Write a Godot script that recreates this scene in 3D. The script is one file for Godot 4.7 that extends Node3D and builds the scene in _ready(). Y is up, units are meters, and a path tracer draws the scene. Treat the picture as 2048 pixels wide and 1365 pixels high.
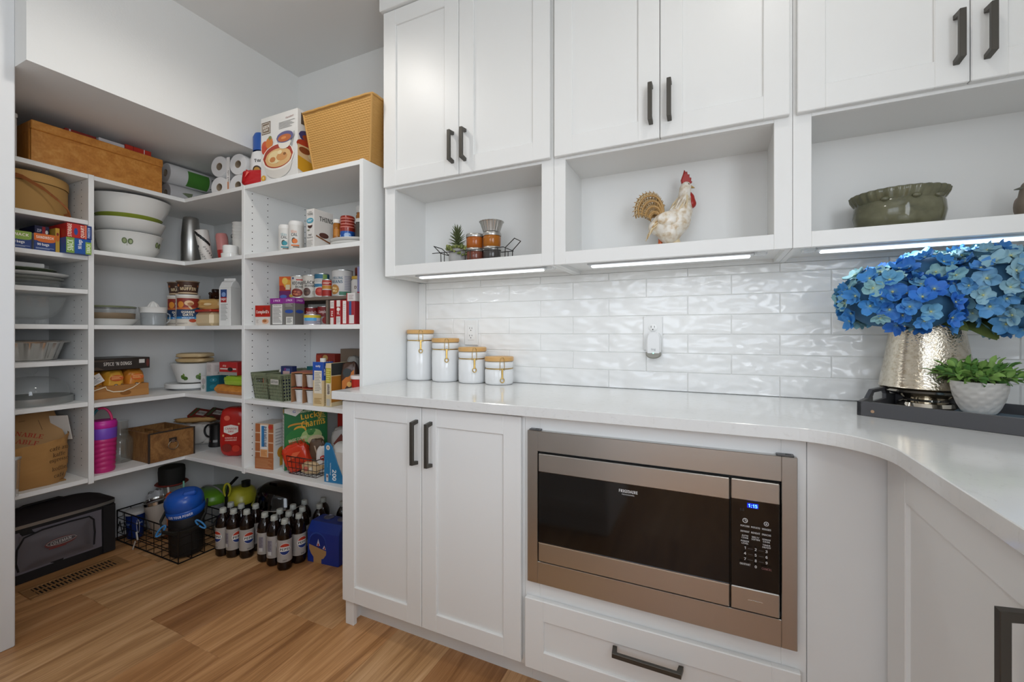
extends Node3D
# Pantry corner: shelving on two walls, white cabinets with tiled backsplash, microwave and an L-shaped quartz counter.

var mats := {}
var taken := {}
var glyphs := {}
var rng := RandomNumberGenerator.new()

# ---------------------------------------------------------------- geometry builder
class Geo:
	var v := PackedVector3Array()
	var n := PackedVector3Array()
	var c := PackedColorArray()
	var ix := PackedInt32Array()
	var xf := Transform3D()
	var col := Color.WHITE

	func at(t: Transform3D) -> Geo:
		xf = t
		return self

	func paint(h) -> Geo:
		col = Color(h).srgb_to_linear()
		return self

	func vert(p: Vector3, nn: Vector3) -> int:
		v.append(xf * p)
		n.append((xf.basis * nn).normalized())
		c.append(col)
		return v.size() - 1

	func face(pts: Array) -> void: # counter-clockwise seen from outside
		var nn: Vector3 = (pts[1] - pts[0]).cross(pts[2] - pts[0]).normalized()
		if pts.size() == 4 and nn.length() < 0.5:
			nn = (pts[2] - pts[0]).cross(pts[3] - pts[0]).normalized()
		var k := v.size()
		for p in pts:
			vert(p, nn)
		for i in range(1, pts.size() - 1):
			ix.append_array([k, k + i + 1, k + i])

	func box(ce: Vector3, s: Vector3, b := 0.0) -> Geo:
		var h := s / 2.0
		b = minf(b, minf(h.x, minf(h.y, h.z)) * 0.95)
		if b <= 0.0:
			for ax in 3:
				for sg in [-1.0, 1.0]:
					var u := Vector3(); var w := Vector3(); var o := Vector3()
					o[ax] = sg * h[ax]; u[(ax + 1) % 3] = h[(ax + 1) % 3]; w[(ax + 2) % 3] = h[(ax + 2) % 3] * sg
					face([ce + o - u - w, ce + o + u - w, ce + o + u + w, ce + o - u + w])
			return self
		var q := h - Vector3(b, b, b)
		for ax in 3:
			var a1 := (ax + 1) % 3; var a2 := (ax + 2) % 3
			for sg in [-1.0, 1.0]:
				var o := Vector3(); var u := Vector3(); var w := Vector3()
				o[ax] = sg * h[ax]; u[a1] = q[a1]; w[a2] = q[a2] * sg
				face([ce + o - u - w, ce + o + u - w, ce + o + u + w, ce + o - u + w])
			for s1 in [-1.0, 1.0]: # edges along ax
				for s2 in [-1.0, 1.0]:
					var p := Vector3(); var r := Vector3(); var e := Vector3()
					p[a1] = s1 * h[a1]; p[a2] = s2 * q[a2]; r[a1] = s1 * q[a1]; r[a2] = s2 * h[a2]; e[ax] = q[ax]
					var f := [ce + p - e, ce + p + e, ce + r + e, ce + r - e]
					if s1 * s2 > 0.0: f.reverse()
					face(f)
		for sx in [-1.0, 1.0]:
			for sy in [-1.0, 1.0]:
				for sz in [-1.0, 1.0]:
					var f := [ce + Vector3(sx * h.x, sy * q.y, sz * q.z), ce + Vector3(sx * q.x, sy * h.y, sz * q.z), ce + Vector3(sx * q.x, sy * q.y, sz * h.z)]
					if sx * sy * sz < 0.0: f.reverse()
					face(f)
		return self

	func bx(x0: float, x1: float, y0: float, y1: float, z0: float, z1: float, b := 0.0) -> Geo:
		return box(Vector3((x0 + x1) / 2, (y0 + y1) / 2, (z0 + z1) / 2), Vector3(x1 - x0, y1 - y0, z1 - z0), b)

	# profile: [[r, y], ...] from bottom outside upward (and back down inside if hollow); fr(angle, i) scales the radius
	func lathe(prof: Array, seg := 24, sx := 1.0, sz := 1.0, fr = null, o := Vector3()) -> Geo:
		var m := prof.size()
		var k0 := v.size()
		for i in m - 1:
			var a := Vector2(prof[i][0], prof[i][1]); var b := Vector2(prof[i + 1][0], prof[i + 1][1])
			if a.distance_to(b) < 1e-7: continue
			var t := (b - a).normalized()
			var na := t; var nb := t
			if i > 0:
				var t0 := (a - Vector2(prof[i - 1][0], prof[i - 1][1])).normalized()
				if t0.dot(t) > 0.7: na = (t0 + t).normalized()
			if i < m - 2:
				var t1 := (Vector2(prof[i + 2][0], prof[i + 2][1]) - b).normalized()
				if t1.dot(t) > 0.7: nb = (t1 + t).normalized()
			var k := v.size()
			for j in seg + 1:
				var an := TAU * j / seg
				var d := Vector3(sin(an), 0, cos(an))
				var f1 := 1.0; var f2 := 1.0
				if fr != null:
					f1 = fr.call(an, i); f2 = fr.call(an, i + 1)
				vert(o + Vector3(d.x * a.x * f1 * sx, a.y, d.z * a.x * f1 * sz), Vector3(d.x * na.y / sx, -na.x, d.z * na.y / sz))
				vert(o + Vector3(d.x * b.x * f2 * sx, b.y, d.z * b.x * f2 * sz), Vector3(d.x * nb.y / sx, -nb.x, d.z * nb.y / sz))
			for j in seg:
				var q := k + j * 2
				ix.append_array([q, q + 3, q + 2, q, q + 1, q + 3])
		if fr != null: smooth_from(k0)
		return self

	func smooth_from(k0: int) -> void: # recompute normals of what was added since k0, joined by position
		if k0 < 0: k0 = 0
		var acc := {}
		var i := 0
		while i < ix.size():
			if ix[i] >= k0:
				var nn := (v[ix[i + 2]] - v[ix[i]]).cross(v[ix[i + 1]] - v[ix[i]])
				for j in 3:
					var key := v[ix[i + j]].snapped(Vector3(1e-5, 1e-5, 1e-5))
					acc[key] = acc.get(key, Vector3()) + nn
			i += 3
		for q in range(k0, v.size()):
			var key := v[q].snapped(Vector3(1e-5, 1e-5, 1e-5))
			if acc.has(key) and acc[key].length() > 1e-14: n[q] = acc[key].normalized()

	func tube(path: Array, r: float, seg := 6, closed := false, r1 := -1.0) -> Geo:
		var m := path.size()
		var rings := []
		var up := Vector3(0.13, 1, 0.07).normalized()
		for i in m:
			var a: Vector3 = path[(i - 1 + m) % m] if closed or i > 0 else path[i]
			var b: Vector3 = path[(i + 1) % m] if closed or i < m - 1 else path[i]
			var t := (b - a).normalized()
			var side := t.cross(up)
			if side.length() < 0.05: side = t.cross(Vector3(1, 0.2, 0.1))
			side = side.normalized()
			var w := side.cross(t)
			up = w
			var rr := r if r1 < 0.0 else lerpf(r, r1, float(i) / (m - 1))
			var k := v.size()
			for j in seg + 1:
				var an := TAU * j / seg
				var d := side * cos(an) + w * sin(an)
				vert(path[i] + d * rr, d)
			rings.append(k)
		var cnt := m if closed else m - 1
		for i in cnt:
			var p: int = rings[i]; var q: int = rings[(i + 1) % m]
			for j in seg:
				ix.append_array([p + j, p + j + 1, q + j, p + j + 1, q + j + 1, q + j])
		if not closed:
			for e in [0, m - 1]:
				var k: int = rings[e]
				var t: Vector3 = (path[e] - path[1 if e == 0 else m - 2]).normalized()
				var ce := vert(path[e], t)
				for j in seg:
					var p1 := vert(xf.affine_inverse() * v[k + j], t); var p2 := vert(xf.affine_inverse() * v[k + j + 1], t)
					if e == 0: ix.append_array([ce, p2, p1])
					else: ix.append_array([ce, p1, p2])
		return self

	# outline in the xy plane (any winding), extruded along z from z0 to z1, with a small bevel
	func prism(pts: PackedVector2Array, z0: float, z1: float, b := 0.0) -> Geo:
		if Geometry2D.is_polygon_clockwise(pts):
			pts = pts.duplicate(); pts.reverse()
		var m := pts.size()
		var ins := PackedVector2Array()
		for i in m:
			var e0 := (pts[i] - pts[(i - 1 + m) % m]).normalized(); var e1 := (pts[(i + 1) % m] - pts[i]).normalized()
			var n0 := Vector2(-e0.y, e0.x); var n1 := Vector2(-e1.y, e1.x)
			var bi := n0 + n1
			ins.append(pts[i] + bi * (b / maxf(0.3, 1.0 + n0.dot(n1))))
		var tri := Geometry2D.triangulate_polygon(ins)
		for s in [0, 1]:
			var z := z1 if s == 1 else z0
			var k := v.size()
			for p in ins: vert(Vector3(p.x, p.y, z), Vector3(0, 0, 1 if s == 1 else -1))
			var i := 0
			while i < tri.size():
				var a := tri[i]; var bb := tri[i + 1]; var cc := tri[i + 2]
				var ccw: bool = (ins[bb] - ins[a]).cross(ins[cc] - ins[a]) > 0
				if ccw == (s == 1): ix.append_array([k + a, k + cc, k + bb])
				else: ix.append_array([k + a, k + bb, k + cc])
				i += 3
		for i in m:
			var j := (i + 1) % m
			var q0 := pts[i]; var q1 := pts[j]
			var zb0 := z0 + b; var zb1 := z1 - b
			face([Vector3(q0.x, q0.y, zb0), Vector3(q1.x, q1.y, zb0), Vector3(q1.x, q1.y, zb1), Vector3(q0.x, q0.y, zb1)])
			if b > 0.0:
				face([Vector3(q0.x, q0.y, zb1), Vector3(q1.x, q1.y, zb1), Vector3(ins[j].x, ins[j].y, z1), Vector3(ins[i].x, ins[i].y, z1)])
				face([Vector3(ins[i].x, ins[i].y, z0), Vector3(ins[j].x, ins[j].y, z0), Vector3(q1.x, q1.y, zb0), Vector3(q0.x, q0.y, zb0)])
		return self

	# a smooth sheet f(u, w) -> Vector3, u and w in 0..1; outside is du x dw
	func sheet(f: Callable, nu: int, nw: int) -> Geo:
		var k := v.size()
		for i in nu + 1:
			for j in nw + 1:
				vert(f.call(float(i) / nu, float(j) / nw), Vector3.UP)
		for i in nu:
			for j in nw:
				var a := k + i * (nw + 1) + j; var b := a + nw + 1
				ix.append_array([a, b + 1, b, a, a + 1, b + 1])
		smooth_from(k)
		return self

	func ball(ce: Vector3, r: Vector3, seg := 12, rings := 8) -> Geo:
		var p := []
		for i in rings + 1:
			var a := -PI / 2 + PI * i / rings
			p.append([maxf(cos(a), 0.0), sin(a)])
		var keep := xf
		xf = xf * Transform3D(Basis.from_scale(r), ce)
		var k := v.size()
		lathe(p, seg)
		xf = keep
		smooth_from(k)
		return self

	func mesh() -> ArrayMesh:
		var a := []
		a.resize(Mesh.ARRAY_MAX)
		a[Mesh.ARRAY_VERTEX] = v; a[Mesh.ARRAY_NORMAL] = n; a[Mesh.ARRAY_COLOR] = c; a[Mesh.ARRAY_INDEX] = ix
		var m := ArrayMesh.new()
		m.add_surface_from_arrays(Mesh.PRIMITIVE_TRIANGLES, a)
		return m

# ---------------------------------------------------------------- naming and nodes
func numbered(called: String) -> String:
	taken[called] = taken.get(called, -1) + 1
	return called if taken[called] == 0 else "%s_%03d" % [called, taken[called]]

func thing(called: String, label: String, category: String, group := "", pos := Vector3(), turn := 0.0) -> Node3D:
	var o := Node3D.new()
	o.name = numbered(called)
	add_child(o)
	o.position = pos
	o.rotation.y = deg_to_rad(turn)
	o.set_meta("label", label)
	o.set_meta("category", category)
	if group: o.set_meta("group", group)
	return o

func part(parent: Node, called: String, g: Geo, m: Material, label := "") -> MeshInstance3D:
	return inst(parent, called, g.mesh(), m, label)

func inst(parent: Node, called: String, me: Mesh, m: Material, label := "") -> MeshInstance3D:
	var o := MeshInstance3D.new()
	o.name = called if parent != self else numbered(called)
	o.mesh = me
	o.material_override = m
	parent.add_child(o, true)
	if label: o.set_meta("label", label)
	return o

func struct(called: String, g: Geo, m: Material) -> MeshInstance3D:
	var o := part(self, called, g, m)
	o.set_meta("kind", "structure")
	return o

# a copy of a thing, its parts and sub-parts
func dup(o: Node3D, called: String, label: String, pos: Vector3, turn := 0.0) -> Node3D:
	var r: Node3D = o.duplicate()
	r.name = numbered(called)
	add_child(r)
	r.position = pos
	r.rotation.y = deg_to_rad(turn)
	r.set_meta("label", label)
	return r

# ---------------------------------------------------------------- materials
func mat(key: String, col = "ffffff", rough := 0.5, metal := 0.0) -> StandardMaterial3D:
	if not mats.has(key):
		var m := StandardMaterial3D.new()
		m.resource_name = key
		m.albedo_color = Color(col)
		m.roughness = rough
		m.metallic = metal
		mats[key] = m
	return mats[key]

func plain(col: String, rough := 0.5, metal := 0.0) -> StandardMaterial3D:
	return mat("c%s_%.2f_%.1f" % [col, rough, metal], col, rough, metal)

func printed(rough := 0.55) -> StandardMaterial3D:
	var m := mat("print_%.2f" % rough, "ffffff", rough)
	m.vertex_color_use_as_albedo = true
	return m

func glass(key: String, col: String, alpha: float) -> StandardMaterial3D:
	var c := Color(col)
	c.a = alpha
	var m := mat(key, c, 0.04)
	m.transparency = BaseMaterial3D.TRANSPARENCY_ALPHA
	return m

func noise_tex(seed_: int, freq: float, cols: Array, w := 512, h := 512, normal := false, bump := 4.0, octaves := 4) -> NoiseTexture2D:
	var f := FastNoiseLite.new()
	f.seed = seed_
	f.noise_type = FastNoiseLite.TYPE_SIMPLEX_SMOOTH
	f.frequency = freq
	f.fractal_octaves = octaves
	var t := NoiseTexture2D.new()
	t.width = w; t.height = h
	t.seamless = true
	t.noise = f
	if normal:
		t.as_normal_map = true
		t.bump_strength = bump
	else:
		var g := Gradient.new()
		var offs := PackedFloat32Array(); var cc := PackedColorArray()
		for i in cols.size():
			offs.append(cols[i][0]); cc.append(Color(cols[i][1]))
		g.offsets = offs; g.colors = cc
		t.color_ramp = g
	return t

# grain stretched along one axis: an image computed row by row
func wood_image(seed_: int, cols: Array, w := 512, h := 1024, rings := 9.0) -> ImageTexture:
	var f := FastNoiseLite.new(); f.seed = seed_; f.frequency = 1.0; f.fractal_octaves = 4
	var f2 := FastNoiseLite.new(); f2.seed = seed_ + 7; f2.frequency = 1.0; f2.fractal_octaves = 2
	var g := Gradient.new()
	var offs := PackedFloat32Array(); var cc := PackedColorArray()
	for i in cols.size():
		offs.append(cols[i][0]); cc.append(Color(cols[i][1]))
	g.offsets = offs; g.colors = cc
	var im := Image.create(w, h, false, Image.FORMAT_RGB8)
	for y in h:
		var b := TAU * y / h
		for x in w:
			var a := TAU * x / w
			var bx := cos(a) * 1.0; var bz := sin(a) * 1.0
			var warp := f2.get_noise_3d(bx * 1.2, cos(b) * 0.5 + 3.0, bz * 1.2 + sin(b) * 0.5)
			var broad := f.get_noise_3d(bx * rings * 0.3 + warp, cos(b) * 0.35, bz * rings * 0.3 + sin(b) * 0.35 + 9.0)
			var fine := f.get_noise_3d(bx * rings * 4.0, cos(b) * 1.6 + 20.0, bz * rings * 4.0 + sin(b) * 1.6)
			var t := clampf(0.5 + broad * 0.55 + fine * 0.3 + warp * 0.15, 0.0, 1.0)
			im.set_pixel(x, y, g.sample(t))
	return ImageTexture.create_from_image(im)

# ---------------------------------------------------------------- flat print and lettering
# A print lies on a face w wide and h high whose middle is xf's origin, x to the right, y up, z out of the face.
# With r > 0 the face is wrapped round a cylinder about the y axis of xf, of radius r at the bottom and rt at the top.
class Print:
	var g := Geo.new()
	var w := 1.0
	var h := 1.0
	var r := 0.0
	var rt := 0.0
	var lift := 0.0004
	var layer := 0

	func pos(x: float, y: float) -> Vector3: # metres from the middle
		var up := lift * (1.0 + 0.5 * layer)
		if r <= 0.0: return Vector3(x, y, up)
		var rr := lerpf(r, rt, clampf(y / h + 0.5, 0.0, 1.0)) + up
		var a := x / r
		return Vector3(sin(a) * rr, y, cos(a) * rr)

	func nrm(x: float) -> Vector3:
		return Vector3(0, 0, 1) if r <= 0.0 else Vector3(sin(x / r), 0, cos(x / r))

	func strip(x0: float, x1: float, bot: Callable, top: Callable, n: int) -> void:
		for i in n:
			var a := lerpf(x0, x1, float(i) / n); var b := lerpf(x0, x1, float(i + 1) / n)
			var k := g.v.size()
			for p in [[a, bot.call(a)], [b, bot.call(b)], [b, top.call(b)], [a, top.call(a)]]:
				g.vert(pos(p[0], p[1]), nrm(p[0]))
			g.ix.append_array([k, k + 2, k + 1, k, k + 3, k + 2])

	func rect(x: float, y: float, ww: float, hh: float, col) -> void: # fractions of the face; x, y is the middle
		g.paint(col)
		var n := 1 if r <= 0.0 else maxi(1, ceili(ww * w / (r * 0.2)))
		var y0 := (y - 0.5 - hh / 2) * h; var y1 := (y - 0.5 + hh / 2) * h
		strip((x - 0.5 - ww / 2) * w, (x - 0.5 + ww / 2) * w, func(_a): return y0, func(_a): return y1, n)
		layer += 1

	func ell(x: float, y: float, ww: float, hh: float, col, n := 14) -> void:
		g.paint(col)
		var cx := (x - 0.5) * w; var cy := (y - 0.5) * h; var rx := ww * w / 2; var ry := hh * h / 2
		strip(cx - rx, cx + rx, func(a): return cy - ry * sqrt(maxf(0.0, 1.0 - pow((a - cx) / rx, 2))), func(a): return cy + ry * sqrt(maxf(0.0, 1.0 - pow((a - cx) / rx, 2))), n)
		layer += 1

	func span(p2: PackedVector2Array, x: float) -> Vector2: # lowest and highest point of an outline at x
		var o := Vector2(1e9, -1e9)
		for i in p2.size():
			var a := p2[i]; var b := p2[(i + 1) % p2.size()]
			if (a.x - x) * (b.x - x) <= 0.0 and absf(a.x - b.x) > 1e-9:
				var y := lerpf(a.y, b.y, (x - a.x) / (b.x - a.x))
				o = Vector2(minf(o.x, y), maxf(o.y, y))
		return o

	func poly(pts: Array, col) -> void:
		g.paint(col)
		var p2 := PackedVector2Array()
		for p in pts: p2.append(Vector2((p[0] - 0.5) * w, (p[1] - 0.5) * h))
		if r > 0.0: # round a cylinder: cut into narrow columns
			var x0 := 1e9; var x1 := -1e9
			for p in p2:
				x0 = minf(x0, p.x); x1 = maxf(x1, p.x)
			strip(x0, x1, func(x): return span(p2, clampf(x, x0 + 1e-5, x1 - 1e-5)).x, func(x): return span(p2, clampf(x, x0 + 1e-5, x1 - 1e-5)).y, maxi(4, ceili((x1 - x0) / (r * 0.12))))
			layer += 1
			return
		var tri := Geometry2D.triangulate_polygon(p2)
		var k := g.v.size()
		for p in p2: g.vert(pos(p.x, p.y), nrm(p.x))
		var i := 0
		while i < tri.size():
			var a := tri[i]; var b := tri[i + 1]; var c := tri[i + 2]
			if (p2[b] - p2[a]).cross(p2[c] - p2[a]) > 0: g.ix.append_array([k + a, k + c, k + b])
			else: g.ix.append_array([k + a, k + b, k + c])
			i += 3
		layer += 1

func glyph(t: String, bold: bool, serif: bool) -> Array:
	var key := "%s|%s|%s" % [t, bold, serif]
	if not glyphs.has(key):
		var f := SystemFont.new()
		f.font_names = PackedStringArray(["Droid Serif" if serif else "Droid Sans"])
		f.font_weight = 700 if bold else 400
		var m := TextMesh.new()
		m.text = t; m.font = f; m.font_size = 32; m.pixel_size = 0.01; m.depth = 0.0; m.curve_step = 2.0
		var a := m.surface_get_arrays(0)
		var vv: PackedVector3Array = a[Mesh.ARRAY_VERTEX]
		var lo := Vector2(1e9, 1e9); var hi := Vector2(-1e9, -1e9)
		for p in vv:
			lo = lo.min(Vector2(p.x, p.y)); hi = hi.max(Vector2(p.x, p.y))
		glyphs[key] = [vv, a[Mesh.ARRAY_INDEX], lo, hi]
	return glyphs[key]

# letters hh of the face high, squeezed to at most ww of its width; rot in degrees
func letters(p: Print, t: String, x: float, y: float, hh: float, ww: float, col, rot := 0.0, bold := true, serif := false) -> void:
	var gl := glyph(t, bold, serif)
	var lo: Vector2 = gl[2]; var hi: Vector2 = gl[3]
	var turned := absf(rot) == 90.0
	var sy := hh * (p.w if turned else p.h) / maxf(hi.y - lo.y, 0.001)
	var sx := minf(sy, ww * (p.h if turned else p.w) / maxf(hi.x - lo.x, 0.001))
	p.g.paint(col)
	var k := p.g.v.size()
	var mid := (lo + hi) / 2
	var cs := cos(deg_to_rad(rot)); var sn := sin(deg_to_rad(rot))
	for q in gl[0]:
		var a := Vector2((q.x - mid.x) * sx, (q.y - mid.y) * sy)
		a = Vector2(a.x * cs - a.y * sn + (x - 0.5) * p.w, a.x * sn + a.y * cs + (y - 0.5) * p.h)
		p.g.vert(p.pos(a.x, a.y), p.nrm(a.x))
	for i in gl[1]: p.g.ix.append(k + i)
	p.layer += 1

# ops: ["r",x,y,w,h,col] rect, ["e",...] ellipse, ["p",[[x,y]..],col] polygon, ["t",text,x,y,h,maxw,col,rot,bold,serif], ["l",x,y,w,h,col,count] lines of small print
func draw(parent: Node, xf: Transform3D, w: float, h: float, ops: Array, r := 0.0, rt := -1.0, rough := 0.5, called := "print") -> MeshInstance3D:
	var p := Print.new()
	p.w = w; p.h = h; p.r = r; p.rt = rt if rt >= 0.0 else r
	p.g.xf = xf
	for o in ops:
		match o[0]:
			"r": p.rect(o[1], o[2], o[3], o[4], o[5])
			"e": p.ell(o[1], o[2], o[3], o[4], o[5])
			"p": p.poly(o[1], o[2])
			"t": letters(p, o[1], o[2], o[3], o[4], o[5], o[6], o[7] if o.size() > 7 else 0.0, o[8] if o.size() > 8 else true, o[9] if o.size() > 9 else false)
			"l":
				for i in int(o[6]):
					var ww: float = o[3] * (1.0 - 0.35 * float((i * 37) % 10) / 10.0)
					p.rect(o[1] - (o[3] - ww) / 2, o[2] + o[4] / 2 - (i + 0.5) * o[4] / o[6], ww, o[4] / o[6] * 0.45, o[5])
					p.layer -= 1
				p.layer += 1
	return part(parent, called, p.g, printed(rough))

func face_xf(side: String, s: Vector3) -> Transform3D: # a face of a box s standing on the origin
	var m := Vector3(0, s.y / 2, 0)
	match side:
		"f": return Transform3D(Basis(), m + Vector3(0, 0, s.z / 2))
		"b": return Transform3D(Basis(Vector3.UP, PI), m - Vector3(0, 0, s.z / 2))
		"r": return Transform3D(Basis(Vector3.UP, PI / 2), m + Vector3(s.x / 2, 0, 0))
		"l": return Transform3D(Basis(Vector3.UP, -PI / 2), m - Vector3(s.x / 2, 0, 0))
	return Transform3D(Basis(Vector3.RIGHT, -PI / 2), Vector3(0, s.y, 0))

# a carton: body and one print per given face {"f": ops, "r": ops, "t": ops}
func carton(called: String, label: String, cat: String, group: String, pos: Vector3, s: Vector3, turn: float, col: String, faces := {}, rough := 0.5) -> Node3D:
	var t := thing(called, label, cat, group, pos, turn)
	part(t, "body", Geo.new().box(Vector3(0, s.y / 2, 0), s, 0.0012), plain(col, rough))
	for f in faces:
		var w := s.x if f in ["f", "b", "t"] else s.z
		draw(t, face_xf(f, s), w, s.z if f == "t" else s.y, faces[f], 0.0, -1.0, rough)
	return t

# a tin can: body with a paper label, rims and a recessed lid
func tin(called: String, label: String, cat: String, group: String, pos: Vector3, r: float, h: float, turn: float, col: String, ops: Array, lid := "b9b9b6") -> Node3D:
	var t := thing(called, label, cat, group, pos, turn)
	part(t, "body", Geo.new().lathe([[r * 0.97, 0.003], [r * 0.985, 0.004], [r * 0.985, h - 0.004], [r * 0.97, h - 0.003]], 28), plain(col, 0.45))
	var g := Geo.new()
	g.lathe([[0, 0.003], [r * 0.93, 0.003], [r * 0.95, 0.0], [r, 0.0005], [r, 0.0035], [r * 0.97, 0.004]], 28)
	g.lathe([[r * 0.97, h - 0.004], [r, h - 0.0035], [r, h - 0.0005], [r * 0.95, h], [r * 0.93, h - 0.003], [0, h - 0.003]], 28)
	part(t, "rim", g, plain(lid, 0.3, 0.9))
	if ops.size(): draw(t, Transform3D(Basis(), Vector3(0, h / 2, 0)), PI * r, h * 0.93, ops, r * 0.985)
	return t

# anything turned on a wheel: parts [[name, profile, material], ...]
func turned(called: String, label: String, cat: String, group: String, pos: Vector3, parts: Array, turn := 0.0, seg := 28, sx := 1.0, sz := 1.0) -> Node3D:
	var t := thing(called, label, cat, group, pos, turn)
	for p in parts: part(t, p[0], Geo.new().lathe(p[1], seg, sx, sz), p[2])
	return t

func arc(ce: Vector3, u: Vector3, w: Vector3, a0: float, a1: float, n: int) -> Array:
	var o := []
	for i in n + 1:
		var a := lerpf(a0, a1, float(i) / n)
		o.append(ce + u * cos(a) + w * sin(a))
	return o
# ================================================================ READY
func _ready():
	rng.seed = 20240
	# ---- camera, sky, lamps, exposure
	var cam := Camera3D.new()
	cam.name = "camera"
	cam.projection = Camera3D.PROJECTION_FRUSTUM
	cam.near = 0.05
	cam.far = 50.0
	cam.size = 0.05 * 1365.0 / 862.0
	cam.frustum_offset = Vector2(0, -0.05 * 17.5 / 862.0)
	cam.position = Vector3(0, 1.138, 1.752)
	cam.rotation = Vector3(0, 0.437, 0)
	add_child(cam)
	cam.current = true
	var we := WorldEnvironment.new()
	we.name = "environment"
	var env := Environment.new()
	env.background_mode = Environment.BG_SKY
	var sky := Sky.new()
	var sm := ProceduralSkyMaterial.new()
	sm.sky_top_color = Color(0.66, 0.74, 0.86)
	sm.sky_horizon_color = Color(0.86, 0.90, 0.96)
	sm.ground_bottom_color = Color(0.45, 0.47, 0.45)
	sm.ground_horizon_color = Color(0.80, 0.84, 0.88)
	sm.sky_energy_multiplier = 1.6
	sky.sky_material = sm
	env.sky = sky
	env.tonemap_mode = Environment.TONE_MAPPER_LINEAR
	env.tonemap_exposure = 0.93
	env.sdfgi_enabled = true
	env.ssao_enabled = true
	env.ssil_enabled = true
	we.environment = env
	add_child(we)
	daylight(Vector3(0.935, 1.625, 2.4), PI / 2, 3.0)
	daylight(Vector3(-0.45, 1.625, 3.60), 0.0, 0.9)
	materials()
	room()
	can_light("round recessed ceiling light above the pantry shelves", Vector3(-1.46, 2.627, 0.88), 0.30)
	can_light("round recessed ceiling light above the microwave", Vector3(0.16, 2.627, 0.92), 0.11)
	can_light("round recessed ceiling light behind the camera aisle", Vector3(-0.9, 2.627, 2.4), 0.30)
	shelving()
	upper_cabinets()
	base_cabinets()
	microwave()
	backsplash()
	top_of_shelves()
	near_bay()
	corner_bay()
	canned_goods()
	lower_pantry()
	floor_things()
	counter_things()
	niche_things()

func daylight(at_: Vector3, turn: float, e: float) -> void: # the windows beside and behind the camera
	var a := AreaLight3D.new()
	a.name = "window_daylight"
	a.area_size = Vector2(1.4, 1.25)
	a.light_color = Color(0.95, 0.975, 1.0)
	a.light_energy = e
	a.shadow_enabled = true
	a.position = at_
	a.rotation.y = turn
	add_child(a)

func can_light(label: String, p: Vector3, e: float) -> void:
	var t := thing("recessed_light", label, "ceiling light", "", p)
	part(t, "trim_ring", Geo.new().lathe([[0.060, -0.001], [0.086, -0.002], [0.090, -0.005], [0.086, -0.008], [0.064, -0.008], [0.060, -0.001]], 40), plain("f2f2f0", 0.4))
	var m := mat("lamp_disc", "fff8ee", 0.4)
	m.emission_enabled = true
	m.emission = Color(1.0, 0.96, 0.90)
	m.emission_energy_multiplier = 6.0
	part(t, "lens", Geo.new().lathe([[0.0, -0.003], [0.0615, -0.003]], 40), m)
	var s := SpotLight3D.new()
	s.name = "recessed_lamp"
	s.light_color = Color(1.0, 0.98, 0.95)
	s.light_energy = e
	s.light_size = 0.06
	s.spot_angle = 82.0
	s.spot_angle_attenuation = 0.6
	s.spot_range = 8.0
	s.spot_attenuation = 2.0
	s.shadow_enabled = true
	s.position = p - Vector3(0, 0.075, 0)
	s.rotation.x = -PI / 2
	add_child(s)
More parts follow.
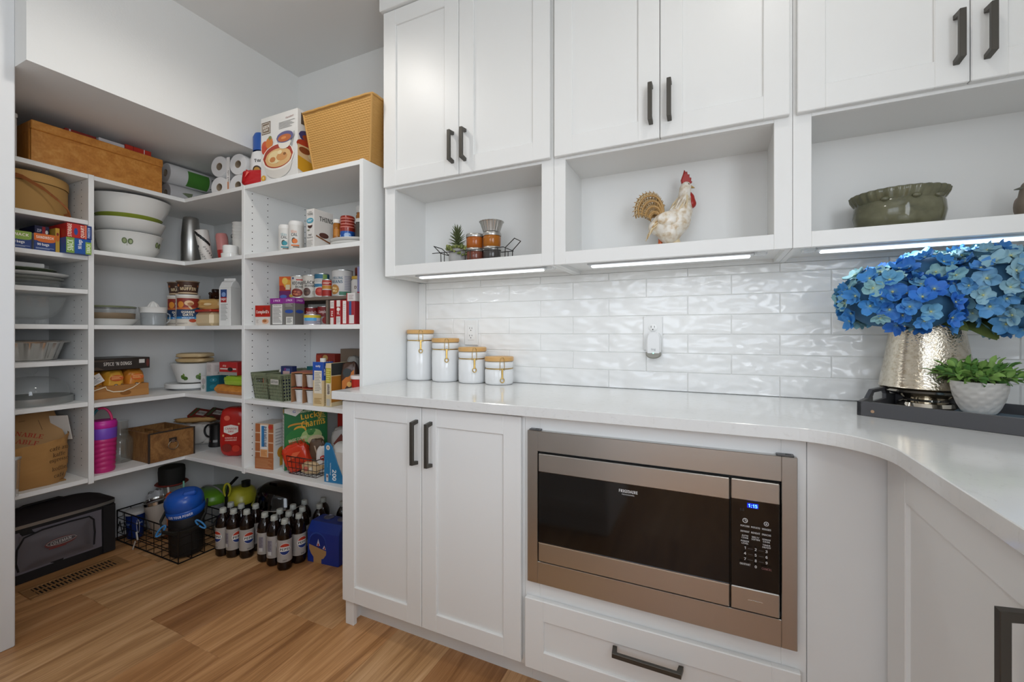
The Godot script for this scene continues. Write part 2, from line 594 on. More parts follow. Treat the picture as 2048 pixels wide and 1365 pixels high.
# ================================================================ MATERIALS AND ROOM
func materials() -> void:
	var paint := mat("wall_paint", "ebebe9", 0.75)
	paint.normal_enabled = true
	paint.normal_texture = noise_tex(3, 0.09, [], 512, 512, true, 2.0)
	paint.normal_scale = 0.10
	paint.uv1_triplanar = true
	paint.uv1_world_triplanar = true
	paint.uv1_scale = Vector3(2.2, 2.2, 2.2)
	mat("cabinet_white", "ededeb", 0.38)
	mat("melamine", "f0f0ee", 0.42)
	mat("ceiling_paint", "ebebe9", 0.8)
	mat("trim_white", "e6e7e8", 0.4)
	mat("handle_metal", "57544f", 0.42, 0.75)
	mat("black_plastic", "161616", 0.4)
	mat("stainless", "bdbbb8", 0.30, 1.0)
	mat("chrome", "cfcfcd", 0.16, 1.0)
	mat("dark_glass", "0b0b0c", 0.07)
	# quartz: white with faint grey veins
	var q := mat("quartz", "ffffff", 0.10)
	var f := FastNoiseLite.new()
	f.seed = 21; f.frequency = 0.012; f.fractal_type = FastNoiseLite.FRACTAL_RIDGED; f.fractal_octaves = 4
	f.domain_warp_enabled = true; f.domain_warp_amplitude = 40.0
	var nt := NoiseTexture2D.new()
	nt.width = 1024; nt.height = 1024; nt.seamless = true; nt.noise = f
	var gr := Gradient.new()
	gr.offsets = PackedFloat32Array([0.0, 0.80, 0.95, 1.0])
	gr.colors = PackedColorArray([Color("e4e4e2"), Color("e2e2e0"), Color("d8d7d4"), Color("c9c8c5")])
	nt.color_ramp = gr
	q.albedo_texture = nt
	q.uv1_triplanar = true; q.uv1_world_triplanar = true
	q.uv1_scale = Vector3(1.1, 1.1, 1.1)
	# glazed tile: hand-made waviness
	var tl := mat("glazed_tile", "efefed", 0.10)
	tl.normal_enabled = true
	tl.normal_texture = noise_tex(8, 0.010, [], 512, 512, true, 14.0, 2)
	tl.normal_scale = 0.55
	tl.uv1_triplanar = true; tl.uv1_world_triplanar = true
	tl.uv1_scale = Vector3(1.3, 3.2, 1.3)
	mat("grout", "e6e6e3", 0.8)
	# floor planks: six tones, one grain
	var grain := wood_image(11, [[0.0, "9a7049"], [0.3, "b4885c"], [0.5, "c89b6d"], [0.7, "d5a97c"], [1.0, "e4bd94"]], 512, 1024, 4.0)
	var tones := ["fffaf4", "e9dccd", "fff2e2", "d9c8b6", "f3e4d2", "fffdf8"]
	for i in 6:
		var m := mat("plank_%d" % i, tones[i], 0.42)
		m.albedo_texture = grain
		m.uv1_triplanar = true; m.uv1_world_triplanar = true
		m.uv1_scale = Vector3(2.1, 2.1, 0.5)
		m.uv1_offset = Vector3(0.37 * i, 0.21 * i, 0.53 * i)
	var oak := wood_image(31, [[0.0, "b06c26"], [0.5, "c98436"], [1.0, "dda052"]], 256, 512)
	for d in [["oak_wood", "ffffff", 0.4], ["bread_board_wood", "fff8ee", 0.5]]:
		var m := mat(d[0], d[1], d[2])
		m.albedo_texture = oak
		m.uv1_triplanar = true
		m.uv1_scale = Vector3(0.9, 6.0, 6.0)
	var walnut := wood_image(41, [[0.0, "6b4522"], [0.5, "8d6234"], [1.0, "a97c48"]], 256, 512)
	var cw := mat("crate_wood", "ffffff", 0.6)
	cw.albedo_texture = walnut
	cw.uv1_triplanar = true
	cw.uv1_scale = Vector3(1.5, 7.0, 7.0)

func room() -> void:
	var w: StandardMaterial3D = mats["wall_paint"]
	struct("wall_back", Geo.new().bx(-3.12, 1.07, 0, 2.75, -0.12, 0), w)
	struct("wall_left", Geo.new().bx(-3.12, -3.0, 0, 2.75, 0, 3.62), w)
	struct("wall_right", Geo.new().bx(0.95, 1.07, 0, 2.75, 0, 1.7).bx(0.95, 1.07, 0, 2.75, 3.1, 3.62).bx(0.95, 1.07, 0, 1.0, 1.7, 3.1).bx(0.95, 1.07, 2.25, 2.75, 1.7, 3.1), w)
	struct("wall_bulkhead", Geo.new().bx(-3.0, -2.194, 2.10, 2.627, 0, 1.10), w)
	var stub := struct("wall_front", Geo.new().bx(-3.0, -2.298, 0, 2.627, 1.10, 1.24), w)
	part(stub, "corner_casing", Geo.new().bx(-2.298, -2.290, 0, 2.627, 1.099, 1.241, 0.003), mats["trim_white"])
	struct("wall_rear", Geo.new().bx(-3.0, -1.15, 0, 2.75, 3.62, 3.74).bx(0.25, 0.95, 0, 2.75, 3.62, 3.74).bx(-1.15, 0.25, 0, 1.0, 3.62, 3.74).bx(-1.15, 0.25, 2.25, 2.75, 3.62, 3.74), w)
	var rf := Geo.new()
	rf.bx(-1.15, -1.09, 1.0, 2.25, 3.65, 3.71, 0.004).bx(0.19, 0.25, 1.0, 2.25, 3.65, 3.71, 0.004).bx(-1.09, 0.19, 1.0, 1.06, 3.65, 3.71, 0.004).bx(-1.09, 0.19, 2.19, 2.25, 3.65, 3.71, 0.004).bx(-0.47, -0.43, 1.06, 2.19, 3.655, 3.705, 0.004)
	var w2 := struct("window_2", rf, mats["trim_white"])
	part(w2, "pane", Geo.new().bx(-1.09, -0.47, 1.06, 2.19, 3.678, 3.682), glass("window_pane", "f4f8fa", 0.06))
	part(w2, "pane", Geo.new().bx(-0.43, 0.19, 1.06, 2.19, 3.678, 3.682), glass("window_pane", "f4f8fa", 0.06))
	var wf := Geo.new()
	wf.bx(0.98, 1.04, 1.0, 2.25, 1.7, 1.76, 0.004).bx(0.98, 1.04, 1.0, 2.25, 3.04, 3.1, 0.004).bx(0.98, 1.04, 1.0, 1.06, 1.76, 3.04, 0.004).bx(0.98, 1.04, 2.19, 2.25, 1.76, 3.04, 0.004).bx(0.985, 1.035, 1.06, 2.19, 2.38, 2.42, 0.004)
	var win := struct("window_1", wf, mats["trim_white"])
	part(win, "pane", Geo.new().bx(1.008, 1.012, 1.06, 2.19, 1.76, 2.38), glass("window_pane", "f4f8fa", 0.06))
	part(win, "pane", Geo.new().bx(1.008, 1.012, 1.06, 2.19, 2.42, 3.04), glass("window_pane", "f4f8fa", 0.06))
	struct("ceiling", Geo.new().bx(-3.12, 1.07, 2.627, 2.75, 0, 3.62), mats["ceiling_paint"])
	# floor: a slab with planks laid along z
	var fl := struct("floor", Geo.new().bx(-3.12, 1.07, -0.08, -0.008, -0.12, 3.74), plain("6b4a2c", 0.8))
	var ends := {3: [0.81], 1: [0.847], 5: [0.549]} # butt joints the photo shows, by row
	var meshes := {}
	for k in 17:
		var x0 := -2.95 + 0.2322 * k
		var x1 := x0 + 0.2322
		var cuts := [0.0]
		var z := fmod(0.37 * k + 0.29, 1.22) - 0.1
		if k - 1 in ends: z = ends[k - 1][0]
		while z > 1.22: z -= 1.22
		while z < 3.62:
			if z > 0.02: cuts.append(z)
			z += 1.22
		cuts.append(3.62)
		for i in cuts.size() - 1:
			var ln: float = cuts[i + 1] - cuts[i]
			var key := "%.3f" % ln
			if not meshes.has(key): meshes[key] = Geo.new().box(Vector3(), Vector3(0.2318, 0.008, ln - 0.0005), 0.0006).mesh()
			var o := inst(fl, "plank", meshes[key], mats["plank_%d" % ((k * 5 + i * 2 + (k * k) % 3) % 6)])
			o.position = Vector3(clampf((x0 + x1) / 2, -2.883, 0.83), -0.004, (cuts[i] + cuts[i + 1]) / 2)
	# floor register under the near bay
	var v := thing("floor_vent", "tan metal floor register with narrow louvres set in the wood floor", "vent", "", Vector3(-2.686, 0.0005, 0.79))
	var tan_ := plain("a97c4e", 0.45, 0.2)
	part(v, "frame", Geo.new().bx(-0.07, -0.045, 0, 0.004, -0.17, 0.17, 0.0015).bx(0.045, 0.07, 0, 0.004, -0.17, 0.17, 0.0015).bx(-0.045, 0.045, 0, 0.004, -0.17, -0.14, 0.0015).bx(-0.045, 0.045, 0, 0.004, 0.14, 0.17, 0.0015), tan_)
	part(v, "duct", Geo.new().bx(-0.045, 0.045, 0.0, 0.0006, -0.14, 0.14), plain("1b140d", 0.9))
	var sl := Geo.new().box(Vector3(), Vector3(0.09, 0.0035, 0.0065), 0.001).mesh()
	for i in 21:
		var o := inst(v, "slat", sl, tan_)
		o.position = Vector3(0, 0.0024, -0.134 + i * 0.0134)
	part(v, "rib", Geo.new().bx(-0.003, 0.003, 0.0006, 0.004, -0.14, 0.14), tan_)

# ================================================================ PANTRY SHELVES
func pin_holes(parent: Node, fix: String, at_: float, along: Array, y0: float, y1: float) -> void:
	var g := Geo.new()
	for a in along:
		var y := y0
		while y < y1:
			var ce := Vector3(at_, y, a) if fix == "x" else Vector3(a, y, at_)
			var u := Vector3(0, 0, 0.0028) if fix == "x" else Vector3(0.0028, 0, 0)
			var pts := []
			for j in 8: pts.append(ce + u * cos(TAU * j / 8) * (-1.0 if fix == "x" else 1.0) + Vector3(0, 0.0028, 0) * sin(TAU * j / 8))
			g.face(pts)
			y += 0.032
	var o := part(parent, "pin_holes", g, plain("3a3936", 0.9))
	o.set_meta("kind", "stuff")

func shelving() -> void:
	var m: StandardMaterial3D = mats["melamine"]
	var t := thing("corner_shelving", "white L-shaped corner shelving running along both pantry walls under the bulkhead", "shelving", "", Vector3())
	for y in [1.863, 1.521, 1.172, 0.808, 0.468]:
		part(t, "shelf", Geo.new().bx(-2.998, -2.6, y - 0.02, y, 0.002, 0.763, 0.001), m)
		part(t, "shelf", Geo.new().bx(-2.5995, -2.116, y - 0.02, y, 0.002, 0.385, 0.001), m)
	part(t, "side_panel", Geo.new().bx(-2.998, -2.594, 0.440, 1.864, 0.764, 0.784, 0.001), m)
	var rt := thing("bay_shelving", "white shelf bay of canned goods between corner shelving and white cabinets", "shelving", "", Vector3())
	for y in [1.863, 1.521, 1.172, 0.808, 0.468]:
		part(rt, "shelf", Geo.new().bx(-2.0945, -1.3425, y - 0.02, y, 0.002, 0.385, 0.001), m)
	part(rt, "side_panel", Geo.new().bx(-2.115, -2.095, 0.440, 1.864, 0.002, 0.386, 0.001), m)
	part(rt, "side_panel", Geo.new().bx(-1.342, -1.322, 0.0, 1.864, 0.002, 0.388, 0.001), m)
	pin_holes(rt, "x", -2.0947, [0.345, 0.262, 0.037], 0.52, 1.84)
	var lt := thing("bay_shelving", "white shelf bay of seven closely spaced shelves beside the pantry doorway wall", "shelving", "", Vector3())
	for y in [1.863, 1.650, 1.488, 1.333, 1.172, 1.011, 0.818, 0.468]:
		part(lt, "shelf", Geo.new().bx(-2.998, -2.595, y - 0.02, y, 0.785, 1.098, 0.001), m)
	pin_holes(lt, "z", 0.7843, [-2.66, -2.73], 0.52, 1.84)
# ================================================================ CABINETS
# a shaker door, w x h, its back on z = 0: frame with a recessed flat panel
func shaker(parent: Node, called: String, x0: float, x1: float, y0: float, y1: float, z: float, stile := 0.066) -> MeshInstance3D:
	var m: StandardMaterial3D = mats["cabinet_white"]
	var g := Geo.new()
	var th := 0.019
	var b := 0.0022
	g.bx(x0, x0 + stile, y0, y1, z, z + th, b).bx(x1 - stile, x1, y0, y1, z, z + th, b)
	g.bx(x0 + stile - b, x1 - stile + b, y0, y0 + stile, z, z + th - 0.0002, b).bx(x0 + stile - b, x1 - stile + b, y1 - stile, y1, z, z + th - 0.0002, b)
	var d := part(parent, called, g, m)
	part(d, "panel", Geo.new().bx(x0 + stile - 0.004, x1 - stile + 0.004, y0 + stile - 0.004, y1 - stile + 0.004, z + 0.002, z + th - 0.008), m)
	return d

# a bar pull whose ends slope back to the door; along y, or along x when flat
func pull(parent: Node, at_: Vector3, ln: float, flat := false, out := 0.034) -> void:
	var h := ln / 2
	var w := 0.0065
	var p := PackedVector2Array([Vector2(-h, 0), Vector2(-h + 0.012, 0), Vector2(-h + 0.016, out - 0.011), Vector2(h - 0.016, out - 0.011), Vector2(h - 0.012, 0), Vector2(h, 0), Vector2(h - 0.004, out), Vector2(-h + 0.004, out)])
	var g := Geo.new()
	# local: x along the bar, y outwards
	var b := Basis(Vector3(0, 1, 0), Vector3(0, 0, 1), Vector3(1, 0, 0)) if not flat else Basis(Vector3(1, 0, 0), Vector3(0, 0, 1), Vector3(0, -1, 0))
	g.xf = Transform3D(b, at_)
	g.prism(p, -w, w, 0.001)
	part(parent, "handle", g, mats["handle_metal"])

func upper_cabinets() -> void:
	var m: StandardMaterial3D = mats["cabinet_white"]
	var defs := [
		[-1.283, -0.5145, "tall white upper cabinet beside the open pantry shelves, jam jars in its cubby"],
		[-0.5135, 0.2045, "white upper cabinet above the microwave with a rooster in its cubby"],
		[0.2055, 0.945, "white upper cabinet above the blue flowers with a green bowl in its cubby"]]
	var doors := [[[-1.275, -0.9000], [-0.8980, -0.5225]], [[-0.5070, -0.1545], [-0.1525, 0.1965]], [[0.2130, 0.5705], [0.5725, 0.938]]]
	var open := [[-1.229, -0.561], [-0.471, 0.159], [0.250, 0.900]]
	for i in 3:
		var x0: float = defs[i][0]; var x1: float = defs[i][1]
		var o0: float = open[i][0]; var o1: float = open[i][1]
		var t := thing("upper_cabinet", defs[i][2], "cabinet", "", Vector3())
		var g := Geo.new()
		g.bx(x0, x0 + 0.016, 1.378, 2.5, 0.002, 0.281).bx(x1 - 0.016, x1, 1.378, 2.5, 0.002, 0.281) # sides
		g.bx(x0 + 0.016, x1 - 0.016, 2.484, 2.5, 0.002, 0.281).bx(x0 + 0.016, x1 - 0.016, 1.378, 1.41, 0.002, 0.014) # top, hanging rail
		part(t, "carcass", g, m)
		part(t, "cubby_floor", Geo.new().bx(x0 + 0.016, x1 - 0.016, 1.392, 1.412, 0.014, 0.281), m)
		part(t, "cubby_ceiling", Geo.new().bx(x0 + 0.016, x1 - 0.016, 1.749, 1.765, 0.014, 0.281), m)
		part(t, "cubby_side", Geo.new().bx(x0 + 0.016, o0 - 0.006, 1.412, 1.749, 0.076, 0.281), m)
		part(t, "cubby_side", Geo.new().bx(o1 + 0.006, x1 - 0.016, 1.412, 1.749, 0.076, 0.281), m)
		part(t, "back_panel", Geo.new().bx(x0 + 0.016, x1 - 0.016, 1.412, 1.749, 0.060, 0.076), m)
		var f := Geo.new()
		var b := 0.001
		f.bx(x0, o0, 1.378, 2.5, 0.281, 0.300, b).bx(o1, x1, 1.378, 2.5, 0.281, 0.300, b)
		f.bx(o0, o1, 1.378, 1.422, 0.281, 0.2998, b).bx(o0, o1, 1.745, 1.775, 0.281, 0.2998, b).bx(o0, o1, 2.47, 2.5, 0.281, 0.2998, b)
		part(t, "face_frame", f, m)
		for j in 2:
			var d = doors[i][j]
			var dr := shaker(t, "door", d[0], d[1], 1.754, 2.497, 0.3002, 0.0665)
			pull(dr, Vector3(d[1] - 0.0255 if j == 0 else d[0] + 0.0285, 1.862, 0.3192), 0.124)
		# a light bar under it
	var c := struct("trim_1", Geo.new().bx(-1.286, 0.945, 2.4995, 2.627, 0.002, 0.333, 0.002), m)
	c.set_meta("label", "flat white crown trim between upper cabinets and ceiling")
	var bars := [[-1.16, -0.585, "glowing light bar under the upper cabinet with the jam jars"], [-0.40, 0.105, "glowing light bar under the upper cabinet with the rooster"], [0.285, 0.86, "glowing light bar under the upper cabinet with the green bowl"]]
	var lm := mat("led_diffuser", "ffffff", 0.4)
	lm.emission_enabled = true
	lm.emission = Color(0.95, 0.98, 1.0)
	lm.emission_energy_multiplier = 1.6
	var k := 0
	for bdef in bars:
		var a: float = bdef[0]; var e: float = bdef[1]
		var t := thing("light_bar", bdef[2], "light", "", Vector3())
		part(t, "housing", Geo.new().bx(a - 0.01, e + 0.01, 1.3785, 1.3918, 0.196, 0.240, 0.002), plain("c9cbcd", 0.35))
		part(t, "diffuser", Geo.new().bx(a, e, 1.3715, 1.3785, 0.203, 0.226, 0.003), lm)
		var cl := e + 0.028 if k != 2 else a - 0.028
		part(t, "end_connector", Geo.new().bx(cl - 0.017, cl + 0.017, 1.376, 1.3918, 0.196, 0.236, 0.004), glass("clear_plastic", "e9eef0", 0.3))
		var l := AreaLight3D.new()
		l.name = "led_strip"
		l.area_size = Vector2(e - a, 0.018)
		l.light_color = Color(0.97, 0.985, 1.0)
		l.light_energy = LED * (e - a)
		l.shadow_enabled = true
		l.position = Vector3((a + e) / 2, 1.3695, 0.2145)
		l.rotation.x = -PI / 2
		add_child(l)
		k += 1

const LED := 0.075

func base_cabinets() -> void:
	var m: StandardMaterial3D = mats["cabinet_white"]
	# two-door cabinet
	var t := thing("base_cabinet", "white two-door base cabinet at the pantry end of the counter", "cabinet", "", Vector3())
	part(t, "carcass", Geo.new().bx(-1.303, -1.285, 0.0, 0.882, 0.389, 0.482).bx(-1.303, -1.285, 0.105, 0.882, 0.012, 0.389).bx(-1.285, -0.545, 0.105, 0.125, 0.012, 0.482).bx(-1.285, -0.545, 0.125, 0.882, 0.012, 0.03), m)
	part(t, "face_frame", Geo.new().bx(-1.303, -1.262, 0.0, 0.882, 0.482, 0.500, 0.001).bx(-0.575, -0.5385, 0.090, 0.882, 0.482, 0.500, 0.001).bx(-1.262, -0.575, 0.850, 0.882, 0.482, 0.4998, 0.001).bx(-1.262, -0.575, 0.090, 0.135, 0.482, 0.4998, 0.001), m)
	part(t, "toe_kick", Geo.new().bx(-1.285, -0.5385, 0.0, 0.105, 0.425, 0.440), m)
	var d1 := shaker(t, "door", -1.301, -0.9275, 0.103, 0.873, 0.5002, 0.0625)
	pull(d1, Vector3(-0.9455, 0.752, 0.5192), 0.157)
	var d2 := shaker(t, "door", -0.9255, -0.546, 0.103, 0.873, 0.5002, 0.0625)
	pull(d2, Vector3(-0.8850, 0.750, 0.5192), 0.157)
	# microwave cabinet with a drawer
	var c := thing("base_cabinet", "white base cabinet holding the built-in microwave over one wide drawer", "cabinet", "", Vector3())
	part(c, "carcass", Geo.new().bx(-0.5375, -0.520, 0.105, 0.882, 0.012, 0.482).bx(0.188, 0.2045, 0.105, 0.882, 0.012, 0.482).bx(-0.520, 0.188, 0.105, 0.125, 0.012, 0.482).bx(-0.520, 0.188, 0.345, 0.360, 0.012, 0.482).bx(-0.520, 0.188, 0.36, 0.882, 0.012, 0.028), m)
	part(c, "face_frame", Geo.new().bx(-0.5375, -0.487, 0.090, 0.882, 0.482, 0.503, 0.001).bx(0.152, 0.2045, 0.0, 0.882, 0.482, 0.503, 0.001).bx(-0.487, 0.152, 0.773, 0.882, 0.482, 0.5028, 0.001).bx(-0.487, 0.152, 0.300, 0.435, 0.482, 0.5028, 0.001).bx(-0.487, 0.152, 0.085, 0.105, 0.482, 0.5028, 0.001), m)
	part(c, "toe_kick", Geo.new().bx(-0.538, 0.152, 0.0, 0.105, 0.425, 0.440), m)
	var dr := shaker(c, "drawer", -0.531, 0.1915, 0.099, 0.316, 0.5032, 0.062)
	pull(dr, Vector3(-0.165, 0.2435, 0.5222), 0.187, true)
	# corner filler and the return under the side counter
	var p := thing("corner_cabinet", "white return base cabinet with plain corner filler panel beside the microwave", "cabinet", "", Vector3())
	part(p, "filler_panel", Geo.new().bx(0.206, 0.372, 0.0, 0.882, 0.482, 0.4995, 0.001), m)
	part(p, "carcass", Geo.new().bx(0.373, 0.945, 0.0, 0.882, 0.482, 0.4995).bx(0.373, 0.945, 0.0, 0.882, 2.18, 2.2).bx(0.93, 0.945, 0, 0.882, 0.5, 2.18), m)
	var fg := Geo.new()
	fg.bx(0.373, 0.392, 0.0, 0.105, 0.4997, 2.18).bx(0.373, 0.392, 0.86, 0.882, 0.4997, 2.18)
	fg.bx(0.373, 0.392, 0.105, 0.86, 1.085, 1.125).bx(0.373, 0.392, 0.105, 0.86, 0.4997, 0.535).bx(0.373, 0.392, 0.105, 0.86, 1.66, 1.70).bx(0.373, 0.392, 0.105, 0.86, 2.14, 2.18)
	part(p, "face_frame", fg, m)
	for i in 3:
		var zz: float = [0.520, 1.115, 1.675][i]
		var ln: float = [0.585, 0.555, 0.48][i]
		var holder := Geo.new()
		var th := 0.019; var s := 0.098; var b := 0.002
		var xf0 := 0.3535; var xf1 := 0.3725
		holder.bx(xf0, xf1, 0.105, 0.872, zz, zz + s, b).bx(xf0, xf1, 0.105, 0.872, zz + ln - s, zz + ln, b)
		holder.bx(xf0 + 0.0002, xf1, 0.105, 0.105 + 0.0625, zz + s - b, zz + ln - s + b, b).bx(xf0 + 0.0002, xf1, 0.872 - 0.0825, 0.872, zz + s - b, zz + ln - s + b, b)
		var d := part(p, "door", holder, m)
		part(d, "panel", Geo.new().bx(xf0 + 0.009, xf1 - 0.002, 0.16, 0.80, zz + s - 0.004, zz + ln - s + 0.004), m)
		var g := Geo.new()
		var h := 0.0785
		g.xf = Transform3D(Basis(Vector3(0, 1, 0), Vector3(-1, 0, 0), Vector3(0, 0, 1)), Vector3(xf0, 0.720, zz + ln - 0.094))
		g.prism(PackedVector2Array([Vector2(-h, 0), Vector2(-h + 0.012, 0), Vector2(-h + 0.016, 0.023), Vector2(h - 0.016, 0.023), Vector2(h - 0.012, 0), Vector2(h, 0), Vector2(h - 0.004, 0.034), Vector2(-h + 0.004, 0.034)]), -0.0065, 0.0065, 0.001)
		part(d, "handle", g, mats["handle_metal"])
	# across the aisle, seen in the microwave's glass
	var oc := thing("base_cabinet", "white base cabinet across the aisle, mirrored in the microwave glass", "cabinet", "", Vector3())
	part(oc, "carcass", Geo.new().bx(-2.28, -0.53, 0.0, 0.885, 1.70, 2.28, 0.002), m)
	part(oc, "top", Geo.new().bx(-2.28, -0.50, 0.886, 0.916, 1.675, 2.30, 0.002), mats["cabinet_white"])
	for i in 3:
		var dx := -2.27 + 0.58 * i
		part(oc, "door", Geo.new().bx(dx, dx + 0.066, 0.11, 0.87, 1.68, 1.6995, 0.002).bx(dx + 0.504, dx + 0.57, 0.11, 0.87, 1.68, 1.6995, 0.002).bx(dx + 0.064, dx + 0.506, 0.11, 0.176, 1.6802, 1.6995, 0.002).bx(dx + 0.064, dx + 0.506, 0.804, 0.87, 1.6802, 1.6995, 0.002).bx(dx + 0.06, dx + 0.51, 0.17, 0.81, 1.688, 1.6995), m)
	# worktop
	var poly := PackedVector2Array([Vector2(-1.320, 0.0125), Vector2(-1.320, 0.553)])
	for i in 15:
		var a := PI / 2 * i / 14.0
		poly.append(Vector2(0.165 + 0.155 * sin(a), 0.708 - 0.155 * cos(a)))
	poly.append(Vector2(0.320, 2.22)); poly.append(Vector2(0.948, 2.22)); poly.append(Vector2(0.948, 0.0125))
	var ct := thing("countertop", "white quartz countertop with faint grey veins and a curved inside corner", "countertop", "", Vector3())
	var cg := Geo.new()
	cg.xf = Transform3D(Basis(Vector3(1, 0, 0), Vector3(0, 0, 1), Vector3(0, -1, 0)), Vector3(0, 0.914, 0))
	cg.prism(poly, 0.0, 0.0315, 0.0015)
	part(ct, "slab", cg, mats["quartz"])

func microwave() -> void:
	var s: StandardMaterial3D = mats["stainless"]
	var t := thing("microwave", "built-in stainless steel microwave with black glass door under the counter", "microwave", "", Vector3())
	var z := 0.5035
	var tr := Geo.new()
	var x0 := -0.5215; var x1 := 0.1835; var y0 := 0.3685; var y1 := 0.8355
	var a0 := -0.4875; var a1 := 0.1505; var b0 := 0.4365; var b1 := 0.7735
	var th := 0.020
	tr.bx(x0, a0, y0, y1, z, z + th, 0.0012).bx(a1, x1, y0, y1, z, z + th, 0.0012).bx(a0, a1, y0, b0, z, z + th - 0.0001, 0.0012).bx(a0, a1, b1, y1, z, z + th - 0.0001, 0.0012)
	part(t, "trim_frame", tr, s)
	part(t, "body", Geo.new().bx(a0 + 0.002, a1 - 0.002, b0 + 0.002, b1 - 0.002, 0.10, z + 0.006), mats["black_plastic"])
	for x in [x0 + 0.020, x1 - 0.028]:
		part(t, "vent_tab", Geo.new().bx(x - 0.015, x + 0.022, y1 + 0.0002, y1 + 0.004, z, z + 0.017, 0.001), plain("77787a", 0.4, 0.7))
		part(t, "tab_slot", Geo.new().bx(x + 0.004, x + 0.016, y1 + 0.004, y1 + 0.0046, z + 0.006, z + 0.013), mats["black_plastic"])
	var f := z + 0.026 # front of the door
	# door: steel bands above and below a dark window
	var d := part(t, "door", Geo.new().bx(-0.4825, 0.0370, 0.7135, 0.7685, z + 0.007, f, 0.002), s)
	part(d, "lower_band", Geo.new().bx(-0.4825, 0.0370, 0.4415, 0.4985, z + 0.007, f, 0.002), s)
	part(d, "window_glass", Geo.new().bx(-0.4825, 0.0370, 0.4980, 0.7140, z + 0.007, f - 0.003, 0.001), mats["dark_glass"])
	draw(d, Transform3D(Basis(), Vector3(-0.2228, 0.606, f - 0.003)), 0.5195, 0.216, [["t", "FRIGIDAIRE", 0.515, 0.905, 0.038, 0.098, "d8d8d8"], ["t", "PROFESSIONAL", 0.515, 0.862, 0.016, 0.098, "b5b5b5"]], 0.0, -1.0, 0.3)
	part(d, "edge_strip", Geo.new().bx(-0.4825, 0.0370, 0.4965, 0.4990, f - 0.004, f - 0.0005), mats["chrome"])
	var c := part(t, "control_panel", Geo.new().bx(0.0405, 0.1460, 0.7175, 0.7685, z + 0.007, f, 0.002), s)
	part(c, "lower_band", Geo.new().bx(0.0405, 0.1460, 0.4415, 0.4985, z + 0.007, f, 0.002), s)
	part(c, "glass", Geo.new().bx(0.0405, 0.1460, 0.4980, 0.7180, z + 0.007, f - 0.003, 0.001), mats["dark_glass"])
	part(c, "open_bar", Geo.new().bx(0.078, 0.110, 0.470, 0.4712, f, f + 0.0006), mats["chrome"])
	var w := "d0d0d0"
	var ops := []
	ops.append(["t", "88", 0.235, 0.885, 0.032, 0.16, "2c2c2e"])
	# clock and settings icons
	ops.append_array([["e", 0.30, 0.765, 0.115, 0.055, w], ["e", 0.30, 0.765, 0.080, 0.038, "0b0b0c"], ["r", 0.300, 0.772, 0.014, 0.024, w], ["r", 0.318, 0.763, 0.05, 0.007, w]])
	ops.append_array([["e", 0.735, 0.765, 0.105, 0.050, w], ["e", 0.735, 0.765, 0.075, 0.036, "0b0b0c"], ["e", 0.735, 0.765, 0.035, 0.017, w]])
	var rows := [["POPCORN", "POTATO", "VEGGIES", 0.705], ["DEFROST", "REHEAT", "SNACKS", 0.645]]
	for r in rows:
		for i in 3: ops.append(["t", r[i], 0.295 + 0.22 * i, r[3], 0.020, 0.185, w])
	var two := [["AUTO", "COOK", 0, 0.585], ["MELT/", "SOFTEN", 1, 0.585], ["SENSOR", "COOK", 2, 0.580], ["POWER", "LEVEL", 0, 0.525], ["TIMER", "ON/OFF", 2, 0.520]]
	for r in two:
		ops.append(["t", r[0], 0.295 + 0.22 * r[2], r[3] + 0.013, 0.018, 0.17, w])
		ops.append(["t", r[1], 0.295 + 0.22 * r[2], r[3] - 0.012, 0.018, 0.17, w])
	for i in 9:
		ops.append(["t", str(i + 1), 0.295 + 0.22 * (i % 3), 0.465 - 0.062 * (i / 3), 0.030, 0.1, w])
	for r in 3:
		for q in 2: ops.append(["r", 0.405 + 0.22 * q, 0.465 - 0.062 * r, 0.10, 0.003, "6a6a6c"])
	ops.append_array([["t", "OK/START", 0.295, 0.285, 0.022, 0.22, w], ["t", "0", 0.515, 0.278, 0.030, 0.1, w], ["t", "CANCEL", 0.735, 0.275, 0.022, 0.20, "8d5f63"]])
	draw(c, Transform3D(Basis(), Vector3(0.09325, 0.608, f - 0.003)), 0.1055, 0.220, ops, 0.0, -1.0, 0.3)
	var lit := mat("clock_glow", "0a1a50", 0.3)
	lit.emission_enabled = true; lit.emission = Color(0.02, 0.16, 1.0); lit.emission_energy_multiplier = 0.7
	part(c, "clock_display", Geo.new().bx(0.0765, 0.1010, 0.7945 - 0.095, 0.7945 - 0.083, f - 0.0029, f - 0.0025), lit)
	var seg := mat("clock_digit_glow", "8fd8ff", 0.3)
	seg.emission_enabled = true; seg.emission = Color(0.45, 0.85, 1.0); seg.emission_energy_multiplier = 1.3
	var dg := draw(c, Transform3D(Basis(), Vector3(0.0888, 0.7055, f - 0.0024)), 0.0225, 0.0105, [["t", "1:15", 0.5, 0.5, 0.78, 0.9, "ffffff"]], 0.0, -1.0, 0.3, "clock_digits")
	dg.material_override = seg

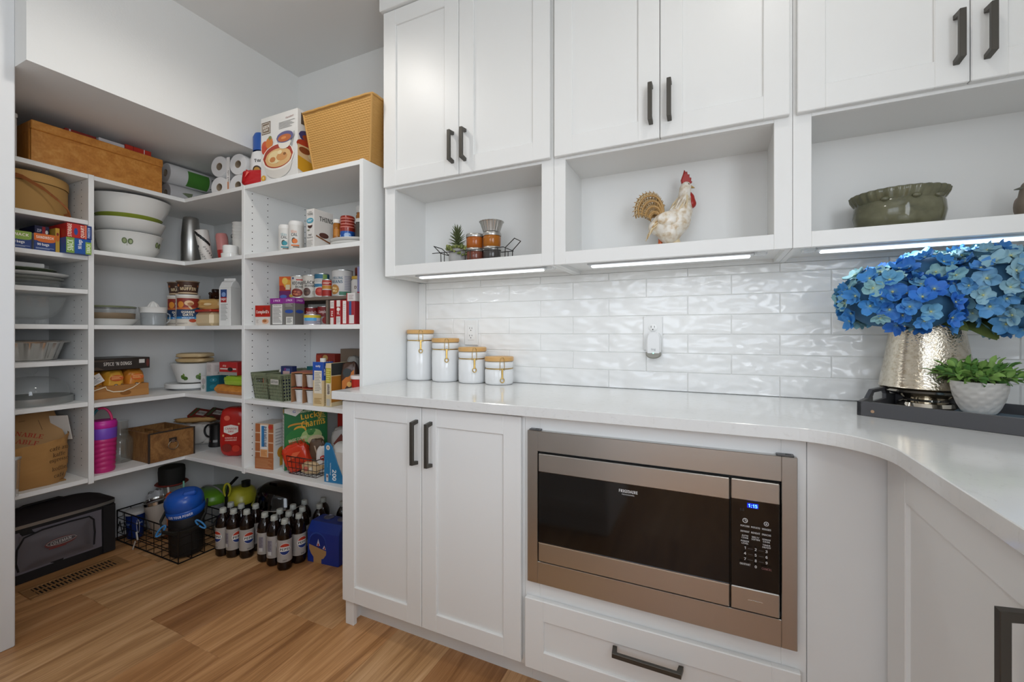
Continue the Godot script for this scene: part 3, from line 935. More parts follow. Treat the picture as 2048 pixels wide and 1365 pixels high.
func backsplash() -> void:
	var w := thing("tile_backsplash", "white glossy subway tile backsplash between counter and upper cabinets", "backsplash", "", Vector3())
	part(w, "grout", Geo.new().bx(-1.281, 0.948, 0.9145, 1.3775, 0.0005, 0.0090), mats["grout"])
	var px := 0.2955; var meshes := {}
	for row in 7:
		var y0 := 0.9150 + 0.0720 * row
		var y1 := minf(y0 + 0.0702, 1.3775)
		var x := -0.677 if row % 2 == 0 else -0.531
		while x > -1.281: x -= px
		while x < 0.948:
			var a := maxf(x, -1.2805); var b := minf(x + px - 0.0018, 0.9478)
			if b - a > 0.01:
				var key := "%.4f_%.4f" % [b - a, y1 - y0]
				if not meshes.has(key): meshes[key] = Geo.new().box(Vector3(), Vector3(b - a, y1 - y0, 0.010), 0.0016).mesh()
				var o := inst(w, "tile", meshes[key], mats["glazed_tile"])
				o.position = Vector3((a + b) / 2, (y0 + y1) / 2, 0.0068)
				o.rotation = Vector3(rng.randf_range(-0.004, 0.004), rng.randf_range(-0.002, 0.002), 0)
			x += px
	var st := struct("trim_2", Geo.new().bx(-1.3215, -1.2815, 0.9145, 1.3775, 0.0005, 0.016, 0.001), mats["cabinet_white"])
	st.set_meta("label", "narrow white filler strip between shelf panel and tile")
# ================================================================ SMALL BUILDERS
func ribbon(parent: Node, called: String, path: Array, wide: Vector3, th: float, m: Material, label := "") -> void:
	var g = Geo.new()
	var k = path.size()
	var up = []
	for i in k:
		var t: Vector3 = (path[mini(i + 1, k - 1)] - path[maxi(i - 1, 0)]).normalized()
		up.append(t.cross(wide).normalized() * th / 2)
	var f = func(i: int, a: float, b: float) -> Vector3: return path[i] + wide * a / 2.0 + up[i] * b
	for i in k - 1:
		for q in [[1, 1, -1, 1], [-1, -1, 1, -1], [1, -1, 1, 1], [-1, 1, -1, -1]]:
			g.face([f.call(i, q[0], q[1]), f.call(i + 1, q[0], q[1]), f.call(i + 1, q[2], q[3]), f.call(i, q[2], q[3])])
	for e in [0, k - 1]:
		var q = [f.call(e, -1, -1), f.call(e, 1, -1), f.call(e, 1, 1), f.call(e, -1, 1)]
		if e == 0: q.reverse()
		g.face(q)
	part(parent, called, g, m, label)

# a soft, slightly crumpled packet: pillow of half-sizes s, standing on y = 0
func pillow(parent: Node, called: String, s: Vector3, m: Material, seed_: int, crump := 0.05, off := Vector3(), flat := 0.55) -> MeshInstance3D:
	var nz = FastNoiseLite.new(); nz.seed = seed_; nz.frequency = 1.0; nz.fractal_octaves = 3
	var g = Geo.new()
	var pw = func(a: float) -> float: return signf(a) * pow(absf(a), flat)
	g.sheet(func(u, w):
		var la = PI * (u - 0.5); var lo = TAU * w
		var d = Vector3(cos(la) * sin(lo), sin(la), cos(la) * cos(lo))
		var k = 1.0 + crump * nz.get_noise_3dv(d * 2.6) * 2.0
		return off + Vector3(pw.call(d.x) * s.x * k, s.y + pw.call(d.y) * s.y * k, pw.call(d.z) * s.z * k), 22, 34)
	return part(parent, called, g, m)

func bag(called: String, label: String, cat: String, pos: Vector3, s: Vector3, turn: float, col: String, seed_: int, ops := [], crump := 0.05, rough := 0.4) -> Node3D:
	var t = thing(called, label, cat, "", pos, turn)
	pillow(t, "body", s, plain(col, rough), seed_, crump)
	if ops.size(): draw(t, Transform3D(Basis(), Vector3(0, s.y, s.z * (1.0 + crump * 1.1) + 0.001)), s.x * 1.5, s.y * 1.5, ops)
	return t

func roll(parent: Node, ce: Vector3, r: float, ln: float, m: Material, axis_z := true) -> void: # a paper roll with its cardboard core, along z
	var g = Geo.new()
	g.xf = Transform3D(Basis(Vector3(1, 0, 0), Vector3(0, 0, 1), Vector3(0, -1, 0)), ce - Vector3(0, 0, ln / 2))
	var h = r * 0.36
	g.lathe([[h, 0.0], [r * 0.96, 0.0], [r, 0.004], [r, ln - 0.004], [r * 0.96, ln], [h, ln], [h, 0.0]], 28)
	var o = part(parent, "roll", g, m)
	var c = Geo.new()
	c.xf = g.xf
	c.lathe([[h, 0.002], [h, ln - 0.001], [h * 0.9, ln - 0.001], [h * 0.9, 0.002]], 18)
	part(o, "core", c, plain("a08e78", 0.9))

# ================================================================ ON TOP OF THE SHELVES (y = 1.863)
func top_of_shelves() -> void:
	var y = 1.8632
	var b = thing("storage_box", "pale grey lidded box at the doorway end of the top shelf", "box", "", Vector3(-2.72, y, 1.045), 90)
	part(b, "body", Geo.new().bx(-0.045, 0.045, 0, 0.165, -0.1, 0.1, 0.003), plain("dad8d5", 0.5))
	part(b, "lid", Geo.new().bx(-0.047, 0.047, 0.165, 0.184, -0.102, 0.102, 0.003), plain("e4e2df", 0.5))
	# wooden box
	var wb = thing("wooden_box", "long honey-coloured wooden box on the top shelf with wrapped packets in it", "box", "", Vector3(-2.745, y, 0.727), 90)
	var wm: StandardMaterial3D = mats["oak_wood"]
	part(wb, "front_board", Geo.new().bx(-0.238, 0.238, 0.0, 0.134, 0.128, 0.143, 0.001), wm)
	part(wb, "front_rail", Geo.new().bx(-0.24, 0.24, 0.134, 0.172, 0.128, 0.150, 0.003), wm)
	part(wb, "end_board", Geo.new().bx(-0.240, -0.228, 0, 0.170, -0.13, 0.128, 0.001), wm)
	part(wb, "end_board", Geo.new().bx(0.228, 0.240, 0, 0.170, -0.13, 0.128, 0.001), wm)
	part(wb, "back_board", Geo.new().bx(-0.24, 0.24, 0, 0.170, -0.143, -0.13, 0.001), wm)
	part(wb, "base_board", Geo.new().bx(-0.228, 0.228, 0, 0.01, -0.13, 0.128), wm)
	var red = [["r", 0.72, 0.5, 0.03, 1.0, "f0e0dc"], ["r", 0.3, 0.5, 0.02, 1.0, "7a1512"]]
	var p1 = carton("wrapped_packet", "red packet with a white stripe poking out of the wooden box", "packet", "", Vector3(-2.72, y + 0.012, 0.560), Vector3(0.11, 0.208, 0.10), 90, "c23324", {"f": red, "t": red}, 0.3)
	p1.rotation.z = 0.0
	carton("wrapped_packet", "white packet lying between the red ones in the wooden box", "packet", "", Vector3(-2.72, y + 0.012, 0.668), Vector3(0.10, 0.200, 0.10), 90, "d8d4d6", {"t": [["r", 0.5, 0.5, 0.1, 1, "b9a9b2"]]}, 0.3)
	carton("wrapped_packet", "dark red flat packet behind the rim of the wooden box", "packet", "", Vector3(-2.72, y + 0.012, 0.782), Vector3(0.11, 0.195, 0.10), 90, "8e2a22", {"f": [["r", 0.15, 0.5, 0.05, 1, "d9cfcf"]]}, 0.3)
	# paper towels
	var pm = plain("e4e3e3", 0.6)
	var pt = thing("paper_towel", "paper towel roll with a green label lying on another roll", "paper towel", "", Vector3(-2.78, y + 0.1125, 0.262))
	roll(pt, Vector3(0, 0.056, 0), 0.056, 0.25, pm)
	draw(pt, Transform3D(Basis(Vector3(0, 0, -1), Vector3(0, 1, 0), Vector3(1, 0, 0)) * Basis(Vector3(0, 0, 1), PI / 2), Vector3(0, 0.056, 0.0)), PI * 0.056, 0.25,
		[["r", 0.42, 0.42, 0.55, 0.46, "4f8a35"], ["t", "bounty", 0.45, 0.12, 0.08, 0.5, "23231f", 0]], 0.0563)
	var pt2 = thing("paper_towel", "plastic-wrapped paper towel roll underneath the green-labelled one", "paper towel", "", Vector3(-2.78, y, 0.262))
	roll(pt2, Vector3(0, 0.056, 0), 0.0555, 0.25, plain("d9d7d8", 0.35))
	draw(pt2, Transform3D(Basis(Vector3(0, 0, -1), Vector3(0, 1, 0), Vector3(1, 0, 0)) * Basis(Vector3(0, 0, 1), PI / 2), Vector3(0, 0.056, 0.0)), PI * 0.056, 0.25,
		[["p", [[0.3, 0.25], [0.5, 0.2], [0.62, 0.4], [0.42, 0.5]], "8a8785"], ["p", [[0.4, 0.6], [0.6, 0.55], [0.55, 0.8]], "7f8b6c"]], 0.0558)
	# toilet paper
	var tp = thing("toilet_paper", "stack of four white toilet rolls with end holes facing out, top shelf corner", "toilet paper", "", Vector3(-2.355, y, 0.255), 10)
	for i in 4: roll(tp, Vector3(-0.064 if i % 2 == 0 else 0.062, 0.056 if i < 2 else 0.167, 0), 0.0565, 0.105, pm)
	draw(tp, Transform3D(Basis(), Vector3(-0.001, 0.11, 0.054)), 0.022, 0.2, [["r", 0.5, 0.5, 1, 1, "efece9"], ["t", "soft rolls", 0.5, 0.5, 0.5, 0.8, "6d6660", 90], ["r", 0.5, 0.22, 0.5, 0.25, "c98d6a"]])
	# jars behind
	turned("jar", "dark jar with yellow lettering and red lid behind the toilet rolls", "jar", "", Vector3(-2.385, y, 0.125), [["body", [[0, 0.001], [0.046, 0.0], [0.048, 0.004], [0.048, 0.19], [0.045, 0.194]], plain("3c2a18", 0.35)], ["lid", [[0.049, 0.194], [0.05, 0.196], [0.05, 0.220], [0.047, 0.223], [0, 0.223]], plain("2f2b16", 0.4)]])
	turned("jug", "white jug with a big blue cap behind the tomato pasta carton", "jug", "", Vector3(-2.135, y, 0.265), [["body", [[0, 0.001], [0.05, 0], [0.054, 0.01], [0.054, 0.16], [0.046, 0.2], [0.03, 0.212]], plain("e9e8e6", 0.35)], ["cap", [[0.041, 0.212], [0.042, 0.285], [0.034, 0.304], [0, 0.308]], plain("1f55a8", 0.35)]], 45)
	draw(get_node("jug"), Transform3D(Basis(), Vector3(0, 0.12, 0)), 0.15, 0.1, [["e", 0.4, 0.35, 0.3, 0.42, "3a2818"], ["e", 0.4, 0.35, 0.2, 0.26, "b98b3a"], ["e", 0.72, 0.3, 0.3, 0.42, "3a2818"], ["e", 0.72, 0.3, 0.2, 0.26, "b98b3a"], ["t", "Twists", 0.55, 0.85, 0.18, 0.5, "2a2a2a", 8]], 0.0542)
	var rb = bag("snack_bag", "shiny red snack bag lying against the pasta carton", "snack bag", Vector3(-2.075, y, 0.335), Vector3(0.062, 0.042, 0.03), 30, "b3141a", 5, [], 0.10, 0.25)
	draw(rb, Transform3D(Basis(), Vector3(-0.02, 0.05, 0.034)), 0.05, 0.05, [["p", [[0.1, 0.3], [0.5, 0.8], [0.3, 0.9]], "e0695c"]])
	# pasta-bowl carton
	var s = Vector3(0.255, 0.310, 0.125)
	var front = [["r", 0.15, 0.83, 0.25, 0.19, "6b5a49"], ["r", 0.15, 0.83, 0.21, 0.155, "e9e4dc"], ["r", 0.15, 0.83, 0.19, 0.14, "76624f"], ["t", "GIBSON", 0.15, 0.85, 0.045, 0.17, "f4efe6", 6], ["t", "HOME", 0.15, 0.80, 0.03, 0.13, "f4efe6", 6], ["t", "Thornbury", 0.80, 0.90, 0.035, 0.26, "8a3f34", 4, false, true], ["l", 0.72, 0.805, 0.42, 0.11, "a8a6a4", 6],
		["e", 0.12, 0.55, 0.18, 0.16, "c9562b"], ["e", 0.25, 0.585, 0.20, 0.17, "d0782e"], ["e", 0.27, 0.66, 0.09, 0.06, "7d7f3a"], ["e", 0.10, 0.50, 0.13, 0.14, "c4442a"],
		["e", 0.5, 0.20, 0.74, 0.37, "d9d4cc"], ["e", 0.49, 0.34, 0.88, 0.40, "efe9de"], ["e", 0.49, 0.35, 0.82, 0.36, "a83a22"], ["e", 0.50, 0.325, 0.72, 0.28, "dcb37a"], ["e", 0.42, 0.34, 0.40, 0.19, "e7cf9b"], ["e", 0.60, 0.33, 0.30, 0.12, "d2975a"], ["e", 0.35, 0.31, 0.16, 0.08, "c7824a"], ["e", 0.55, 0.40, 0.12, 0.06, "efdcae"], ["e", 0.68, 0.36, 0.08, 0.04, "8d5a2c"], ["e", 0.46, 0.27, 0.10, 0.05, "e9d7a8"],
		["e", 0.68, 0.52, 0.34, 0.17, "e4ded4"], ["e", 0.69, 0.61, 0.46, 0.17, "5e5a86"], ["e", 0.68, 0.595, 0.36, 0.11, "b8622f"], ["e", 0.66, 0.60, 0.14, 0.04, "d98b4a"], ["p", [[0.935, 0.66], [0.95, 0.66], [0.87, 0.45], [0.85, 0.45]], "8a8c92"], ["e", 0.10, 0.055, 0.13, 0.085, "e0a93a"], ["t", "4", 0.10, 0.055, 0.04, 0.06, "f7ecd2"]]
	var side = [["r", 0.55, 0.87, 0.8, 0.17, "5a4a3c"], ["t", "GIBSON", 0.55, 0.87, 0.05, 0.6, "f4efe6", 0], ["e", 0.5, 0.62, 0.9, 0.18, "48406c"], ["e", 0.5, 0.60, 0.6, 0.1, "a34a2a"], ["e", 0.3, 0.48, 0.7, 0.16, "b04028"], ["r", 0.5, 0.36, 1.0, 0.22, "d8b98a"], ["e", 0.3, 0.40, 0.5, 0.1, "8a4a2a"], ["e", 0.7, 0.34, 0.5, 0.1, "e8d6a8"], ["p", [[0, 0.30], [1, 0.22], [1, 0.06], [0.5, 0.04], [0, 0.10]], "cf9a2c"]]
	carton("dinnerware_box", "white dinnerware carton printed with pasta bowls beside the wicker basket", "carton", "", Vector3(-1.862, y, 0.310), s, 0, "dedcd8", {"f": front, "r": side}, 0.4)
	# wicker basket: woven walls
	var wk = thing("wicker_basket", "golden woven seagrass basket with flared sides at the end of the top shelf", "basket", "", Vector3(-1.490, y, 0.225))
	var m = plain("c0924f", 0.65)
	var hb = Vector2(0.165, 0.120); var ht = Vector2(0.203, 0.148); var h = 0.270
	var weave = func(c0: Vector3, c1: Vector3, d0: Vector3, d1: Vector3, out: Vector3, nx: int) -> Geo:
		var g = Geo.new()
		var ny = 27
		g.sheet(func(u, w):
			var p: Vector3 = c0.lerp(c1, u).lerp(d0.lerp(d1, u), w)
			var row = floori(w * ny * 0.99999)
			var fy = w * ny - row
			var ph = TAU * (u * nx + 0.5 * (row % 2))
			return p + out * (0.0034 * absf(sin(PI * fy)) * (0.72 + 0.28 * sin(ph))) + Vector3(0, 0.0013 * sin(ph) * sin(PI * fy), 0), nx * 4, ny * 5)
		return g
	var A = [Vector3(-hb.x, 0.002, hb.y), Vector3(hb.x, 0.002, hb.y), Vector3(hb.x, 0.002, -hb.y), Vector3(-hb.x, 0.002, -hb.y)]
	var B = [Vector3(-ht.x, h, ht.y), Vector3(ht.x, h, ht.y), Vector3(ht.x, h, -ht.y), Vector3(-ht.x, h, -ht.y)]
	var outs = [Vector3(0, 0, 1), Vector3(1, 0, 0), Vector3(0, 0, -1), Vector3(-1, 0, 0)]
	for i in 4:
		part(wk, "woven_side", weave.call(A[i], A[(i + 1) % 4], B[i], B[(i + 1) % 4], outs[i], 26 if i % 2 == 0 else 19), m)
		part(wk, "corner_braid", Geo.new().tube([A[i], A[i].lerp(B[i], 0.5), B[i]], 0.0055, 7), m)
	var rim = Geo.new()
	var loop = []
	for i in 4:
		for j in 12: loop.append(B[i].lerp(B[(i + 1) % 4], j / 12.0) + outs[i] * 0.003 + Vector3(0, 0.0015 * (j % 2), 0))
	rim.tube(loop, 0.006, 7, true)
	part(wk, "rim", rim, m)
	part(wk, "base", Geo.new().bx(-hb.x, hb.x, 0, 0.005, -hb.y, hb.y), m)

# ================================================================ NARROW BAY BY THE DOORWAY
func near_bay() -> void:
	# hat box with a leather strap
	var y = 1.6502
	var hb = turned("hat_box", "round tan fabric box with a brown leather strap, upper shelf by the doorway", "box", "", Vector3(-2.755, y, 0.945), [["body", [[0, 0.001], [0.138, 0], [0.140, 0.004], [0.140, 0.128], [0.138, 0.130]], plain("a98147", 0.8)], ["lid", [[0.1405, 0.131], [0.143, 0.133], [0.143, 0.166], [0.138, 0.172], [0, 0.174]], plain("b58c50", 0.8)]], 0, 44)
	var lt = plain("9a5a2a", 0.5)
	ribbon(hb, "strap", [Vector3(0.120, 0.150, 0.082), Vector3(0.150, 0.135, 0.040), Vector3(0.166, 0.100, -0.015), Vector3(0.172, 0.060, -0.060), Vector3(0.165, 0.030, -0.090), Vector3(0.150, 0.010, -0.100), Vector3(0.125, 0.006, -0.095)], Vector3(0.004, 0.017, 0.010), 0.005, lt, "brown leather strap")
	part(hb, "rivet", Geo.new().ball(Vector3(0.126, 0.150, 0.074), Vector3(0.004, 0.004, 0.004), 8, 6), mats["chrome"])
	# bag cartons
	y = 1.4882
	var grp = ""
	var fnt = func(word: String, c: String) -> Array: return [["r", 0.5, 0.80, 1.0, 0.42, c], ["e", 0.55, 0.60, 0.86, 0.18, c], ["t", word, 0.5, 0.80, 0.16, 0.8, "fff4e6"], ["t", "90 bags", 0.42, 0.36, 0.20, 0.55, "ffffff"], ["l", 0.5, 0.14, 0.85, 0.10, "b9c6de", 2]]
	carton("bag_carton", "blue and green snack bag carton in the narrow bay, nearest the doorway", "carton", grp, Vector3(-2.70, y, 0.995), Vector3(0.068, 0.072, 0.18), 90, "27407e", {"f": fnt.call("SNACK", "8fae4a")})
	carton("bag_carton", "blue and orange sandwich bag carton beside the green snack one", "carton", grp, Vector3(-2.70, y, 0.921), Vector3(0.066, 0.072, 0.18), 90, "27407e", {"f": fnt.call("SANDWICH", "e2702a"), "l": [["r", 0.5, 0.5, 1, 1, "c9c7c4"]]})
	carton("bag_carton", "small navy carton with red print lying on the sandwich bags", "carton", grp, Vector3(-2.74, y + 0.0725, 0.914), Vector3(0.045, 0.042, 0.16), 90, "1d2148", {"f": [["r", 0.62, 0.5, 0.22, 0.9, "a3262b"], ["t", "ZIP", 0.3, 0.5, 0.3, 0.3, "d6d6e6"], ["e", 0.82, 0.4, 0.2, 0.4, "e7e2da"]]})
	carton("bag_carton", "yellow carton with an orange star between bag boxes", "carton", grp, Vector3(-2.715, y, 0.8795), Vector3(0.014, 0.108, 0.2), 90, "c9a13a", {"f": [["e", 0.5, 0.6, 0.9, 0.3, "d9762a"], ["e", 0.5, 0.75, 0.6, 0.12, "8a2c1e"]]})
	carton("bag_carton", "green and blue snack bag carton standing proud of the shelf under a red one", "carton", grp, Vector3(-2.655, y, 0.829), Vector3(0.084, 0.068, 0.19), 90, "1c56a6", {"f": [["r", 0.16, 0.5, 0.32, 1, "83a846"], ["t", "SNACK", 0.16, 0.5, 0.24, 0.7, "f6ffe6", 90], ["t", "90 bags", 0.55, 0.62, 0.2, 0.6, "ffffff", 90], ["r", 0.88, 0.42, 0.24, 0.8, "8fb54c"], ["t", "SNACK", 0.88, 0.42, 0.16, 0.6, "f6ffe6", 90]]})
	carton("bag_carton", "red freezer bag carton stacked on the green snack bags", "carton", grp, Vector3(-2.655, y + 0.0685, 0.836), Vector3(0.066, 0.062, 0.19), 90, "c2241f", {"f": [["t", "STORAGE", 0.14, 0.5, 0.2, 0.9, "ffe9d8", 90], ["e", 0.45, 0.45, 0.2, 0.5, "2b4a94"], ["t", "QUART", 0.8, 0.5, 0.22, 0.9, "ffe9d8", 90], ["r", 0.95, 0.5, 0.1, 1, "e37a5a"]]})
	carton("bag_carton", "navy carton end beside the red freezer bag carton", "carton", grp, Vector3(-2.655, y + 0.0685, 0.7935), Vector3(0.017, 0.062, 0.19), 90, "1d3a7c", {"f": [["t", "FREEZER", 0.4, 0.5, 0.5, 0.85, "cfe0ff", 90]]})
	# plates
	y = 1.3332
	var ce = Vector3(-2.785, y, 0.94)
	turned("glass_dish", "clear glass baking dish at the bottom of the plate stack", "dish", "", ce, [["dish", [[0, 0.002], [0.11, 0.001], [0.130, 0.026], [0.140, 0.030], [0.141, 0.033], [0.128, 0.030], [0.108, 0.006], [0, 0.006]], glass("clear_glass", "dfe8e6", 0.05)]], 0, 40)
	turned("dinner_plate", "patterned grey plate under the wide white plate", "plate", "", ce + Vector3(0, 0.034, 0), [["plate", [[0, 0.001], [0.09, 0.001], [0.130, 0.012], [0.132, 0.015], [0.09, 0.006], [0, 0.005]], plain("8f8f88", 0.3)]], 0, 40)
	turned("dinner_plate", "wide white plate sticking out furthest in the plate stack", "plate", "", ce + Vector3(0.005, 0.0495, -0.008), [["plate", [[0, 0.001], [0.10, 0.001], [0.138, 0.016], [0.140, 0.019], [0.10, 0.007], [0, 0.006]], plain("e6e5e2", 0.2)]], 0, 40)
	turned("dinner_plate", "dark green leaf-patterned plate near the top of the stack", "plate", "", ce + Vector3(0, 0.069, 0.015), [["plate", [[0, 0.001], [0.09, 0.001], [0.122, 0.012], [0.124, 0.016], [0.09, 0.006], [0, 0.005]], plain("4d5a42", 0.2)], ["rim", [[0.1215, 0.0145], [0.1245, 0.0165], [0.1215, 0.0185]], plain("cfd2c8", 0.2)]], 0, 40)
	carton("tray", "thin white tray lying on top of the plate stack", "tray", "", Vector3(-2.80, y + 0.0885, 0.98), Vector3(0.16, 0.018, 0.24), 90, "e2e2e0", {}, 0.3)
	# glass bowl on feet: scalloped
	y = 1.1722
	var gb = thing("glass_bowl", "cut glass bowl with scalloped rim on small feet", "bowl", "", Vector3(-2.775, y, 0.925))
	var gm = glass("cut_glass", "dfe8e6", 0.06)
	part(gb, "bowl", Geo.new().lathe([[0, 0.022], [0.05, 0.024], [0.085, 0.040], [0.108, 0.075], [0.122, 0.118], [0.127, 0.124], [0.122, 0.124], [0.102, 0.077], [0.08, 0.045], [0.05, 0.030], [0, 0.028]], 60, 1, 1, func(a, i): return 1.0 + (0.035 * cos(a * 10) if i > 2 and i < 8 else 0.0)), gm)
	for i in 4:
		var a = TAU * (i + 0.4) / 4
		part(gb, "foot", Geo.new().ball(Vector3(sin(a) * 0.06, 0.013, cos(a) * 0.06), Vector3(0.013, 0.014, 0.013), 12, 8), gm)
	# fluted pan
	y = 1.0112
	var fp = thing("fluted_pan", "silver fluted cake pan with a wide rim", "cake pan", "", Vector3(-2.78, y, 0.925))
	var sm = mat("old_tin", "c7c5c1", 0.24, 1.0)
	part(fp, "pan", Geo.new().lathe([[0, 0.001], [0.082, 0.0], [0.090, 0.006], [0.112, 0.080], [0.116, 0.084], [0.11, 0.082], [0.088, 0.010], [0.0, 0.008]], 96, 1, 1, func(a, i): return 1.0 + (0.055 * cos(a * 14) if i > 0 and i < 4 else 0.0)), sm)
	part(fp, "rim", Geo.new().lathe([[0.110, 0.082], [0.130, 0.083], [0.136, 0.080], [0.138, 0.084], [0.134, 0.090], [0.126, 0.089], [0.108, 0.088], [0.110, 0.082]], 60), sm)
	# cake dome
	y = 0.8182
	var cd = thing("cake_stand", "galvanised round tray under a clear glass dome with a knob", "cake dome", "", Vector3(-2.755, y, 0.92))
	part(cd, "tray", Geo.new().lathe([[0, 0.001], [0.133, 0.0], [0.135, 0.003], [0.136, 0.032], [0.133, 0.034], [0.128, 0.030], [0, 0.028]], 48), plain("a6a8a6", 0.42, 0.8))
	part(cd, "dome", Geo.new().lathe([[0.122, 0.031], [0.124, 0.034], [0.121, 0.060], [0.108, 0.090], [0.080, 0.112], [0.040, 0.121], [0.012, 0.124]], 48), mats["clear_glass"])
	part(cd, "knob", Geo.new().lathe([[0.012, 0.124], [0.010, 0.131], [0.018, 0.137], [0.022, 0.146], [0.018, 0.155], [0.006, 0.159], [0, 0.159]], 24), mats["cut_glass"])
	# paper bag with a cardboard box in it
	y = 0.4682
	var nz = FastNoiseLite.new(); nz.seed = 77; nz.frequency = 1.0
	var pb = thing("storage_bag", "brown kraft fabric bag printed with coffee words, a flattened carton sticking out", "bag", "", Vector3(-2.80, y, 0.950), 90)
	var bg = Geo.new()
	bg.sheet(func(u, w):
		var a = TAU * u
		var r = 1.0 + 0.035 * nz.get_noise_2d(cos(a) * 2.0 + 5.0, sin(a) * 2.0 + w * 2.2) * 2.0 - 0.10 * pow(1.0 - w, 6.0)
		var e = 0.62
		return Vector3(signf(sin(a)) * pow(absf(sin(a)), e) * 0.139 * r, w * (0.200 + 0.02 * sin(a) - 0.012 * cos(a)), signf(cos(a)) * pow(absf(cos(a)), e) * 0.180 * r), 64, 20)
	part(pb, "body", bg, plain("b0824a", 0.85))
	part(pb, "base", Geo.new().bx(-0.11, 0.11, 0.001, 0.006, -0.15, 0.15), plain("9c7440", 0.85))
	var words = [["café au", 0.82, true], ["kaffe", 0.66, true], ["espresso", 0.50, false], ["koffie", 0.30, true], ["café", 0.12, false]]
	var ops = []
	for w in words: ops.append(["t", w[0], 0.5, w[1], 0.10, 0.85, "3a2a18", 0, false, true])
	draw(pb, Transform3D(Basis(Vector3.UP, 0.42), Vector3(0.076, 0.105, 0.181)), 0.09, 0.17, ops)
	var cb = thing("cardboard_box", "flattened brown cardboard carton with red lettering in the kraft bag", "cardboard box", "", Vector3(-2.80, y + 0.17, 0.952), 90)
	var km = plain("b98f5e", 0.8)
	var tilt = Transform3D(Basis(Vector3(0, 0, 1), 0.10) * Basis(Vector3(1, 0, 0), -0.62), Vector3(0.0, 0.06, 0.06))
	part(cb, "panel", Geo.new().at(tilt).box(Vector3(), Vector3(0.245, 0.17, 0.008), 0.001), km)
	draw(cb, tilt * Transform3D(Basis(), Vector3(0, 0, 0.004)), 0.245, 0.17, [["t", "RETURNABLE", 0.42, 0.50, 0.12, 0.7, "b8432c", -30, true, true], ["t", "RECYCLABLE", 0.33, 0.34, 0.12, 0.7, "b8432c", -30, true, true], ["r", 0.75, 0.6, 0.006, 0.3, "6d5232"], ["r", 0.55, 0.8, 0.08, 0.012, "6d5232"]])
	part(cb, "flap", Geo.new().at(Transform3D(Basis(Vector3(0, 1, 0), -0.9) * Basis(Vector3(1, 0, 0), 0.25), Vector3(0.120, 0.06, 0.075))).box(Vector3(), Vector3(0.07, 0.12, 0.004), 0.001), plain("d9d4cc", 0.7))
	part(cb, "box_body", Geo.new().bx(-0.10, 0.095, -0.1, 0.09, -0.13, -0.06, 0.002), plain("9c7848", 0.8))
	var tub = thing("plastic_tub", "small clear plastic tub in front of the kraft bag at the doorway", "tub", "", Vector3(-2.575, y, 1.035), 90)
	part(tub, "body", Geo.new().lathe([[0, 0.001], [0.042, 0.0], [0.052, 0.150], [0.050, 0.150], [0.040, 0.003], [0, 0.003]], 4, 0.62, 0.5), glass("tub_plastic", "c9d4d8", 0.22))
	part(tub, "lid", Geo.new().lathe([[0.053, 0.150], [0.056, 0.152], [0.056, 0.160], [0, 0.164]], 4, 0.62, 0.5), plain("d6dcdc", 0.3))
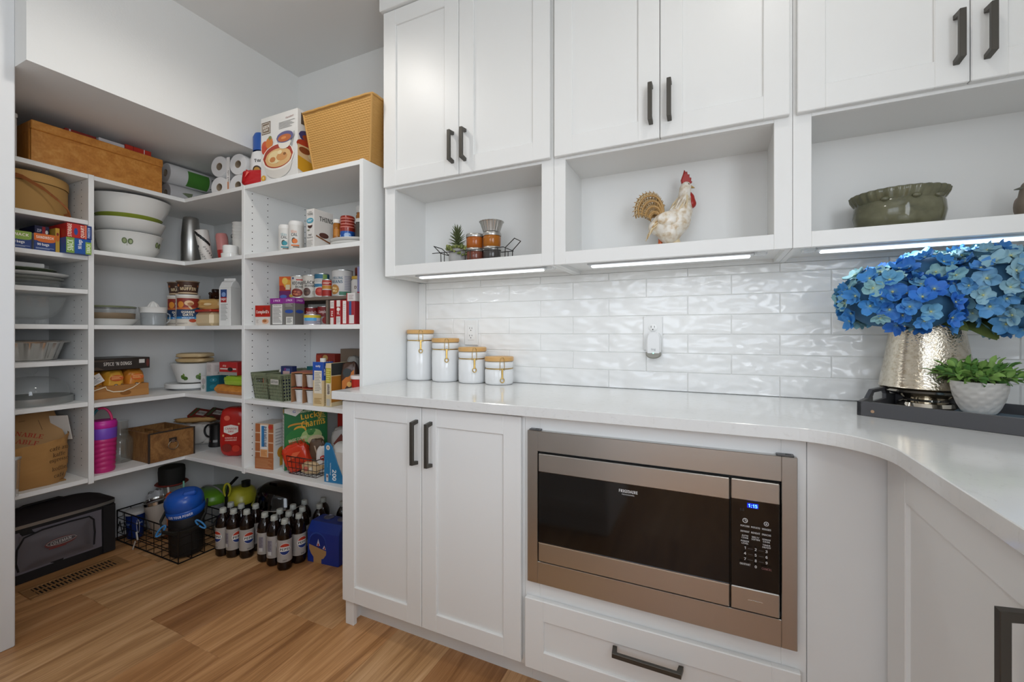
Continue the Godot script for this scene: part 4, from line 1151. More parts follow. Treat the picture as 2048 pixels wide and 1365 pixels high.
# ================================================================ CORNER SHELVES
func corner_bay() -> void:
	var y = 1.5212
	var wh = plain("e8e7e3", 0.18)
	var c = Vector3(-2.79, y, 0.545)
	var b1 = turned("serving_bowl", "white bowl with green leaf sprigs, lowest of the nested serving bowls", "bowl", "", c, [["bowl", [[0, 0.002], [0.07, 0.0], [0.095, 0.008], [0.122, 0.05], [0.134, 0.118], [0.139, 0.124], [0.138, 0.127], [0.131, 0.120], [0.118, 0.052], [0.09, 0.014], [0, 0.01]], wh]], 0, 48)
	for a in [62.0, 128.0]:
		var o = draw(b1, Transform3D(Basis(Vector3.UP, deg_to_rad(a)), Vector3(0, 0.076, 0)), 0.06, 0.06, [["e", 0.34, 0.55, 0.34, 0.5, "5c6b3c"], ["e", 0.34, 0.55, 0.2, 0.34, "8d9a6a"], ["e", 0.70, 0.52, 0.34, 0.48, "4f5f34"], ["e", 0.72, 0.50, 0.18, 0.3, "93a070"], ["r", 0.5, 0.3, 0.03, 0.3, "8a9468"]], 0.122, 0.1335)
	turned("serving_bowl", "fluted white bowl in the middle of the nested serving bowls", "bowl", "", c + Vector3(0, 0.112, 0), [["bowl", [[0, 0.0], [0.06, 0.002], [0.10, 0.018], [0.128, 0.030], [0.147, 0.078], [0.149, 0.082], [0.143, 0.079], [0.12, 0.030], [0, 0.01]], wh]], 0, 48)
	turned("serving_bowl", "wide white bowl with a lime green band, topmost of the nested bowls", "bowl", "", c + Vector3(0, 0.172, 0), [["bowl", [[0, 0.0], [0.08, 0.003], [0.118, 0.022]], wh], ["band", [[0.118, 0.022], [0.136, 0.046]], plain("93a03c", 0.25)], ["rim", [[0.136, 0.046], [0.158, 0.094], [0.170, 0.132], [0.172, 0.136], [0.168, 0.135], [0.13, 0.050], [0.07, 0.012], [0, 0.01]], wh]], 0, 48)
	turned("dinner_plate", "white plate under the steel cups at the corner", "plate", "", Vector3(-2.735, y, 0.262), [["plate", [[0, 0.001], [0.08, 0.0], [0.112, 0.012], [0.114, 0.014], [0.08, 0.005], [0, 0.004]], wh]], 0, 40)
	turned("steel_cup", "tall upside-down brushed steel tumbler beside the nested bowls", "cup", "", Vector3(-2.770, y + 0.0145, 0.262), [["body", [[0, 0.004], [0.047, 0.0], [0.049, 0.003], [0.0475, 0.16], [0.040, 0.250], [0.037, 0.268], [0.032, 0.272], [0, 0.272]], mat("cup_steel", "b9b9b7", 0.28, 1.0)]], 0, 36)
	var cow = thing("tumbler", "slim tumbler with black and white animal print leaning beside the steel cup", "cup", "", Vector3(-2.655, y + 0.015, 0.235), 55)
	var lean = Basis(Vector3(0, 0, 1), 0.16)
	var g = Geo.new(); g.xf = Transform3D(lean, Vector3(0.0, 0.004, 0))
	g.lathe([[0, 0.001], [0.026, 0.0], [0.028, 0.004], [0.034, 0.185], [0.031, 0.188], [0, 0.188]], 28)
	part(cow, "body", g, plain("eae4dd", 0.4))
	var ops = []
	for i in 13: ops.append(["e", 0.15 + 0.7 * fmod(i * 0.381, 1.0), 0.50 + 0.48 * fmod(i * 0.617, 1.0), 0.13, 0.10, "191716"])
	for i in 34: ops.append(["p", [[0.12 + 0.76 * fmod(i * 0.381, 1.0), 0.02 + 0.44 * fmod(i * 0.231, 1.0)], [0.145 + 0.76 * fmod(i * 0.381, 1.0), 0.02 + 0.44 * fmod(i * 0.231, 1.0)], [0.18 + 0.76 * fmod(i * 0.381, 1.0), 0.08 + 0.44 * fmod(i * 0.231, 1.0)]], "191716"])
	draw(cow, g.xf * Transform3D(Basis(), Vector3(0, 0.095, 0)), 0.09, 0.175, ops, 0.0285, 0.0338)
	var pk = thing("tumbler", "pink and red tumbler leaning behind the animal print one", "cup", "", Vector3(-2.585, y, 0.180), 50)
	g = Geo.new(); g.xf = Transform3D(Basis(Vector3(0, 0, 1), 0.10), Vector3(0, 0.005, 0))
	g.lathe([[0, 0.001], [0.028, 0.0], [0.030, 0.09], [0.030, 0.09]], 24)
	part(pk, "base", g, plain("b3281f", 0.3))
	g = Geo.new(); g.xf = Transform3D(Basis(Vector3(0, 0, 1), 0.10), Vector3(0, 0.005, 0))
	g.lathe([[0.030, 0.09], [0.031, 0.17], [0.026, 0.186], [0, 0.187]], 24)
	part(pk, "body", g, plain("d98d88", 0.3))
	turned("glass_jar", "clear glass storage jar in the corner behind the tumblers", "jar", "", Vector3(-2.60, y, 0.095), [["jar", [[0, 0.002], [0.042, 0.0], [0.046, 0.006], [0.046, 0.15], [0.034, 0.172], [0.034, 0.186], [0.032, 0.186], [0.032, 0.172], [0.044, 0.149], [0.044, 0.008], [0, 0.006]], glass("clear_glass", "dfe8e6", 0.05)], ["lid", [[0.036, 0.186], [0.037, 0.188], [0.037, 0.200], [0, 0.202]], mats["chrome"]]])
	var cups = thing("paper_cup", "tall stack of white paper cups against the shelf divider", "cups", "", Vector3(-2.385, y, 0.215))
	for i in 6: part(cups, "cup", Geo.new().lathe([[0.030, 0.018 * i], [0.041, 0.018 * i + 0.128], [0.044, 0.018 * i + 0.132], [0.041, 0.018 * i + 0.134]], 24), plain("e9e6e0", 0.6))
	turned("white_tub", "two-tier small white plastic tub at the front edge by the divider", "tub", "", Vector3(-2.315, y, 0.315), [["body", [[0, 0.001], [0.042, 0.0], [0.044, 0.030], [0.035, 0.034]], wh], ["lid", [[0.035, 0.034], [0.036, 0.07], [0.033, 0.074], [0, 0.075]], plain("efeeeb", 0.3)]], 0, 24)
	# ---- y = 1.172
	y = 1.1722
	turned("pie_plate", "white fluted pie plate under a round glass dish", "plate", "", Vector3(-2.79, y, 0.635), [["plate", [[0, 0.001], [0.09, 0.0], [0.100, 0.006], [0.118, 0.030], [0.124, 0.033], [0.116, 0.032], [0.096, 0.009], [0, 0.006]], wh]], 0, 48)
	var gd = thing("glass_dish", "round glass casserole dish with brown base and green rim", "dish", "", Vector3(-2.79, y + 0.033, 0.637))
	part(gd, "body", Geo.new().lathe([[0, 0.001], [0.104, 0.0], [0.107, 0.003], [0.108, 0.030]], 40), plain("8d7a62", 0.25))
	part(gd, "glass_wall", Geo.new().lathe([[0.108, 0.030], [0.110, 0.060]], 40), glass("clear_glass", "dfe8e6", 0.05))
	part(gd, "rim", Geo.new().lathe([[0.108, 0.056], [0.112, 0.058], [0.113, 0.062], [0.110, 0.065], [0.106, 0.063]], 40), plain("7d8467", 0.2))
	part(gd, "lid", Geo.new().lathe([[0.105, 0.055], [0, 0.057]], 40), plain("8f9096", 0.2))
	var ju = thing("citrus_juicer", "clear plastic citrus juicer with a ribbed white cone", "juicer", "", Vector3(-2.73, y, 0.468))
	part(ju, "jug", Geo.new().lathe([[0, 0.002], [0.048, 0.0], [0.052, 0.004], [0.056, 0.074], [0.054, 0.074], [0.050, 0.006], [0, 0.005]], 32), glass("juicer_plastic", "cdd6da", 0.16))
	part(ju, "collar", Geo.new().lathe([[0.050, 0.068], [0.058, 0.070], [0.060, 0.092], [0.063, 0.098], [0.060, 0.100], [0.052, 0.084], [0.0, 0.084]], 32), wh)
	part(ju, "cone", Geo.new().lathe([[0.028, 0.084], [0.027, 0.098], [0.018, 0.118], [0.007, 0.130], [0, 0.132]], 60, 1, 1, func(a, i): return 1.0 + (0.10 * cos(a * 10) if i < 3 else 0.0)), wh)
	part(ju, "side_handle", Geo.new().tube([Vector3(0.036, 0.015, -0.043), Vector3(0.046, 0.03, -0.055), Vector3(0.046, 0.06, -0.055), Vector3(0.036, 0.07, -0.043)], 0.004, 6), mats["juicer_plastic"])
	var oat = [["r", 0.5, 0.70, 0.72, 0.48, "8c2f22"], ["r", 0.5, 0.56, 0.72, 0.12, "c66a35"], ["e", 0.30, 0.72, 0.18, 0.22, "d98c32"], ["e", 0.53, 0.77, 0.26, 0.18, "e2bd92"], ["e", 0.56, 0.74, 0.16, 0.10, "b4774a"], ["p", [[0.5, 0.66], [0.56, 0.66], [0.66, 0.52], [0.58, 0.54]], "d9c39c"], ["r", 0.5, 0.40, 0.72, 0.30, "1d3b63"], ["p", [[0.14, 0.55], [0.86, 0.50], [0.86, 0.66], [0.5, 0.52]], "254d66"], ["t", "QUAKER", 0.5, 0.455, 0.085, 0.46, "f3ead6"], ["t", "OATS", 0.5, 0.365, 0.085, 0.34, "f3ead6"], ["r", 0.5, 0.265, 0.72, 0.07, "2f7fb8"], ["t", "WHOLE GRAIN", 0.5, 0.265, 0.035, 0.5, "e4f1fb"], ["e", 0.62, 0.17, 0.20, 0.12, "b5482c"], ["l", 0.34, 0.07, 0.3, 0.05, "8d8378", 2]]
	var oats = func(lab: String, p: Vector3, turn: float) -> void:
		var t = turned("oats_canister", lab, "canister", "", p, [["tube", [[0, 0.001], [0.0535, 0.0], [0.0545, 0.003], [0.0545, 0.166]], plain("d9d0c2", 0.5)], ["lid", [[0.0555, 0.163], [0.056, 0.165], [0.056, 0.173], [0, 0.175]], plain("e5e2dc", 0.4)]], turn, 36)
		draw(t, Transform3D(Basis(), Vector3(0, 0.083, 0)), PI * 0.0545, 0.160, oat, 0.0546)
	oats.call("round oats canister in front of its twin on the corner shelf", Vector3(-2.66, y, 0.336), 62.0)
	oats.call("round oats canister half hidden behind its twin", Vector3(-2.775, y, 0.322), 62.0)
	var muf = [["t", "MUFFIN", 0.5, 0.42, 0.26, 0.52, "e8d2a8"], ["t", "double", 0.5, 0.68, 0.12, 0.25, "d9c9b0"], ["e", 0.86, 0.7, 0.1, 0.2, "b5622e"], ["e", 0.17, 0.7, 0.1, 0.2, "b5622e"], ["r", 0.5, 0.06, 1, 0.12, "cdb391"]]
	for d in [["brown muffin mix cup standing on the front oats canister", Vector3(-2.66, y + 0.1755, 0.336)], ["brown muffin mix cup standing on the rear oats canister", Vector3(-2.775, y + 0.1755, 0.322)]]:
		var t = turned("muffin_cup", d[0], "cup", "", d[1], [["cup", [[0, 0.002], [0.041, 0.0], [0.043, 0.004], [0.051, 0.070]], plain("4a2f22", 0.5)], ["lid", [[0.052, 0.068], [0.0545, 0.070], [0.0545, 0.074], [0, 0.075]], plain("8a7660", 0.4)]], 62, 36)
		draw(t, Transform3D(Basis(), Vector3(0, 0.035, 0)), PI * 0.044, 0.064, muf, 0.0433, 0.0505)
	var br = thing("syrup_bottle", "dark brown bear-shaped syrup bottle behind the red-lidded tub", "bottle", "", Vector3(-2.750, y, 0.135), 60)
	var bm = plain("3a1a0c", 0.15)
	part(br, "body", Geo.new().lathe([[0, 0.001], [0.040, 0.0], [0.046, 0.02], [0.048, 0.08], [0.040, 0.13], [0.026, 0.150], [0.026, 0.158], [0.034, 0.172], [0.034, 0.19], [0.022, 0.206], [0.018, 0.212]], 28), bm)
	part(br, "cap", Geo.new().lathe([[0.020, 0.210], [0.021, 0.224], [0.018, 0.228], [0, 0.228]], 20), plain("2a1208", 0.4))
	for sx in [-1, 1]:
		part(br, "ear", Geo.new().ball(Vector3(0.028 * sx, 0.200, 0), Vector3(0.009, 0.010, 0.007), 10, 8), bm)
		part(br, "arm", Geo.new().ball(Vector3(0.040 * sx, 0.115, 0.02), Vector3(0.014, 0.028, 0.016), 10, 8), bm)
	part(br, "muzzle", Geo.new().ball(Vector3(0, 0.178, 0.030), Vector3(0.013, 0.010, 0.012), 10, 8), bm)
	var rc = thing("food_container", "clear container of flour with a bright red lid", "container", "", Vector3(-2.560, y, 0.262))
	part(rc, "body", Geo.new().bx(-0.088, 0.088, 0.001, 0.078, -0.062, 0.062, 0.016), plain("d9c29a", 0.25), "clear plastic showing cream coloured flour")
	part(rc, "lid", Geo.new().bx(-0.096, 0.096, 0.078, 0.091, -0.069, 0.069, 0.005), plain("b8321f", 0.3))
	bag("snack_bag", "clear bag of pale yellow snacks lying on the red lid", "snack bag", Vector3(-2.555, y + 0.0915, 0.255), Vector3(0.082, 0.030, 0.045), 20, "c9a163", 15, [["e", 0.5, 0.5, 0.4, 0.3, "e0c79a"], ["e", 0.25, 0.6, 0.2, 0.3, "b78748"]], 0.12, 0.25)
	bag("flour_bag", "plain white paper bag behind the snack bag near the divider", "bag", Vector3(-2.52, y, 0.10), Vector3(0.05, 0.085, 0.03), 40, "c9c9c8", 16, [], 0.04, 0.6)
	var mk = thing("milk_carton", "white gable-top carton with a blue and red badge beside the divider", "carton", "", Vector3(-2.372, y, 0.282), 14)
	part(mk, "body", Geo.new().bx(-0.036, 0.036, 0, 0.205, -0.036, 0.036, 0.002), plain("e4e2de", 0.5))
	var gable = Geo.new()
	gable.xf = Transform3D(Basis(Vector3.UP, PI / 2), Vector3(0, 0.205, 0))
	gable.prism(PackedVector2Array([Vector2(-0.036, 0), Vector2(0.036, 0), Vector2(0.020, 0.030), Vector2(0.004, 0.040), Vector2(0.004, 0.052), Vector2(-0.004, 0.052), Vector2(-0.004, 0.040), Vector2(-0.020, 0.030)]), -0.036, 0.036, 0.002)
	part(mk, "gable", gable, plain("e9e8e5", 0.5))
	draw(mk, face_xf("f", Vector3(0.072, 0.205, 0.072)), 0.072, 0.205, [["r", 0.42, 0.84, 0.55, 0.22, "2c477f"], ["e", 0.42, 0.82, 0.36, 0.12, "7f9ccc"], ["r", 0.42, 0.68, 0.50, 0.14, "a52a2a"], ["t", "sugar", 0.42, 0.685, 0.07, 0.4, "f2e6e0"], ["l", 0.48, 0.36, 0.62, 0.44, "a9a7a4", 12]])
	# ---- y = 0.808
	y = 0.8082
	var sn = carton("snack_carton", "tray carton of orange and yellow snack bags under a black game box", "carton", "", Vector3(-2.83, y, 0.624), Vector3(0.262, 0.062, 0.22), 90, "b0783f", {"f": [["r", 0.5, 0.3, 1.0, 0.5, "b98246"], ["e", 0.62, 0.35, 0.18, 0.4, "8f5a26"]]}, 0.7)
	var bags = [["d98a2c", "e8b24a", 0.055], ["dd9a30", "e06a2c", -0.06]]
	for i in 3:
		var o = pillow(sn, "snack_pouch", Vector3(0.042, 0.064, 0.085), plain(["d58f2f", "e0a53a", "cf8430"][i], 0.3), 40 + i, 0.05, Vector3(-0.085 + 0.086 * i, 0.012, 0.01))
		draw(o, Transform3D(Basis(), Vector3(-0.085 + 0.086 * i, 0.078, 0.0975)), 0.07, 0.09, [["e", 0.5, 0.72, 0.8, 0.34, ["cf5a22", "c9602a", "d8692c"][i]], ["l", 0.5, 0.74, 0.6, 0.2, "f0b878", 3], ["e", 0.45, 0.25, 0.3, 0.28, "4a4440"], ["e", 0.45, 0.25, 0.2, 0.19, "e4ddd0"], ["e", 0.8, 0.3, 0.2, 0.2, "7d5a2c"]])
	draw(sn, Transform3D(Basis(Vector3(0, 0, 1), 0.5), Vector3(-0.095, 0.092, 0.1085)), 0.075, 0.045, [["r", 0.5, 0.5, 1, 1, "e4dfdb"], ["t", "SNACK", 0.4, 0.75, 0.25, 0.6, "4a4a4a"], ["l", 0.5, 0.35, 0.8, 0.45, "8f9aa8", 4]])
	ribbon(sn, "plastic_strap", [Vector3(-0.125, 0.035, 0.113), Vector3(-0.05, 0.060, 0.114), Vector3(-0.045, 0.045, 0.114), Vector3(-0.02, 0.032, 0.114), Vector3(0.02, 0.030, 0.114), Vector3(0.06, 0.045, 0.114), Vector3(0.09, 0.066, 0.113)], Vector3(0.001, 0.005, 0.0), 0.001, plain("ecdcc0", 0.3))
	carton("game_box", "black party game box lying on the snack carton", "board game", "", Vector3(-2.835, y + 0.1412, 0.625), Vector3(0.270, 0.058, 0.235), 90, "2e2a28", {"f": [["r", 0.5, 0.5, 1, 0.96, "36302d"], ["l", 0.24, 0.80, 0.4, 0.16, "6a5a50", 2], ["t", "SPICE 'N DINGS", 0.50, 0.52, 0.30, 0.42, "d8d2ca"], ["r", 0.87, 0.66, 0.09, 0.34, "d9d6d0"], ["e", 0.965, 0.5, 0.05, 0.7, "6d3a34"], ["p", [[0, 0.05], [0.2, 0.3], [0.3, 0.05]], "5b4a3e"]]}, 0.35)
	turned("turntable", "low white turntable under the decorated casserole", "turntable", "", Vector3(-2.785, y, 0.245), [["foot", [[0, 0.0], [0.09, 0.0], [0.09, 0.010]], plain("c9c9c8", 0.4)], ["plate", [[0.12, 0.010], [0.130, 0.012], [0.131, 0.034], [0.128, 0.037], [0.122, 0.034], [0, 0.034]], plain("e6e6e4", 0.3)]], 0, 48)
	var cw = thing("casserole", "white casserole printed with red tomatoes and green herbs on the turntable", "casserole", "", Vector3(-2.775, y + 0.0375, 0.235))
	part(cw, "bowl", Geo.new().lathe([[0, 0.001], [0.075, 0.0], [0.085, 0.004], [0.118, 0.105], [0.122, 0.112], [0.119, 0.114], [0.112, 0.106], [0.08, 0.010], [0, 0.008]], 48), wh)
	for a in [28.0, 72.0, 112.0]:
		draw(cw, Transform3D(Basis(Vector3.UP, deg_to_rad(a)), Vector3(0, 0.055, 0)), 0.075, 0.085, [["e", 0.38, 0.86, 0.24, 0.18, "c0462c"], ["e", 0.55, 0.80, 0.26, 0.22, "b53a26"], ["r", 0.2, 0.84, 0.3, 0.04, "c9663a"], ["e", 0.78, 0.84, 0.3, 0.10, "c95a36"], ["e", 0.42, 0.28, 0.26, 0.30, "57752f"], ["e", 0.58, 0.20, 0.34, 0.26, "4b6a2a"], ["e", 0.52, 0.42, 0.12, 0.22, "6f8c3c"], ["r", 0.5, 0.2, 0.02, 0.3, "3f5a22"]], 0.089, 0.112)
	part(cw, "lid", Geo.new().lathe([[0.117, 0.108], [0.10, 0.112], [0, 0.114]], 40), glass("clear_glass", "dfe8e6", 0.05))
	var tt = thing("tortilla_pack", "two stacked packs of tortillas on the casserole lid", "tortillas", "", Vector3(-2.775, y + 0.152, 0.235), 30)
	for i in 2: pillow(tt, "pack", Vector3(0.082, 0.0145, 0.07), plain(["d2b483", "d9bf92"][i], 0.4), 60 + i, 0.05, Vector3(0, 0.029 * i, 0), 0.5)
	carton("tea_box", "white and teal carton in front of the casserole", "carton", "", Vector3(-2.572, y, 0.245), Vector3(0.054, 0.086, 0.118), 0, "d8d6d3", {"r": [["r", 0.5, 0.5, 1, 1, "1f6a78"], ["e", 0.3, 0.72, 0.34, 0.28, "2f8496"], ["e", 0.3, 0.28, 0.34, 0.28, "2f8496"], ["r", 0.3, 0.72, 0.06, 0.1, "9fc4cc"], ["r", 0.75, 0.5, 0.4, 1, "17525f"]], "f": [["e", 0.5, 0.65, 0.6, 0.4, "b9b0ae"], ["e", 0.45, 0.3, 0.5, 0.3, "9fa59c"], ["r", 0.95, 0.5, 0.1, 1, "2a7584"]]})
	carton("tea_box", "pale pink carton stacked on the teal one", "carton", "", Vector3(-2.572, y + 0.0865, 0.232), Vector3(0.05, 0.072, 0.085), 0, "d9cfca", {"f": [["l", 0.5, 0.55, 0.7, 0.5, "b9aeaa", 6]], "r": [["l", 0.5, 0.55, 0.7, 0.5, "b3a6a2", 6], ["t", "2", 0.4, 0.18, 0.16, 0.3, "5b4a4a"]]})
	var bd = thing("bread_board", "thick rounded tan board on the shelf edge by the divider", "board", "", Vector3(-2.305, y, 0.262))
	part(bd, "board", Geo.new().bx(-0.155, 0.155, 0.0, 0.046, -0.075, 0.062, 0.018), mats["bread_board_wood"])
	var gb = bag("snack_bag", "lime green bag lying on the tan board", "snack bag", Vector3(-2.275, y + 0.0465, 0.272), Vector3(0.105, 0.026, 0.045), 8, "8fae2e", 21, [["l", 0.5, 0.3, 0.9, 0.5, "b3cc4e", 5]], 0.10, 0.3)
	carton("card_game", "red carton with black and white print on top of the green bag", "carton", "", Vector3(-2.355, y + 0.100, 0.262), Vector3(0.13, 0.070, 0.09), 6, "b32a2a", {"f": [["r", 0.5, 0.48, 0.9, 0.10, "d9d0c8"], ["e", 0.62, 0.45, 0.3, 0.3, "2c2422"], ["r", 0.5, 0.12, 1, 0.24, "96958f"], ["t", "skip", 0.3, 0.7, 0.2, 0.3, "f0c4b8"]]})
	# ---- y = 0.468
	y = 0.4682
	var tu = thing("water_tumbler", "ribbed hot pink tumbler with a purple band and carry loop", "tumbler", "", Vector3(-2.665, y, 0.703), 60)
	var prof = [[0, 0.002], [0.040, 0.0]]
	for i in 43:
		var t = i / 42.0
		prof.append([0.041 + 0.006 * t + 0.0024 * absf(sin(t * PI * 7.0)), 0.003 + 0.157 * t])
	var pinkm = plain("c22a74", 0.4)
	var rg = Geo.new().lathe(prof, 32)
	for i in rg.v.size(): # the ribs sweep up and down round the cup
		var p = rg.v[i]
		if p.y > 0.01 and p.y < 0.155: rg.v[i].y += 0.007 * sin(2.0 * atan2(p.x, p.z) + 0.6) * sin(PI * p.y / 0.16)
	part(tu, "body", rg, pinkm)
	part(tu, "band", Geo.new().lathe([[0.0485, 0.160], [0.0495, 0.163], [0.050, 0.208], [0.049, 0.211]], 32), plain("7a4cc0", 0.4))
	part(tu, "lid", Geo.new().lathe([[0.049, 0.211], [0.051, 0.214], [0.051, 0.234], [0.049, 0.238], [0.047, 0.240], [0.047, 0.246], [0, 0.247]], 32), plain("c4289a", 0.35))
	part(tu, "carry_loop", Geo.new().tube(arc(Vector3(-0.005, 0.236, 0), Vector3(0.036, 0, 0), Vector3(0, 0.068, 0), 0.0, PI * 0.62, 12), 0.0055, 8), plain("d0356e", 0.45))
	part(tu, "carry_loop", Geo.new().tube(arc(Vector3(-0.005, 0.236, 0), Vector3(0.036, 0, 0), Vector3(0, 0.068, 0), PI * 0.62, PI, 9), 0.0055, 8), plain("2f7f86", 0.45), "teal half of the loop")
	var gv = thing("glass_vase", "clear textured glass bottle vase beside the pink tumbler", "vase", "", Vector3(-2.785, y, 0.588))
	var gm2 = glass("vase_glass", "b9bdb2", 0.10)
	part(gv, "body", Geo.new().lathe([[0, 0.002], [0.046, 0.0], [0.052, 0.006], [0.055, 0.05], [0.058, 0.105], [0.052, 0.122], [0.036, 0.135], [0.032, 0.150], [0.033, 0.200], [0.036, 0.212], [0.033, 0.212], [0.030, 0.2], [0.029, 0.15], [0.033, 0.137], [0.049, 0.120], [0.054, 0.10], [0.048, 0.008], [0, 0.006]], 64, 1, 1, func(a, i): return 1.0 + (0.018 * cos(a * 18 + i) if i > 2 and i < 6 else 0.0)), gm2)
	var cr = thing("wooden_crate", "brown wooden drawer crate with dividers and an iron ring pull", "crate", "", Vector3(-2.735, y, 0.444), 90)
	var cm: StandardMaterial3D = mats["crate_wood"]
	var iron = plain("4a4038", 0.5, 0.6)
	part(cr, "front_board", Geo.new().bx(-0.1035, 0.1035, 0.0, 0.150, 0.126, 0.140, 0.001), cm)
	part(cr, "back_board", Geo.new().bx(-0.1035, 0.1035, 0.0, 0.150, -0.140, -0.126, 0.001), cm)
	part(cr, "side_board", Geo.new().bx(-0.1035, -0.0905, 0.0, 0.150, -0.126, 0.126, 0.001), cm)
	part(cr, "side_board", Geo.new().bx(0.0905, 0.1035, 0.0, 0.150, -0.126, 0.126, 0.001), cm)
	part(cr, "base_board", Geo.new().bx(-0.0905, 0.0905, 0.0, 0.01, -0.126, 0.126), cm)
	part(cr, "divider", Geo.new().bx(-0.004, 0.004, 0.01, 0.135, -0.126, 0.126), cm)
	part(cr, "divider", Geo.new().bx(-0.0905, 0.0905, 0.01, 0.132, -0.046, -0.038), cm)
	part(cr, "divider", Geo.new().bx(-0.0905, 0.0905, 0.01, 0.132, 0.040, 0.048), cm)
	for sx in [-1, 1]: part(cr, "corner_strip", Geo.new().bx(sx * 0.1045 - 0.004, sx * 0.1045 + 0.004, 0.0, 0.151, 0.133, 0.1412, 0.001), iron)
	part(cr, "top_strip", Geo.new().bx(-0.1005, 0.1005, 0.146, 0.1515, 0.127, 0.141, 0.001), iron)
	part(cr, "ring_plate", Geo.new().bx(-0.018, 0.018, 0.088, 0.112, 0.1402, 0.1435, 0.001), iron)
	var rp = part(cr, "ring_pull", Geo.new().tube(arc(Vector3(0.0, 0.074, 0.146), Vector3(0.023, 0, 0), Vector3(0, 0.023, 0.0), 0, TAU * 23.0 / 24.0, 23), 0.0022, 6, true), plain("a89a88", 0.3, 0.9))
	part(cr, "ring_hook", Geo.new().bx(-0.006, 0.006, 0.088, 0.106, 0.1435, 0.149, 0.001), plain("b09c8a", 0.3, 0.9))
	# behind the crate: paper bag, cloth, wrapped packets
	bag("cloth_bundle", "folded white cloth behind the wooden crate", "cloth", Vector3(-2.815, y, 0.205), Vector3(0.095, 0.060, 0.055), 40, "cfcac3", 31, [], 0.14, 0.9)
	var kb = bag("paper_bag", "folded tan paper bag lying on the white cloth", "bag", Vector3(-2.845, y + 0.122, 0.195), Vector3(0.100, 0.014, 0.055), 40, "c79a5e", 32, [], 0.12, 0.85)
	kb.rotation.x = -0.25
	for d in [[0.0, "red and green foil packet tilted on the paper bag", "8f3326"], [1.0, "dark red foil packet against the wall behind the paper bag", "5d2a22"]]:
		var p = carton("foil_packet", d[1], "packet", "", Vector3(-2.865 + 0.075 * d[0], y + 0.152, 0.150 - 0.055 * d[0]), Vector3(0.115, 0.022, 0.085), 25, d[2], {"f": [["r", 0.4, 0.5, 0.2, 1, "3f5a35"]], "t": [["r", 0.5, 0.5, 0.4, 0.5, "cfc6be"], ["t", "BITES", 0.5, 0.5, 0.2, 0.36, "3d2a24"], ["r", 0.15, 0.5, 0.12, 1, "4b5e38"], ["r", 0.88, 0.5, 0.12, 1, "b0552c"]]}, 0.3)
		p.rotation.z = -0.20
		p.rotation.x = 0.42
	var mg = thing("coffee_grinder", "small glossy black mug-shaped grinder with a round handle", "grinder", "", Vector3(-2.655, y, 0.185), 25)
	part(mg, "body", Geo.new().lathe([[0, 0.001], [0.040, 0.0], [0.042, 0.006], [0.036, 0.030], [0.035, 0.110], [0.038, 0.128], [0.034, 0.132], [0, 0.133]], 30), mats["black_plastic"])
	part(mg, "handle", Geo.new().tube(arc(Vector3(-0.042, 0.088, 0.0), Vector3(0.030, 0, 0), Vector3(0, 0.036, 0), 0.35, TAU - 0.35, 18), 0.0055, 8), mats["black_plastic"])
	draw(mg, Transform3D(Basis(), Vector3(0, 0.035, 0)), 0.07, 0.04, [["r", 0.72, 0.5, 0.34, 0.34, "9a9a98"], ["e", 0.3, 0.5, 0.12, 0.2, "8d5a5a"]], 0.0395, 0.0362)
	var cd = thing("soda_bottle", "red shrink-wrapped twin pack of ginger ale bottles beside the divider", "soda pack", "", Vector3(-2.345, y, 0.245), 32)
	var redm = plain("b3201a", 0.2)
	pillow(cd, "body", Vector3(0.068, 0.132, 0.052), redm, 51, 0.012, Vector3(-0.02, 0, 0), 0.45)
	draw(cd, Transform3D(Basis(), Vector3(-0.02, 0.132, 0.0545)), 0.10, 0.22, [["e", 0.3, 0.86, 0.3, 0.12, "d9624a"], ["e", 0.50, 0.575, 0.80, 0.20, "8f1712"], ["p", [[0.14, 0.66], [0.5, 0.70], [0.86, 0.66], [0.86, 0.52], [0.5, 0.45], [0.14, 0.52]], "e4ddd4"], ["t", "CANADA", 0.5, 0.605, 0.048, 0.62, "b02a22"], ["t", "DRY", 0.5, 0.535, 0.048, 0.4, "b02a22"], ["t", "GINGER ALE", 0.5, 0.38, 0.034, 0.62, "f2c8b8"], ["t", "CRANBERRY", 0.5, 0.325, 0.034, 0.6, "f2c8b8"], ["e", 0.3, 0.14, 0.5, 0.2, "7e2416"], ["e", 0.75, 0.12, 0.4, 0.16, "c8321f"], ["e", 0.12, 0.44, 0.1, 0.06, "e89a6a"], ["e", 0.9, 0.72, 0.1, 0.05, "e8a878"]])
# ================================================================ BAY OF CANNED GOODS
func jar(lab: String, p: Vector3, r: float, h: float, body: String, lid: String, ops := [], turn := 50.0) -> Node3D:
	var t = turned("jar", lab, "jar", "", p, [["body", [[0, 0.001], [r * 0.9, 0.0], [r, r * 0.15], [r, h * 0.76], [r * 0.82, h * 0.84], [r * 0.82, h * 0.88]], plain(body, 0.12)], ["lid", [[r * 0.92, h * 0.84], [r * 0.94, h * 0.86], [r * 0.94, h * 0.985], [r * 0.88, h], [0, h]], plain(lid, 0.35)]], turn, 28)
	if ops.size(): draw(t, Transform3D(Basis(), Vector3(0, h * 0.42, 0)), PI * r, h * 0.5, ops, r)
	return t

